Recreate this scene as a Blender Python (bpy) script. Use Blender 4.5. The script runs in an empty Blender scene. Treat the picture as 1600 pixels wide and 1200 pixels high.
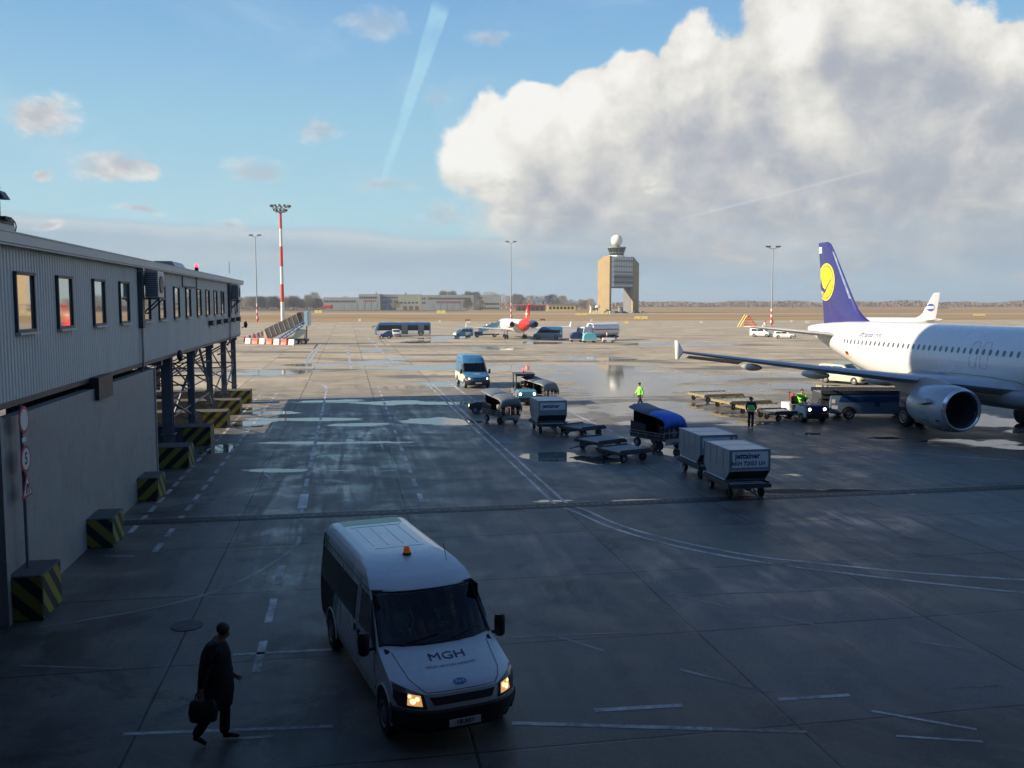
import bpy, bmesh, math, random
from math import sin, cos, pi, radians, sqrt, atan2, tan, exp
from mathutils import Vector, Matrix, Euler
random.seed(7)
S = bpy.context.scene
COL = S.collection
# ------------------------------------------------------------ camera
H = 6.8                      # eye height above the apron
FPX = 1433.0                 # focal length in photo pixels (1600 wide)
PITCH = math.atan((600 - 473.5) / FPX)
cam = bpy.data.objects.new('camera', bpy.data.cameras.new('camera'))
COL.objects.link(cam)
cam.location = (0, 0, H)
cam.rotation_euler = (pi / 2 - PITCH, 0, 0)
cam.data.sensor_width = 36
cam.data.lens = FPX / 1600 * 36
cam.data.clip_start = 0.1
cam.data.clip_end = 20000
S.camera = cam
# ------------------------------------------------------------ light
TH = radians(10.2)           # the apron grid is turned this much from the view
SUN_EL = radians(26)
SUN_AZ = TH + radians(2)     # light travels along the grid's b axis
ld = Vector((cos(SUN_AZ) * cos(SUN_EL), sin(SUN_AZ) * cos(SUN_EL), -sin(SUN_EL)))
sun = bpy.data.objects.new('sun', bpy.data.lights.new('sun', 'SUN'))
COL.objects.link(sun)
sun.rotation_euler = ld.to_track_quat('-Z', 'Y').to_euler()
sun.data.energy = 5.0
sun.data.angle = radians(0.5)
sun.data.color = (1.0, 0.84, 0.62)
vs = S.view_settings
vs.view_transform = 'Standard'; vs.look = 'None'; vs.gamma = 1; vs.exposure = 0.8
S.cycles.max_bounces = 6
S.cycles.diffuse_bounces = 3
S.cycles.glossy_bounces = 4
S.cycles.transmission_bounces = 4
S.cycles.caustics_reflective = False
S.cycles.caustics_refractive = False
S.cycles.use_denoising = True

class NT:
    """tiny node-tree writer"""
    def __init__(s, tree): s.t = tree; s.n = tree.nodes; s.l = tree.links
    def put(s, sock, v):
        if isinstance(v, bpy.types.NodeSocket): s.l.new(v, sock)
        elif v is not None:
            if hasattr(sock.default_value, '__len__') and len(sock.default_value) == 4 and len(v) == 3: v = (*v, 1)
            sock.default_value = v
    def math(s, op, a, b=None, c=None, clamp=False):
        n = s.n.new('ShaderNodeMath'); n.operation = op; n.use_clamp = clamp
        for i, v in enumerate((a, b, c)):
            if v is not None: s.put(n.inputs[i], v)
        return n.outputs[0]
    def vmath(s, op, a, b=None, scale=None):
        n = s.n.new('ShaderNodeVectorMath'); n.operation = op
        s.put(n.inputs[0], a)
        if b is not None: s.put(n.inputs[1], b)
        if scale is not None: s.put(n.inputs['Scale'], scale)
        return n.outputs['Value'] if op in ('LENGTH', 'DOT_PRODUCT', 'DISTANCE') else n.outputs[0]
    def noise(s, vec, scale, detail=4, rough=0.5, dist=0.0, dim='3D', col=False):
        n = s.n.new('ShaderNodeTexNoise'); n.noise_dimensions = dim
        if vec is not None: s.put(n.inputs['Vector'], vec)
        s.put(n.inputs['Scale'], scale); s.put(n.inputs['Detail'], detail); s.put(n.inputs['Roughness'], rough); s.put(n.inputs['Distortion'], dist)
        return n.outputs[1 if col else 0]
    def mr(s, v, a, b, c=0.0, d=1.0, smooth=False):
        n = s.n.new('ShaderNodeMapRange'); n.clamp = True
        if smooth: n.interpolation_type = 'SMOOTHSTEP'
        for i, x in enumerate((v, a, b, c, d)): s.put(n.inputs[i], x)
        return n.outputs[0]
    def mix(s, f, a, b, mode='MIX'):
        n = s.n.new('ShaderNodeMix'); n.data_type = 'RGBA'; n.blend_type = mode
        s.put(n.inputs[0], f); s.put(n.inputs[6], a); s.put(n.inputs[7], b)
        return n.outputs[2]
    def sep(s, v):
        n = s.n.new('ShaderNodeSeparateXYZ'); s.put(n.inputs[0], v); return n.outputs
    def comb(s, x, y, z=0.0):
        n = s.n.new('ShaderNodeCombineXYZ')
        for i, q in enumerate((x, y, z)): s.put(n.inputs[i], q)
        return n.outputs[0]

# ------------------------------------------------------------ sky
def make_world():
    w = bpy.data.worlds.new('World'); S.world = w; w.use_nodes = True
    t = NT(w.node_tree); t.n.clear()
    out = t.n.new('ShaderNodeOutputWorld'); bg = t.n.new('ShaderNodeBackground')
    t.l.new(bg.outputs[0], out.inputs[0])
    sky = t.n.new('ShaderNodeTexSky'); sky.sky_type = 'NISHITA'; sky.sun_disc = False
    sky.sun_elevation = SUN_EL
    sky.sun_rotation = atan2(-ld.x, -ld.y)
    sky.air_density = 1.0; sky.dust_density = 0.35; sky.ozone_density = 2.6; sky.altitude = 100
    g = t.n.new('ShaderNodeTexCoord').outputs['Generated']
    d = t.vmath('NORMALIZE', g)
    x, y, z = t.sep(d)
    az = t.math('ARCTAN2', x, y)
    el = t.math('ARCSINE', z)
    P = t.comb(az, el)
    def px(u, v):                      # photo pixel -> azimuth, elevation
        dx = (u - 800) / FPX; dy = (600 - v) / FPX
        Y = cos(PITCH) + dy * sin(PITCH); Z = -sin(PITCH) + dy * cos(PITCH)
        return atan2(dx, Y), atan2(Z, sqrt(dx * dx + Y * Y))
    # warped coordinates so that outlines billow
    w1 = t.noise(P, 5.0, 3, 0.55, col=True)
    wv = t.vmath('SCALE', t.vmath('SUBTRACT', w1, (0.5, 0.5, 0.5)), scale=0.10)
    PW = t.vmath('ADD', P, wv)
    # group: field of the large cumulus bank
    def field(Pin, blobs):
        f = None
        for (u, v, ru, rv) in blobs:
            cx, cy = px(u, v)
            e = t.vmath('LENGTH', t.vmath('MULTIPLY', t.vmath('SUBTRACT', Pin, (cx, cy, 0)), (FPX / ru, FPX / rv, 0)))
            e = t.math('SUBTRACT', 1.0, e)
            f = e if f is None else t.math('SMOOTH_MAX', f, e, 0.12)
        return f
    BIG = [(725, 250, 52, 58), (835, 195, 66, 56), (925, 160, 62, 58), (1064, 92, 46, 58), (1190, 20, 56, 60), (1000, 140, 64, 60), (775, 252, 95, 85), (905, 232, 130, 100), (1000, 180, 110, 85), (1070, 140, 70, 80), (1010, 290, 260, 120),
           (1250, 60, 105, 110), (1360, 50, 85, 95), (1300, 210, 330, 190), (1500, 300, 330, 170), (1150, 365, 430, 85), (850, 335, 170, 70), (1450, 410, 320, 70), (1280, 420, 300, 40), (1590, 100, 60, 60),
           (1950, 200, 380, 260)]
    def dens(shift):
        Pb = t.vmath('ADD', P, shift) if shift else P
        Pw = t.vmath('ADD', PW, shift) if shift else PW
        F = field(Pw, BIG)
        nb = t.noise(Pb, 8.0, 9, 0.60, 0.15)
        return F, nb
    F0, n0 = dens(None)
    d0 = t.math('ADD', F0, t.math('MULTIPLY', t.math('SUBTRACT', n0, 0.5), 1.5))
    a_big = t.mr(d0, 0.0, t.mr(el, 0.05, 0.2, 0.55, 0.17), smooth=True)
    # fluff shading: compare noise towards the sun (left and up)
    sh = (-0.022, 0.016, 0)
    n1 = t.noise(t.vmath('ADD', P, sh), 9.0, 5, 0.6, 0.25)
    relief = t.math('SUBTRACT', n0, n1)
    fine_r = t.math('SUBTRACT', t.noise(P, 22.0, 5, 0.6, 0.3), t.noise(t.vmath('ADD', P, (-0.010, 0.009, 0)), 22.0, 4, 0.6, 0.3))
    F1 = field(t.vmath('ADD', PW, (-0.07, 0.055, 0)), BIG)
    edge = t.math('SUBTRACT', F0, F1)       # positive where the sunward side opens to clear sky
    lit = t.math('ADD', t.math('MULTIPLY', edge, 0.75), t.math('ADD', t.math('MULTIPLY', relief, 2.6), t.math('MULTIPLY', fine_r, 0.8)))
    lo = t.noise(P, 5.0, 5, 0.6, 0.6)
    lit = t.math('ADD', lit, t.math('MULTIPLY', t.math('SUBTRACT', lo, 0.5), 1.3))
    ax = t.mr(az, 0.0, 0.45, 0.16, -0.10)
    lit = t.math('ADD', lit, ax)
    lit = t.math('ADD', lit, t.mr(el, 0.05, 0.27, -0.30, 0.30))
    lit = t.mr(lit, -0.95, 1.12, smooth=False)
    cr = t.n.new('ShaderNodeValToRGB'); t.l.new(lit, cr.inputs[0])
    K = 1.0
    st = [(0.0, (3.0, 3.4, 4.0)), (0.28, (3.7, 3.95, 4.35)), (0.48, (4.75, 4.8, 4.9)), (0.66, (5.9, 5.85, 5.6)), (0.84, (7.0, 6.85, 6.4)), (1.0, (7.8, 7.7, 7.4))]
    st = [(p, tuple(c / 12 for c in q)) for p, q in st]
    cr.color_ramp.elements[0].position = st[0][0]; cr.color_ramp.elements[0].color = (*st[0][1], 1)
    cr.color_ramp.elements[1].position = st[-1][0]; cr.color_ramp.elements[1].color = (*st[-1][1], 1)
    for p, q in st[1:-1]:
        e = cr.color_ramp.elements.new(p); e.color = (*q, 1)
    cbig = t.vmath('SCALE', cr.outputs[0], scale=12.0)
    # small cumulus
    SM = [(185, 262, 78, 32), (45, 182, 62, 34), (503, 212, 48, 26), (415, 264, 52, 20), (690, 338, 40, 24), (600, 293, 55, 15), (680, 165, 26, 18),
          (585, 40, 60, 28), (765, 62, 40, 22), (65, 268, 24, 12), (230, 328, 42, 10), (360, 350, 34, 12), (88, 348, 24, 9), (1260, 100, 20, 10)]
    Fs = field(t.vmath('ADD', P, t.vmath('SCALE', t.vmath('SUBTRACT', w1, (0.5, 0.5, 0.5)), scale=0.05)), SM)
    ns = t.noise(t.vmath('MULTIPLY', P, (1, 1.5, 1)), 15.0, 8, 0.62, 0.2)
    ds = t.math('ADD', t.math('MULTIPLY', Fs, 0.9), t.math('MULTIPLY', t.math('SUBTRACT', ns, 0.5), 2.6))
    thin = t.mr(t.noise(P, 2.3, 1), 0.35, 0.62, 0.25, 1.0)
    # the two by the left edge are the dense ones
    dense = t.math('ADD', t.mr(az, -0.32, -0.38, 0.0, 0.6), t.mr(t.noise(P, 3.0, 1), 0.35, 0.62, 0.3, 0.62))
    a_s = t.math('MULTIPLY', t.mr(ds, 0.05, 0.75, smooth=True), dense)
    Fd = field(t.vmath('ADD', P, t.vmath('SCALE', t.vmath('SUBTRACT', w1, (0.5, 0.5, 0.5)), scale=0.05)), [(160, 252, 44, 26), (205, 268, 56, 22), (60, 178, 42, 24)])
    a_s = t.math('MAXIMUM', a_s, t.math('MULTIPLY', t.mr(t.math('ADD', Fd, t.math('MULTIPLY', t.math('SUBTRACT', ns, 0.5), 1.4)), 0.02, 0.45, smooth=True), t.mr(az, -0.38, -0.44, 0.93, 0.6)))
    ns1 = t.noise(t.vmath('MULTIPLY', t.vmath('ADD', P, (-0.01, 0.014, 0)), (1, 1.5, 1)), 15.0, 6, 0.62, 0.2)
    ls = t.mr(t.math('ADD', t.math('SUBTRACT', ns, ns1), t.math('MULTIPLY', t.math('SUBTRACT', 0.45, Fs), 0.35)), -0.12, 0.22)
    cs = t.mix(ls, (4.2, 4.4, 4.8), (7.2, 7.1, 6.7))
    # low hazy stratus bank above the horizon
    elw = t.math('ADD', el, t.math('MULTIPLY', t.math('SUBTRACT', t.noise(t.vmath('MULTIPLY', P, (1, 3, 1)), 6.0, 5, 0.6), 0.5), 0.03))
    topl = t.mr(az, -0.5, -0.05, 0.089, 0.070)
    a_low = t.math('MULTIPLY', t.mr(t.math('SUBTRACT', topl, elw), -0.004, 0.008, smooth=True), 0.85)
    rim = t.math('MULTIPLY', t.mr(t.math('SUBTRACT', topl, elw), 0.0, 0.007), t.mr(t.math('SUBTRACT', topl, elw), 0.020, 0.006))
    lown = t.noise(t.vmath('MULTIPLY', P, (1, 4.5, 1)), 8.0, 5, 0.6)
    clow = t.mix(t.mr(lown, 0.35, 0.7), (2.9, 3.75, 4.6), (3.9, 4.5, 5.0))
    clow = t.mix(t.math('MULTIPLY', rim, 0.45), clow, (6.4, 6.5, 6.4))
    clow = t.mix(t.mr(el, 0.045, 0.0, 0.0, 0.75), clow, (3.3, 4.9, 6.0))
    # low broken band on the right below the bank
    lowr = t.noise(t.vmath('MULTIPLY', P, (1, 3.0, 1)), 10.0, 6, 0.6, 0.3)
    a_lr = t.math('MULTIPLY', t.mr(lowr, 0.50, 0.62, smooth=True), t.math('MULTIPLY', t.mr(el, 0.0, 0.02), t.math('MULTIPLY', t.mr(el, 0.16, 0.10), t.mr(az, -0.15, 0.05))))
    clr = t.mix(t.mr(lowr, 0.55, 0.75), (3.9, 4.2, 4.4), (5.8, 5.6, 5.0))
    # pale streak, wider towards the top
    (a0, e0), (a1, e1) = px(597, 285), px(688, 12)
    ux, uy = a1 - a0, e1 - e0; L = sqrt(ux * ux + uy * uy); ux /= L; uy /= L
    q = t.vmath('SUBTRACT', P, (a0, e0, 0))
    al = t.math('DIVIDE', t.vmath('DOT_PRODUCT', q, (ux, uy, 0)), L)
    ac = t.math('ABSOLUTE', t.vmath('DOT_PRODUCT', q, (-uy, ux, 0)))
    hw = t.math('ADD', t.mr(al, 0, 1, 0.0012, 0.0075), t.math('MULTIPLY', t.math('SUBTRACT', t.noise(P, 45, 4), 0.5), 0.004))
    soft = t.math('ADD', hw, 0.0035)
    tr = t.math('MULTIPLY', t.mr(ac, hw, soft, 1, 0, smooth=True), t.math('MULTIPLY', t.mr(al, -0.12, 0.12), t.mr(al, 1.03, 0.97)))
    tr = t.math('MULTIPLY', tr, t.mr(t.noise(P, 30, 3), 0.3, 0.7, 0.22, 0.50))
    # faint thin trail on the right
    (b0, f0), (b1, f1) = px(1030, 350), px(1400, 255)
    vx, vy = b1 - b0, f1 - f0; L2 = sqrt(vx * vx + vy * vy); vx /= L2; vy /= L2
    q2 = t.vmath('SUBTRACT', P, (b0, f0, 0))
    al2 = t.math('DIVIDE', t.vmath('DOT_PRODUCT', q2, (vx, vy, 0)), L2)
    ac2 = t.math('ABSOLUTE', t.vmath('DOT_PRODUCT', q2, (-vy, vx, 0)))
    tr2 = t.math('MULTIPLY', t.mr(ac2, 0.0004, 0.0022, 0.22, 0, smooth=True), t.math('MULTIPLY', t.mr(al2, 0, 0.2), t.mr(al2, 1.0, 0.8)))
    # clear sky: Nishita, lifted towards pale cyan at the horizon by thin haze
    gr = t.n.new('ShaderNodeValToRGB'); t.l.new(t.mr(el, 0.0, 0.36), gr.inputs[0])
    gs = [(0.0, (3.5, 5.0, 5.6)), (0.25, (3.5, 5.5, 6.3)), (0.5, (2.8, 4.9, 6.3)), (0.75, (2.0, 3.95, 6.1)), (1.0, (1.35, 3.0, 5.5))]
    gr.color_ramp.elements[0].color = (*[q / 8 for q in gs[0][1]], 1); gr.color_ramp.elements[1].color = (*[q / 8 for q in gs[-1][1]], 1)
    for p, q in gs[1:-1]:
        e = gr.color_ramp.elements.new(p); e.color = (*[k / 8 for k in q], 1)
    thinair = t.vmath('SCALE', gr.outputs[0], scale=8.0)
    high = t.vmath('MULTIPLY', sky.outputs[0], (0.66, 0.92, 1.25))
    base = t.mix(t.mr(el, 0.75, 0.30, smooth=True), high, thinair)
    wisp = t.math('MULTIPLY', t.mr(t.noise(t.vmath('MULTIPLY', P, (1, 2.0, 1)), 4.5, 7, 0.62, 0.4), 0.47, 0.8, smooth=True), 0.34)
    base = t.mix(wisp, base, (5.2, 6.2, 7.0))
    c = t.mix(tr, base, (4.2, 6.9, 7.8))
    c = t.mix(a_low, c, clow)
    c = t.mix(a_s, c, cs)
    a_big = t.math('MULTIPLY', a_big, t.mr(el, 0.0, 0.10, 0.15, 1.0, smooth=True))
    c = t.mix(a_big, c, cbig)
    c = t.mix(t.math('MULTIPLY', a_lr, 0.8), c, clr)
    c = t.mix(tr2, c, (6.5, 6.7, 6.8))
    # only the front of the sky carries this weather; behind it fades to the plain bank colour
    t.l.new(c, bg.inputs[0])
    bg.inputs[1].default_value = 0.070
    w.cycles.sampling_method = 'MANUAL'; w.cycles.sample_map_resolution = 512
make_world()

# ------------------------------------------------------------ mesh helpers
AX = Vector((-sin(TH), cos(TH), 0)); BX = Vector((cos(TH), sin(TH), 0))
def P(a, b, z=0.0): return AX * a + BX * b + Vector((0, 0, z))
def at(u, v, z=0.0):
    """ground (or height z) point seen at photo pixel u, v"""
    dx = (u - 800) / FPX; dy = (600 - v) / FPX
    Y = cos(PITCH) + dy * sin(PITCH); Z = -sin(PITCH) + dy * cos(PITCH)
    t = (z - H) / Z
    return Vector((dx * t, Y * t, z))
class MB:
    def __init__(s): s.v = []; s.f = []; s.m = []; s.mi = 0; s.T = None
    def add(s, vs, fs):
        k = len(s.v)
        if s.T is not None: vs = [s.T @ Vector(p) for p in vs]
        s.v += [tuple(p) for p in vs]
        for q in fs: s.f.append([i + k for i in q]); s.m.append(s.mi)
        return s
    def box(s, c, d, rz=0.0, taper=1.0):
        x, y, z = d[0] / 2, d[1] / 2, d[2] / 2; r = Matrix.Rotation(rz, 3, 'Z')
        vs = []
        for sz in (-1, 1):
            k = taper if sz > 0 else 1
            for sx, sy in ((-1, -1), (1, -1), (1, 1), (-1, 1)):
                vs.append(Vector(c) + r @ Vector((sx * x * k, sy * y * k, sz * z)))
        return s.add(vs, [(3, 2, 1, 0), (4, 5, 6, 7), (0, 1, 5, 4), (1, 2, 6, 5), (2, 3, 7, 6), (3, 0, 4, 7)])
    def bb(s, a, b):
        return s.box([(a[i] + b[i]) / 2 for i in range(3)], [abs(b[i] - a[i]) for i in range(3)])
    def loft(s, rings, closed=True, cap0=True, cap1=True):
        n = len(rings[0]); vs = [p for r in rings for p in r]; fs = []
        for i in range(len(rings) - 1):
            for j in range(n if closed else n - 1):
                k = (j + 1) % n
                fs.append((i * n + j, i * n + k, (i + 1) * n + k, (i + 1) * n + j))
        if closed and cap0: fs.append(tuple(range(n - 1, -1, -1)))
        if closed and cap1: fs.append(tuple((len(rings) - 1) * n + j for j in range(n)))
        return s.add(vs, fs)
    def tube(s, pts, r, n=8, caps=True):
        pts = [Vector(p) for p in pts]; R = r if hasattr(r, '__len__') else [r] * len(pts)
        rings = []; up = None
        for i, p in enumerate(pts):
            d = (pts[min(i + 1, len(pts) - 1)] - pts[max(i - 1, 0)]).normalized()
            if up is None: up = Vector((0, 0, 1)) if abs(d.z) < 0.9 else Vector((1, 0, 0))
            u = d.cross(up)
            if u.length < 1e-4: up = Vector((0, 1, 0)); u = d.cross(up)
            u.normalize(); w = u.cross(d).normalized(); up = w
            rings.append([p + (u * cos(2 * pi * j / n) + w * sin(2 * pi * j / n)) * R[i] for j in range(n)])
        return s.loft(rings, True, caps, caps)
    def cyl(s, a, b, r0, r1=None, n=16):
        return s.tube([a, b], [r0, r0 if r1 is None else r1], n)
    def sphere(s, c, r, n=16, m=10, z0=-1.0, z1=1.0):
        if not hasattr(r, '__len__'): r = (r, r, r)
        rings = []
        for i in range(m + 1):
            ph = math.asin(z0) + (math.asin(z1) - math.asin(z0)) * i / m
            rings.append([(c[0] + r[0] * max(cos(ph), 1e-3) * cos(2 * pi * j / n), c[1] + r[1] * max(cos(ph), 1e-3) * sin(2 * pi * j / n), c[2] + r[2] * sin(ph)) for j in range(n)])
        return s.loft(rings)
    def lathe(s, prof, c=(0, 0, 0), ax='X', n=32):
        """prof: (along axis, radius)"""
        rings = []
        for t_, r in prof:
            ring = []
            for j in range(n):
                q = 2 * pi * j / n; u, w = r * cos(q), r * sin(q)
                ring.append({'X': (c[0] + t_, c[1] + u, c[2] + w), 'Y': (c[0] + w, c[1] + t_, c[2] + u), 'Z': (c[0] + u, c[1] + w, c[2] + t_)}[ax])
            rings.append(ring)
        return s.loft(rings, True, False, False)
    def prism(s, poly, ax, t0, t1):
        """poly in the plane across axis ax, swept t0..t1"""
        def q(p, t_): return {'X': (t_, p[0], p[1]), 'Y': (p[0], t_, p[1]), 'Z': (p[0], p[1], t_)}[ax]
        n = len(poly); vs = [q(p, t0) for p in poly] + [q(p, t1) for p in poly]
        fs = [tuple(range(n - 1, -1, -1)), tuple(range(n, 2 * n))] + [(i, (i + 1) % n, n + (i + 1) % n, n + i) for i in range(n)]
        return s.add(vs, fs)
    def build(s, name, mats, parent=None, smooth=None, bevel=0, loc=None):
        me = bpy.data.meshes.new(name); me.from_pydata(s.v, [], s.f)
        if not isinstance(mats, (list, tuple)): mats = [mats]
        for m in mats: me.materials.append(m)
        me.polygons.foreach_set('material_index', s.m)
        bm = bmesh.new(); bm.from_mesh(me); bmesh.ops.recalc_face_normals(bm, faces=bm.faces); bm.to_mesh(me); bm.free()
        if smooth is not None:
            me.polygons.foreach_set('use_smooth', [True] * len(me.polygons))
            me.set_sharp_from_angle(angle=radians(smooth))
        o = bpy.data.objects.new(name, me); COL.objects.link(o)
        if parent: o.parent = parent
        if loc: o.location = loc
        if bevel:
            b = o.modifiers.new('bevel', 'BEVEL'); b.width = bevel; b.segments = 2; b.limit_method = 'ANGLE'; b.angle_limit = radians(40)
            b.harden_normals = False
        return o
def tag(o, label=None, cat=None, group=None, kind=None):
    if label: o['label'] = label
    if cat: o['category'] = cat
    if group: o['group'] = group
    if kind: o['kind'] = kind
    return o
def thing(name, label, cat, loc=(0, 0, 0), rz=0.0, group=None, sc=1.0):
    o = bpy.data.objects.new(name, None); COL.objects.link(o)
    o.location = loc; o.rotation_euler = (0, 0, rz); o.scale = (sc, sc, sc); o.empty_display_size = 0.3
    return tag(o, label, cat, group)
def kids(o): return [c for c in bpy.data.objects if c.parent == o]
def copy_tree(o, parent=None):
    ch = KIDS.get(o.name)
    c = o.copy(); COL.objects.link(c)
    if parent is not None: c.parent = parent
    for k in kids(o): copy_tree(k, c)
    return c
KIDS = {}
def text_mesh(txt, size, ext=0.0, align='CENTER', bold=0.0, sx=1.0, shear=0.0):
    """flat letter outlines as verts/faces lying in the XY plane"""
    cu = bpy.data.curves.new('t', 'FONT'); cu.body = txt; cu.size = size; cu.align_x = align; cu.align_y = 'CENTER'; cu.extrude = ext; cu.offset = bold; cu.shear = shear
    cu.resolution_u = 2
    ob = bpy.data.objects.new('t', cu); COL.objects.link(ob)
    dg = bpy.context.evaluated_depsgraph_get(); dg.update()
    me = ob.evaluated_get(dg).to_mesh()
    vs = [(v.co.x * sx, v.co.y, v.co.z) for v in me.vertices]; fs = [tuple(p.vertices) for p in me.polygons]
    ob.evaluated_get(dg).to_mesh_clear()
    bpy.data.objects.remove(ob); bpy.data.curves.remove(cu)
    return vs, fs

# ------------------------------------------------------------ materials
def mat(name, col, rough=0.6, metal=0.0, var=0.12, scale=2.0, dirt=None, dirt_amt=0.0, bump=0.0, bscale=30.0, coat=0.0, spec=0.5, emit=None, estr=0.0, rvar=0.1):
    m = bpy.data.materials.new(name); m.use_nodes = True; t = NT(m.node_tree)
    b = t.n['Principled BSDF']
    tc = t.n.new('ShaderNodeTexCoord').outputs['Object']
    n1 = t.noise(tc, scale, 5, 0.6)
    c = t.mix(t.mr(n1, 0.25, 0.75), tuple(max(0, q * (1 - var)) for q in col), tuple(min(1, q * (1 + var)) for q in col))
    if dirt:
        n2 = t.noise(tc, scale * 2.3, 6, 0.65, 0.5)
        c = t.mix(t.mr(n2, 0.62 - 0.25 * dirt_amt, 0.85 - 0.2 * dirt_amt, 0, 0.8 * min(1, dirt_amt + 0.2)), c, dirt)
    t.put(b.inputs['Base Color'], c)
    t.put(b.inputs['Roughness'], t.mr(n1, 0.2, 0.8, max(0.02, rough - rvar), min(1, rough + rvar)))
    b.inputs['Metallic'].default_value = metal
    b.inputs['Coat Weight'].default_value = coat
    b.inputs['Specular IOR Level'].default_value = spec
    if emit:
        b.inputs['Emission Color'].default_value = (*emit, 1); b.inputs['Emission Strength'].default_value = estr
    if bump:
        bn = t.n.new('ShaderNodeBump'); t.put(bn.inputs['Height'], t.noise(tc, bscale, 4, 0.6)); bn.inputs['Strength'].default_value = bump; bn.inputs['Distance'].default_value = 0.02
        t.l.new(bn.outputs[0], b.inputs['Normal'])
    return m
def glass(name, col=(0.02, 0.025, 0.03), rough=0.03):
    m = bpy.data.materials.new(name); m.use_nodes = True; b = m.node_tree.nodes['Principled BSDF']
    b.inputs['Base Color'].default_value = (*col, 1); b.inputs['Roughness'].default_value = rough; b.inputs['Specular IOR Level'].default_value = 0.8
    return m
def clear_glass(name, tint=(0.85, 0.9, 0.9)):
    m = bpy.data.materials.new(name); m.use_nodes = True; t = NT(m.node_tree); t.n.clear()
    out = t.n.new('ShaderNodeOutputMaterial'); tr = t.n.new('ShaderNodeBsdfTransparent'); tr.inputs[0].default_value = (*tint, 1)
    gl = t.n.new('ShaderNodeBsdfGlossy'); gl.inputs['Roughness'].default_value = 0.02
    fr = t.n.new('ShaderNodeFresnel'); fr.inputs[0].default_value = 1.5
    mx = t.n.new('ShaderNodeMixShader'); t.l.new(fr.outputs[0], mx.inputs[0]); t.l.new(tr.outputs[0], mx.inputs[1]); t.l.new(gl.outputs[0], mx.inputs[2])
    t.l.new(mx.outputs[0], out.inputs[0]); return m
M = {}
M['white'] = mat('white_paint', (0.72, 0.73, 0.72), 0.28, 0, 0.04, 1.5, (0.45, 0.42, 0.38), 0.15, coat=0.4)
M['cream'] = mat('cream_paint', (0.62, 0.60, 0.45), 0.4, 0, 0.08)
M['black'] = mat('black_plastic', (0.018, 0.018, 0.02), 0.5, 0, 0.3, 6, bump=0.1)
M['rubber'] = mat('rubber', (0.02, 0.02, 0.02), 0.75, 0, 0.25, 8)
M['steel'] = mat('galvanised_steel', (0.34, 0.36, 0.38), 0.42, 0.7, 0.2, 5, (0.2, 0.15, 0.11), 0.3)
M['darksteel'] = mat('dark_steel', (0.07, 0.075, 0.085), 0.5, 0.4, 0.3, 5, (0.12, 0.08, 0.05), 0.35)
M['alu'] = mat('aluminium_sheet', (0.50, 0.54, 0.57), 0.35, 0.75, 0.12, 3, (0.25, 0.24, 0.22), 0.3, bump=0.15, bscale=6)
M['blue'] = mat('blue_paint', (0.03, 0.15, 0.38), 0.3, 0, 0.12, 2, coat=0.4)
M['skyblue'] = mat('sky_blue_paint', (0.09, 0.26, 0.38), 0.35, 0, 0.12, 2, coat=0.3)
M['navy'] = mat('navy_paint', (0.022, 0.035, 0.14), 0.35, 0, 0.12, 2, coat=0.3)
M['red'] = mat('red_paint', (0.55, 0.035, 0.025), 0.4, 0, 0.1, 2)
M['orange'] = mat('orange_paint', (0.75, 0.18, 0.03), 0.45, 0, 0.1, 2)
M['yellow'] = mat('yellow_paint', (0.58, 0.46, 0.05), 0.5, 0, 0.12, 2)
M['glass'] = glass('dark_glass')
M['windscreen'] = clear_glass('windscreen_glass')
M['tarp_grey'] = mat('grey_tarpaulin', (0.13, 0.16, 0.19), 0.55, 0, 0.2, 3, bump=0.3, bscale=8)
M['tarp_dark'] = mat('dark_tarpaulin', (0.022, 0.026, 0.035), 0.6, 0, 0.3, 3, bump=0.3, bscale=8)
M['tarp_blue'] = mat('blue_tarpaulin', (0.02, 0.13, 0.60), 0.45, 0, 0.15, 3, bump=0.45, bscale=7)
M['hivis'] = mat('hivis_fabric', (0.30, 0.85, 0.10), 0.7, 0, 0.1, 12, emit=None)
M['silverband'] = mat('reflective_band', (0.75, 0.76, 0.78), 0.4, 0, 0.05, 12)
M['darkcloth'] = mat('dark_cloth', (0.006, 0.007, 0.010), 0.9, 0, 0.3, 14, bump=0.3, bscale=60)
M['navycloth'] = mat('navy_cloth', (0.016, 0.022, 0.045), 0.85, 0, 0.3, 14)
M['skin'] = mat('skin', (0.42, 0.24, 0.17), 0.55, 0, 0.1, 20)
M['hair'] = mat('hair', (0.05, 0.035, 0.025), 0.7, 0, 0.3, 30)
M['leather'] = mat('leather', (0.02, 0.017, 0.016), 0.45, 0, 0.3, 20, bump=0.2)
def lamp_mat(name, col, s): return mat(name, col, 0.3, emit=col, estr=s)
M['headlight'] = lamp_mat('headlight_glow', (1.0, 0.9, 0.7), 4.0)
M['headwarm'] = lamp_mat('warm_headlight_glow', (1.0, 0.50, 0.17), 0.38)
M['beacon_red'] = lamp_mat('red_beacon_glow', (1.0, 0.03, 0.05), 4.0)
M['beacon_orange'] = mat('orange_beacon_plastic', (0.75, 0.13, 0.02), 0.2, emit=(1, 0.25, 0.02), estr=0.05)
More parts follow.
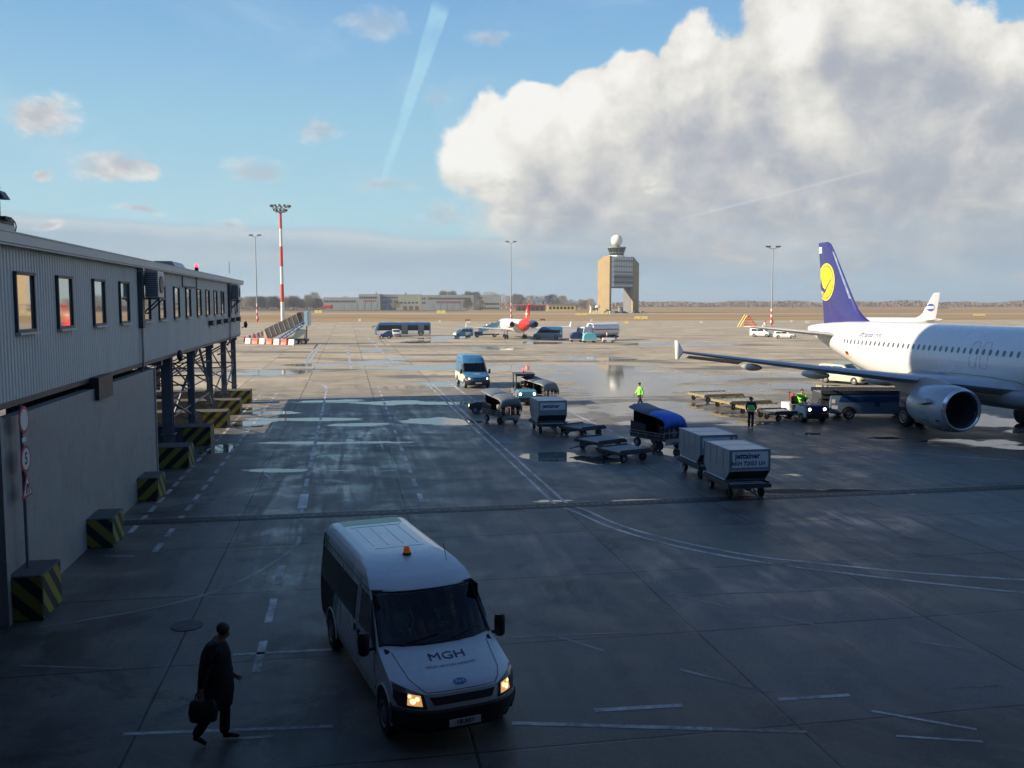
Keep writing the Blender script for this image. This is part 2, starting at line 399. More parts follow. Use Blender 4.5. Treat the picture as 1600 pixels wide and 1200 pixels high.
# ============================================================ GROUND
def grid_sheet(name, A, B_, z, m, fn=None):
    na, nb = len(A), len(B_)
    vs = [tuple(P(a, b, z)) for a in A for b in B_]
    fs = [(i * nb + j, i * nb + j + 1, (i + 1) * nb + j + 1, (i + 1) * nb + j) for i in range(na - 1) for j in range(nb - 1)]
    me = bpy.data.meshes.new(name); me.from_pydata(vs, [], fs); me.materials.append(m)
    if fn:
        at_ = me.attributes.new('wet', 'FLOAT', 'POINT')
        at_.data.foreach_set('value', [fn(a, b) for a in A for b in B_])
    o = bpy.data.objects.new(name, me); COL.objects.link(o); tag(o, kind='structure'); return o
def ABvec(t):
    g = t.n.new('ShaderNodeNewGeometry').outputs['Position']
    x, y, z = t.sep(g)
    b = t.math('ADD', t.math('MULTIPLY', x, cos(TH)), t.math('MULTIPLY', y, sin(TH)))
    a = t.math('ADD', t.math('MULTIPLY', x, -sin(TH)), t.math('MULTIPLY', y, cos(TH)))
    return g, a, b
def ground_mat():
    m = bpy.data.materials.new('dry_grass_field'); m.use_nodes = True; t = NT(m.node_tree); b = t.n['Principled BSDF']
    g, A, B_ = ABvec(t)
    n1 = t.noise(t.vmath('MULTIPLY', g, (0.35, 1.6, 1)), 0.012, 6, 0.65, 0.6)
    n2 = t.noise(g, 0.5, 6, 0.7)
    c = t.mix(t.mr(n1, 0.36, 0.62), (0.30, 0.195, 0.095), (0.40, 0.29, 0.165))
    c = t.mix(t.mr(t.noise(t.vmath('MULTIPLY', g, (0.25, 1.5, 1)), 0.02, 5, 0.6, 1.0), 0.56, 0.66), c, (0.145, 0.125, 0.06))
    c = t.mix(t.mr(n2, 0.2, 0.8, 0, 0.35), c, (0.20, 0.15, 0.08))
    t.put(b.inputs['Base Color'], c); b.inputs['Roughness'].default_value = 1.0; b.inputs['Specular IOR Level'].default_value = 0.1
    return m
me = bpy.data.meshes.new('ground')
R = 9000
me.from_pydata([(-R, -400, -0.012), (R, -400, -0.012), (R, R, -0.012), (-R, R, -0.012)], [], [(0, 1, 2, 3)]); me.materials.append(ground_mat())
tag_g = bpy.data.objects.new('grass_field', me); COL.objects.link(tag_g); tag(tag_g, kind='structure')

# puddles / wet streaks: (u0,v0,u1,v1) boxes read off the photo -> real patches on the apron (a, b, half sizes)
PUD = []
def pud(u, v, hu, s=1.0, k=1.0):
    """puddle centred on pixel (u,v): half width hu px, half depth v span s px"""
    c = at(u, v); e = at(u + hu, v); n = at(u, v - s); 
    PUD.append((c.x, c.y, abs(e.x - c.x), abs(n.y - c.y), k))
for q in [(520, 628, 120, 3), (640, 628, 70, 4), (480, 655, 100, 3), (690, 658, 75, 6), (560, 664, 60, 2.5), (700, 630, 60, 4), (400, 660, 40, 9), (345, 700, 30, 10),
          (460, 692, 90, 3), (600, 691, 110, 1.6), (430, 735, 70, 3), (510, 735, 120, 1.6), (385, 640, 20, 4),
          (430, 583, 90, 7), (500, 570, 60, 3), (640, 575, 110, 5), (800, 575, 200, 7), (900, 590, 160, 9), (1040, 590, 130, 12), (960, 612, 130, 12), (1120, 605, 120, 10),
          (1040, 640, 140, 14), (900, 640, 30, 6), (890, 655, 60, 3), (700, 600, 60, 6), (590, 566, 60, 5), (620, 560, 30, 3), (1230, 585, 120, 5), (1250, 605, 60, 8), (1010, 660, 60, 5),
          (860, 715, 55, 9), (930, 718, 60, 6), (1050, 708, 40, 9), (1160, 660, 60, 6),
          (1210, 714, 55, 3), (1240, 742, 40, 4), (1300, 768, 130, 5), (1200, 768, 60, 4), (1010, 782, 70, 2.5), (850, 783, 60, 2.0),
          (1530, 655, 60, 18), (1480, 690, 80, 7), (1560, 690, 40, 4), (1590, 700, 30, 3), (1390, 685, 60, 3), (1260, 678, 30, 2),
          (880, 516, 60, 2), (700, 528, 60, 3), (660, 534, 40, 3), (830, 536, 60, 3), (770, 545, 60, 3), (1060, 538, 120, 3), (930, 560, 90, 4), (590, 548, 30, 3)]:
    pud(*q)
for q in [(975, 592, 95, 17, 3.5), (1010, 606, 120, 8, 2.0), (950, 575, 110, 5, 2.0), (1085, 655, 60, 4, 2), (1500, 655, 70, 14, 2.2), (690, 659, 70, 5, 2.5), (430, 645, 60, 3, 2), (390, 661, 30, 6, 2), (1240, 768, 60, 5, 2.5), (870, 716, 60, 7, 2), (1050, 708, 28, 8, 2.5), (1320, 570, 0.1, 0.1, 1)]: pud(*q)
PUD_SOFT = []   # wet films, not mirror-like; their pale tint paints in sky sheen
for q in [(560, 700, 130, 60, .9), (620, 800, 60, 30, .6), (1320, 812, 90, 16, 1.0), (1500, 815, 110, 8, .7), (440, 830, 60, 25, .8), (440, 900, 70, 30, .8), (560, 760, 100, 30, .8), (330, 900, 60, 20, .5), (300, 700, 60, 50, .6), (870, 940, 70, 12, .7), (1000, 700, 120, 40, .7), (1300, 720, 200, 30, .5), (800, 620, 400, 40, .6), (1200, 900, 300, 60, .3), (220, 1050, 120, 60, .4)]:
    c = at(q[0], q[1]); e = at(q[0] + q[2], q[1]); n = at(q[0], q[1] - q[3]); PUD_SOFT.append((c.x, c.y, abs(e.x - c.x), abs(n.y - c.y), q[4]))
def wet(a, b):
    p = P(a, b); w = -1.0; s = 0.0
    for (x, y, rx, ry, k) in PUD:
        dx = (p.x - x) / rx; dy = (p.y - y) / ry
        if abs(dx) < 2.2 and abs(dy) < 2.2:
            w = max(w, (1 - sqrt(dx * dx + dy * dy)) * k)
    for (x, y, rx, ry, k) in PUD_SOFT:
        dx = (p.x - x) / rx; dy = (p.y - y) / ry; d2 = dx * dx + dy * dy
        if d2 < 6: s = max(s, k * exp(-d2))
    # value: >0 puddle; films coded separately
    return w, s
def apron_mat():
    m = bpy.data.materials.new('apron_concrete'); m.use_nodes = True; t = NT(m.node_tree); bs = t.n['Principled BSDF']
    g, A, B_ = ABvec(t)
    AB = t.comb(A, B_, 0.0)
    at1 = t.n.new('ShaderNodeAttribute'); at1.attribute_name = 'wet'
    at2 = t.n.new('ShaderNodeAttribute'); at2.attribute_name = 'film_sheen'
    # slabs: 5.2 m across, 4.4 m along
    sa = t.math('DIVIDE', t.math('ADD', A, -13.25), 4.3); sb = t.math('DIVIDE', t.math('ADD', B_, -7.05), 5.22)
    fa = t.math('FRACT', t.math('ADD', sa, 100.0)); fb = t.math('FRACT', t.math('ADD', sb, 100.0))
    ja = t.math('MULTIPLY', t.math('MINIMUM', fa, t.math('SUBTRACT', 1.0, fa)), 4.3)
    jb = t.math('MULTIPLY', t.math('MINIMUM', fb, t.math('SUBTRACT', 1.0, fb)), 5.22)
    jn = t.math('MULTIPLY', t.noise(g, 3.0, 3), 0.02)
    jd = t.math('SUBTRACT', t.math('MINIMUM', ja, jb), jn)
    joint = t.mr(jd, 0.006, 0.022, 1.0, 0.0)
    jwide = t.mr(jd, 0.0, 0.3, 1.0, 0.0, smooth=True)
    wn = t.n.new('ShaderNodeTexWhiteNoise'); wn.noise_dimensions = '2D'
    t.put(wn.inputs['Vector'], t.comb(t.math('FLOOR', sa), t.math('FLOOR', sb)))
    slab = wn.outputs['Value']
    big = t.noise(g, 0.08, 6, 0.6, 0.5)
    mid = t.noise(g, 0.6, 7, 0.65, 0.4)
    fine = t.noise(g, 14.0, 5, 0.7)
    streak = t.noise(t.vmath('MULTIPLY', AB, (0.12, 1.6, 1)), 1.0, 6, 0.65, 0.8)     # tyre-swept streaks along the lane
    streak2 = t.noise(t.vmath('MULTIPLY', g, (0.25, 1.6, 1)), 0.35, 6, 0.65, 0.6)
    c = t.mix(t.mr(big, 0.3, 0.7), (0.46, 0.395, 0.285), (0.60, 0.525, 0.395))
    c = t.mix(t.math('MULTIPLY', slab, 0.45), c, (0.20, 0.185, 0.155))
    dist0 = t.mr(t.math('ADD', A, t.math('MULTIPLY', t.math('SUBTRACT', big, 0.5), 40.0)), 52, 85, 1.0, 0.35)  # stains weakened past the shaded zone, so sunlit concrete is lighter in colour
    c = t.mix(t.math('MULTIPLY', dist0, t.mr(mid, 0.45, 0.75, 0, 0.75)), c, (0.11, 0.10, 0.088))
    c = t.mix(t.math('MULTIPLY', dist0, t.mr(streak, 0.52, 0.75, 0, 0.5)), c, (0.13, 0.12, 0.11))
    blot = t.noise(g, 0.22, 7, 0.68, 1.2)
    c = t.mix(t.math('MULTIPLY', dist0, t.mr(blot, 0.54, 0.60, 0, 0.55)), c, (0.09, 0.085, 0.08))
    c = t.mix(t.math('MULTIPLY', dist0, t.mr(slab, 0.78, 0.82, 0, 0.45)), c, (0.55, 0.52, 0.45))
    c = t.mix(t.mr(fine, 0.3, 0.8, 0, 0.38), c, (0.09, 0.085, 0.08))
    # oil stains
    st = t.mr(t.noise(g, 0.35, 5, 0.55, 1.0), 0.63, 0.72, 0, 0.55)
    c = t.mix(st, c, (0.055, 0.05, 0.047))
    # wet ground, glossier near the terminal; colour also darkened and blued for the shade
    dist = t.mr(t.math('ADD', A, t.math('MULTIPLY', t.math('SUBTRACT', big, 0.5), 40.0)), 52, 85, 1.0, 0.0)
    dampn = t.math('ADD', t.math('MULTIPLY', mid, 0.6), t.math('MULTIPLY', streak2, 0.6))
    damp_shade = t.math('MULTIPLY', dist, t.mr(dampn, 0.38, 0.68, 0.55, 1.0))
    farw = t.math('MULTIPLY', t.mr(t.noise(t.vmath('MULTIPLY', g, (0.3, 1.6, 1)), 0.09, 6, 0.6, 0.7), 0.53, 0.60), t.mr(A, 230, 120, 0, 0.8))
    damp_shade = t.math('MAXIMUM', damp_shade, farw)
    film_sheen = t.math('MULTIPLY', at2.outputs['Fac'], t.mr(t.math('ADD', t.math('MULTIPLY', streak, 0.7), t.math('MULTIPLY', mid, 0.5)), 0.5, 0.78, 0.0, 1.0, smooth=True))
    pn = t.math('ADD', at1.outputs['Fac'], t.math('MULTIPLY', t.math('SUBTRACT', t.noise(t.vmath('MULTIPLY', AB, (1.0, 0.5, 1)), 0.30, 8, 0.62, 0.8), 0.5), 3.2))
    pn = t.math('ADD', pn, t.math('MULTIPLY', t.math('SUBTRACT', fine, 0.5), 0.15))
    # water also lies in the transverse joints of the lane
    pud_ = t.mr(pn, 0.18, 0.36, smooth=True)
    c = t.mix(damp_shade, c, t.mix(0.82, c, t.mix(1.0, c, (0.085, 0.11, 0.155), 'MULTIPLY')))
    c = t.mix(t.math('MULTIPLY', film_sheen, 0.5), c, (0.22, 0.25, 0.28))  # pale blue-grey mixed in as painted sky sheen on the wet film
    c = t.mix(t.math('MULTIPLY', joint, 0.85), c, (0.022, 0.021, 0.02))
    c = t.mix(pud_, c, t.mix(0.6, c, (0.045, 0.042, 0.038)))
    t.put(bs.inputs['Base Color'], c)
    r = t.math('ADD', t.mr(damp_shade, 0, 1, 0.85, 0.46), t.mr(t.math('ADD', t.math('MULTIPLY', streak, 0.45), t.math('MULTIPLY', mid, 0.55)), 0.4, 0.65, 0.06, -0.08))
    r = t.math('ADD', r, t.math('MULTIPLY', t.math('SUBTRACT', fine, 0.5), 0.25))
    r = t.math('SUBTRACT', r, t.math('MULTIPLY', film_sheen, 0.26))
    mx = t.n.new('ShaderNodeMix'); mx.data_type = 'FLOAT'
    t.put(mx.inputs[0], pud_); t.put(mx.inputs[2], r); t.put(mx.inputs[3], 0.045)
    t.put(bs.inputs['Roughness'], mx.outputs[0])
    bs.inputs['IOR'].default_value = 1.33
    t.put(bs.inputs['Specular IOR Level'], t.mr(damp_shade, 0, 1, 0.25, 0.5))
    bn = t.n.new('ShaderNodeBump'); bn.inputs['Distance'].default_value = 0.01
    t.put(bn.inputs['Height'], t.math('ADD', t.math('MULTIPLY', t.noise(g, 25.0, 4, 0.7), 0.6), t.math('MULTIPLY', joint, -1.5)))
    t.put(bn.inputs['Strength'], t.math('MULTIPLY', t.math('SUBTRACT', 1.0, pud_), 0.35))
    t.l.new(bn.outputs[0], bs.inputs['Normal'])
    return m
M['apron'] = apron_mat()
def frange(a, b, s):
    r = []; x = a
    while x < b - 1e-6: r.append(x); x += s
    r.append(b); return r
Ag = frange(-30, 8, 4) + frange(8.4, 70, 0.4) + frange(71, 120, 1.0) + frange(122, 340, 3)
Bg = frange(-420, -60, 15) + frange(-56, -12, 3) + frange(-11.4, 46, 0.6) + frange(48, 120, 2) + frange(130, 520, 15)
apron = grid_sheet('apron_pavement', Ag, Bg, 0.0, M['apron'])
_w = [wet(a, b) for a in Ag for b in Bg]
_me = apron.data
a1 = _me.attributes.new('wet', 'FLOAT', 'POINT'); a1.data.foreach_set('value', [q[0] for q in _w])
a2 = _me.attributes.new('film_sheen', 'FLOAT', 'POINT'); a2.data.foreach_set('value', [q[1] for q in _w])
# far taxiway strips across the grass
def strip(name, v0, v1, X0, X1, m, z):
    y0 = at(800, v0).y; y1 = at(800, v1).y
    me = bpy.data.meshes.new(name); me.from_pydata([(X0, y0, z), (X1, y0, z), (X1, y1, z), (X0, y1, z)], [], [(0, 1, 2, 3)]); me.materials.append(m)
    o = bpy.data.objects.new(name, me); COL.objects.link(o); return tag(o, kind='structure')
M['farpave'] = mat('far_taxiway_concrete', (0.36, 0.31, 0.24), 0.9, 0, 0.2, 0.02)
M['darkgrass'] = mat('rough_dark_grass', (0.12, 0.09, 0.045), 1.0, 0, 0.35, 0.02)
strip('taxiway', 489.5, 491.0, -900, 1500, M['farpave'], -0.008)
strip('grass_verge', 479.5, 486.5, -500, -40, M['darkgrass'], -0.008)
strip('service_road', 477.6, 478.3, -1500, 2500, M['farpave'], -0.006)

# ------------------------------------------------------------ painted markings, one sheet of paint
M['paint'] = None
def paint_mat(name, col, wear=0.5):
    m = bpy.data.materials.new(name); m.use_nodes = True; t = NT(m.node_tree); b = t.n['Principled BSDF']
    g = t.n.new('ShaderNodeNewGeometry').outputs['Position']
    n = t.noise(g, 9.0, 7, 0.75); n2 = t.noise(g, 0.8, 5, 0.65)
    k = t.mr(t.math('ADD', t.math('MULTIPLY', n, 0.6), t.math('MULTIPLY', n2, 0.6)), 0.42 + 0.2 * (1 - wear), 0.75)
    c = t.mix(t.math('MULTIPLY', k, 0.95), col, (0.055, 0.052, 0.05))
    t.put(b.inputs['Base Color'], c); t.put(b.inputs['Roughness'], t.mr(n2, 0.3, 0.7, 0.35, 0.6)); b.inputs['IOR'].default_value = 1.4
    return m
M['paint'] = paint_mat('worn_white_road_paint', (0.56, 0.56, 0.56), 0.68)
M['paint_faint'] = paint_mat('faded_white_road_paint', (0.26, 0.26, 0.26), 0.9)
M['paint_y'] = paint_mat('worn_yellow_road_paint', (0.50, 0.36, 0.05), 0.7)
M['paint_r'] = paint_mat('worn_red_road_paint', (0.30, 0.05, 0.04), 0.7)
mk = MB()
ZM = 0.004
def ribbon(pts, w, mi=0, z=ZM):
    mk.mi = mi; pts = [Vector(p) for p in pts]; n = len(pts); vs = []
    for i, p in enumerate(pts):
        d = (pts[min(i + 1, n - 1)] - pts[max(i - 1, 0)]).normalized(); s = Vector((-d.y, d.x, 0)) * w / 2
        vs += [(p.x - s.x, p.y - s.y, z), (p.x + s.x, p.y + s.y, z)]
    mk.add(vs, [(2 * i, 2 * i + 2, 2 * i + 3, 2 * i + 1) for i in range(n - 1)])
def line(a0, b0, a1_, b1, w=0.12, mi=0, z=ZM): ribbon([P(a0, b0), P(a1_, b1)], w, mi, z)
def dashes(a0, a1_, b, on, off, w=0.15, mi=0):
    a = a0
    while a < a1_: line(a, b, min(a + on, a1_), b, w, mi); a += on + off
def smoothpts(pts, k=6):
    pts = [Vector(p) for p in pts]; out = []
    for i in range(len(pts) - 1):
        p0 = pts[max(i - 1, 0)]; p1 = pts[i]; p2 = pts[i + 1]; p3 = pts[min(i + 2, len(pts) - 1)]
        for j in range(k):
            t = j / k
            out.append(0.5 * ((2 * p1) + (p2 - p0) * t + (2 * p0 - 5 * p1 + 4 * p2 - p3) * t * t + (3 * p1 - p0 - 3 * p2 + p3) * t ** 3))
    out.append(pts[-1]); return out
dashes(28.3, 72, -6.43, 0.95, 0.45, 0.16)
dashes(26, 72, -5.28, 0.95, 0.75, 0.16)
dashes(34.5, 60, -1.60, 1.5, 0.5, 0.16); line(60, -1.6, 72, -1.63, 0.14)
dashes(17.0, 25, -1.75, 1.6, 1.1, 0.16)
dashes(31, 76, 2.45, 1.5, 1.3, 0.16)
ribbon(smoothpts([at(472, 794), at(468, 838), at(458, 857), at(413, 888), at(365, 913), at(305, 934), at(224, 953), at(150, 966), at(60, 980)]), 0.12, 1)
ribbon([at(472, 794), at(476, 772)], 0.3)
ribbon(smoothpts([at(510, 611), at(508, 603), at(494, 598), at(472, 594), at(435, 592), at(390, 592)]), 0.25)
# double stand line sweeping to the right
d1 = [P(77.1, 6.6), P(60, 6.68), P(45, 6.78), P(33, 6.85), P(30, 6.88), at(900, 800), at(960, 826), at(1060, 854), at(1200, 880), at(1400, 905), at(1600, 926), at(1800, 940)]
d2 = [P(78.3, 7.0), P(60, 7.1), P(45, 7.2), P(33, 7.26), P(30, 7.3), at(915, 797), at(970, 821), at(1060, 846), at(1180, 869), at(1280, 880), at(1430, 895), at(1600, 906), at(1800, 917)]
ribbon(smoothpts(d1), 0.13); ribbon(smoothpts(d2), 0.13)
ribbon([P(56, 6.9), P(46, 6.97), P(33, 7.06)], 0.10, 3)
ribbon(smoothpts([at(667, 600), at(672, 597), at(684, 594), at(698, 595), at(720, 611), at(754, 634)]), 0.14)
ribbon([at(754, 634), at(800, 664)], 0.1, 1)
ribbon([at(897, 647), at(960, 676)], 0.13)
ribbon([at(1140, 687), at(1184, 691), at(1360, 702), at(1600, 721)], 0.1)
line(64, -30, 64, 1.2, 0.16, 1); 
for (u0, v0, u1, v1, w, mi) in [(364, 1023, 518, 1015, .1, 0), (192, 1147, 520, 1135, .1, 0), (360, 1155, 430, 1150, .08, 1), (800, 1130, 1113, 1139, .12, 0), (1113, 1139, 1260, 1144, .1, 1), (1400, 1150, 1536, 1159, .07, 0),
                          (929, 1110, 1066, 1102, .13, 0), (1216, 1093, 1328, 1086, .11, 0), (1044, 928, 1144, 950, .09, 1), (1213, 963, 1292, 980, .07, 1), (1423, 1001, 1513, 1014, .08, 1),
                          (1062, 1046, 1200, 1081, .09, 1), (1362, 1111, 1526, 1140, .08, 0), (872, 995, 944, 1017, .08, 1), (1484, 1075, 1560, 1071, .06, 1), (800, 996, 990, 988, .05, 1), (1050, 930, 1350, 920, .05, 1),
                          (360, 776, 454, 757, .08, 2), (329, 862, 441, 855, .07, 2), (340, 845, 400, 851, .06, 2), (165, 869, 210, 869, .08, 0), (1110, 925, 1600, 926, .0, 0),
                          (501, 538, 482, 568, .3, 0), (496, 538, 476, 568, .3, 0), (542, 540, 549, 577, .32, 0), (574, 527, 616, 568, .3, 0), (590, 527, 604, 541, .2, 1), (740, 538, 780, 552, .15, 1),
                          (30, 1040, 190, 1045, .06, 1), (490, 545, 496, 538, .2, 0)]:
    if w: ribbon([at(u0, v0), at(u1, v1)], w, mi)
ribbon([at(893, 552), at(916, 552)], 1.1, 2); ribbon([at(936, 553), at(962, 553)], 1.2, 2); ribbon([at(905, 548), at(912, 548)], 0.5, 2)
ribbon([at(410, 737), at(425, 750), at(436, 752)], 0.1, 1)
# STOP on the lane, upright to drivers arriving along it
vs_, fs_ = text_mesh('S T O P', 1.5, 0, bold=0.03); mk.mi = 1
c0 = at(632, 606); mk.add([tuple(c0 + BX * x * 0.72 + AX * y * 2.2 + Vector((0, 0, ZM))) for x, y, z in vs_], fs_)
mk.build('apron_markings', [M['paint'], M['paint_faint'], M['paint_y'], M['paint_r']]); tag(bpy.data.objects['apron_markings'], kind='structure')
# slotted drainage channel
dr = MB()
dr.T = Matrix.Rotation(TH, 4, 'Z')
dr.bb((-9, 29.35, 0.001), (140, 29.95, 0.008))
dr.mi = 1
for x in range(-36, 400): dr.bb((x * 0.25 + 0.03, 29.52, 0.006), (x * 0.25 + 0.19, 29.78, 0.014))
dr.bb((-9, 29.32, 0.0), (140, 29.35, 0.006)); dr.bb((-9, 29.95, 0.0), (140, 29.98, 0.006))
M['grate'] = mat('cast_iron_grate', (0.028, 0.028, 0.03), 0.5, 0.5, 0.2, 4)
dro = dr.build('drainage_channel', [mat('drain_slot', (0.008, 0.008, 0.009), 0.6), M['grate']]); tag(dro, kind='structure')
for (u, v, r) in ((292, 978, 0.33),):
    mh = MB(); c = at(u, v); mh.cyl((c.x, c.y, 0), (c.x, c.y, 0.012), r, n=24); 0 and mh.tube([(c.x + r * 1.1 * cos(q * pi / 12), c.y + r * 1.1 * sin(q * pi / 12), 0.008) for q in range(25)], 0.02, 5)
    tag(mh.build('manhole_cover', M['grate']), 'round iron manhole cover in the apron just behind the walking man', 'manhole cover')

# ============================================================ TERMINAL (beside and behind the viewer: it throws the long shade)
M['render_wall'] = mat('terminal_cladding', (0.20, 0.20, 0.20), 0.7, 0, 0.08, 0.4)
def terminal():
    t = thing('terminal_building', 'tall grey terminal block out of frame on the left casting the apron shade', 'building', (0, 0, 0), TH)
    m = MB(); m.bb((-75, -60, 0), (-19, 46.8, 31)); m.build('wall', M['render_wall'], t)
    m = MB(); m.bb((-75.4, -60.4, 31), (-18.6, 47.0, 31.5)); m.build('roof', M['render_wall'], t)
    for i in range(12):
        for k in range(6):
            w = MB(); w.bb((-19.0, 4 + i * 3.7, 3 + k * 4.6), (-18.93, 6.4 + i * 3.7, 5.2 + k * 4.6)); w.build('window', M['glass'], t)
    t2 = thing('terminal_hall', 'terminal departure hall directly behind the viewpoint', 'building', (0, 0, 0), TH)
    m = MB(); m.bb((-18.9, -45, 0), (90, -1.2, 5.2)); m.bb((-18.9, -45, 8.6), (90, -1.2, 17)); m.bb((-18.9, -45, 5.2), (90, -14, 8.6)); m.build('wall', M['render_wall'], t2)
    m = MB(); m.bb((-18.9, -1.19, 11.6), (90, 9.0, 12.2)); m.build('canopy', M['render_wall'], t2)  # unseen overhang added to darken the near apron
    for i in range(30):
        w = MB(); w.bb((-17.0 + i * 3.5, -1.19, 5.2), (-16.92 + i * 3.5, -1.05, 8.6)); w.build('mullion', M['steel'], t2)
terminal()

# ============================================================ PIER
PF = -7.3          # pier face (b)
def pier_mat():
    m = bpy.data.materials.new('corrugated_grey_cladding'); m.use_nodes = True; t = NT(m.node_tree); b = t.n['Principled BSDF']
    tc = t.n.new('ShaderNodeTexCoord').outputs['Object']
    n = t.noise(t.vmath('MULTIPLY', tc, (1, 1, 0.25)), 1.2, 6, 0.65); n2 = t.noise(tc, 9, 4, 0.7)
    c = t.mix(t.mr(n, 0.35, 0.75), (0.60, 0.555, 0.50), (0.49, 0.46, 0.42))
    c = t.mix(t.mr(n2, 0.5, 0.9, 0, 0.35), c, (0.2, 0.195, 0.18))
    t.put(b.inputs['Base Color'], c); b.inputs['Roughness'].default_value = 0.5
    return m
M['clad'] = pier_mat()
M['trim'] = mat('pale_eave_sheet', (0.42, 0.44, 0.44), 0.45, 0.2, 0.1, 1)
M['frame'] = mat('dark_window_frame', (0.05, 0.05, 0.055), 0.5)
M['wallpanel'] = mat('lower_wall_cladding', (0.30, 0.285, 0.265), 0.6, 0, 0.14, 0.8, (0.12, 0.11, 0.1), 0.4)
def pane_mat():
    m = bpy.data.materials.new('mirror_tinted_pane'); m.use_nodes = True; b = m.node_tree.nodes['Principled BSDF']
    b.inputs['Base Color'].default_value = (0.75, 0.70, 0.58, 1); b.inputs['Metallic'].default_value = 0.85; b.inputs['Roughness'].default_value = 0.04
    return m
M['pane'] = pane_mat()
def corr(m, y0, y1, z0, z1, x, pitch=0.2, depth=0.018):
    """corrugated sheet facing +x"""
    pts = []; y = y0
    while y < y1: 
        pts += [(x, y), (x, y + pitch * 0.35), (x - depth, y + pitch * 0.5), (x - depth, y + pitch * 0.85)]; y += pitch
    pts.append((x, y1))
    vs = [(p[0], min(p[1], y1), z0) for p in pts] + [(p[0], min(p[1], y1), z1) for p in pts]; n = len(pts)
    m.add(vs, [(i, i + 1, n + i + 1, n + i) for i in range(n - 1)])
def pier():
    t = thing('boarding_pier', 'long raised grey corrugated pier on steel columns along the left edge', 'building', (0, 0, 0), TH)
    Y1 = 66.2; ZB = 4.63; ZT = 8.04
    m = MB()
    m.bb((-13.6, -0.9, ZB + 0.02), (PF - 0.04, Y1 - 0.04, ZT)); m.build('wall_core', M['wallpanel'], t)
    m = MB(); corr(m, -0.9, Y1, ZB, ZT, PF); 
    m.bb((PF - 0.02, Y1 - 0.04, ZB), (PF + 0.012, Y1 + 0.03, ZT)); m.build('wall', M['clad'], t)
    m = MB(); m.bb((-13.9, Y1 - 0.02, ZB), (PF - 0.03, Y1 + 0.03, ZT)); m.build('end_wall', M['clad'], t)
    m = MB(); m.bb((-14.1, -0.9, ZT), (PF + 0.22, Y1 + 0.5, ZT + 0.05)); m.bb((PF + 0.10, -0.9, ZT + 0.05), (PF + 0.26, Y1 + 0.55, ZT + 0.27)); m.bb((-14.1, Y1 + 0.4, ZT + 0.05), (PF + 0.1, Y1 + 0.55, ZT + 0.27))
    m.bb((PF + 0.10, -0.9, ZT + 0.27), (PF + 0.28, Y1 + 0.57, ZT + 0.30))
    m.build('eave_fascia', M['trim'], t)
    m = MB(); m.prism([(-14.0, ZT + 0.05), (PF + 0.1, ZT + 0.05), (PF + 0.1, ZT + 0.25), (-10.6, ZT + 0.36), (-14.0, ZT + 0.3)], 'Y', -0.9, Y1 + 0.4); m.build('roof', M['steel'], t)
    m = MB(); m.bb((PF - 0.3, -0.9, ZB - 0.12), (PF - 0.02, Y1, ZB)); m.bb((PF - 0.05, -0.9, ZB - 0.03), (PF + 0.03, Y1, ZB + 0.02)); m.build('base_beam', M['darksteel'], t)
    m = MB(); m.bb((-13.6, -0.9, ZB - 0.02), (PF - 0.3, Y1, ZB + 0.02)); m.build('underside', M['darksteel'], t)
    # windows
    aw = [19.1, 22.85, 25.9, 29.3, 32.5, 35.95, 38.85, 42.1, 45.1, 48.3, 51.2, 54.2, 57.2, 60.8, 64.0]
    for y in aw:
        w = 1.15; z0, z1 = 6.20, 7.44
        f = MB()
        for a, b in (((PF - 0.01, y - w / 2 - 0.07, z0 - 0.07), (PF + 0.06, y + w / 2 + 0.07, z0)), ((PF - 0.01, y - w / 2 - 0.07, z1), (PF + 0.08, y + w / 2 + 0.07, z1 + 0.07)),
                     ((PF - 0.01, y - w / 2 - 0.07, z0), (PF + 0.06, y - w / 2, z1)), ((PF - 0.01, y + w / 2, z0), (PF + 0.06, y + w / 2 + 0.07, z1))): f.bb(a, b)
        fo = f.build('window', M['frame'], t)
        g = MB(); e = random.uniform(-0.006, 0.006); x = PF + 0.012
        g.add([(x - e, y - w / 2, z0), (x + e, y + w / 2, z0), (x + e, y + w / 2, z1), (x - e, y - w / 2, z1)], [(0, 1, 2, 3)]); g.build('pane', M['pane'], fo)
        s = MB(); s.bb((PF, y - w / 2 - 0.1, z0 - 0.12), (PF + 0.12, y + w / 2 + 0.1, z0 - 0.07)); s.build('sill', M['trim'], fo)
    # downpipes with air conditioners
    for y in (34.7, 59.9):
        d = MB(); d.tube([(PF + 0.1, y, ZT), (PF + 0.1, y, ZB - 0.1), (PF - 0.1, y, ZB - 0.5)], 0.05, 8)
        d.bb((PF + 0.01, y - 0.1, ZT - 0.25), (PF + 0.22, y + 0.1, ZT + 0.02)); d.build('downpipe', M['steel'], t)
        d = MB(); d.bb((PF + 0.02, y - 0.1, 5.9), (PF + 0.16, y + 0.26, 7.9)); d.build('duct', M['darksteel'], t)
        d = MB(); d.bb((PF + 0.16, y + 0.35, 7.0), (PF + 0.62, y + 1.45, 7.95))
        ac = d.build('air_conditioner', M['steel'], t, bevel=0.02)
        gr = MB()
        for k in range(12): gr.bb((PF + 0.2, y + 0.335, 7.07 + k * 0.07), (PF + 0.58, y + 0.35, 7.10 + k * 0.07))
        gr.lathe([(0.0, 0.3), (0.03, 0.32), (0.03, 0.03)], (PF + 0.62, y + 0.9, 7.47), 'X', 20); gr.build('fan_grille', M['darksteel'], ac)
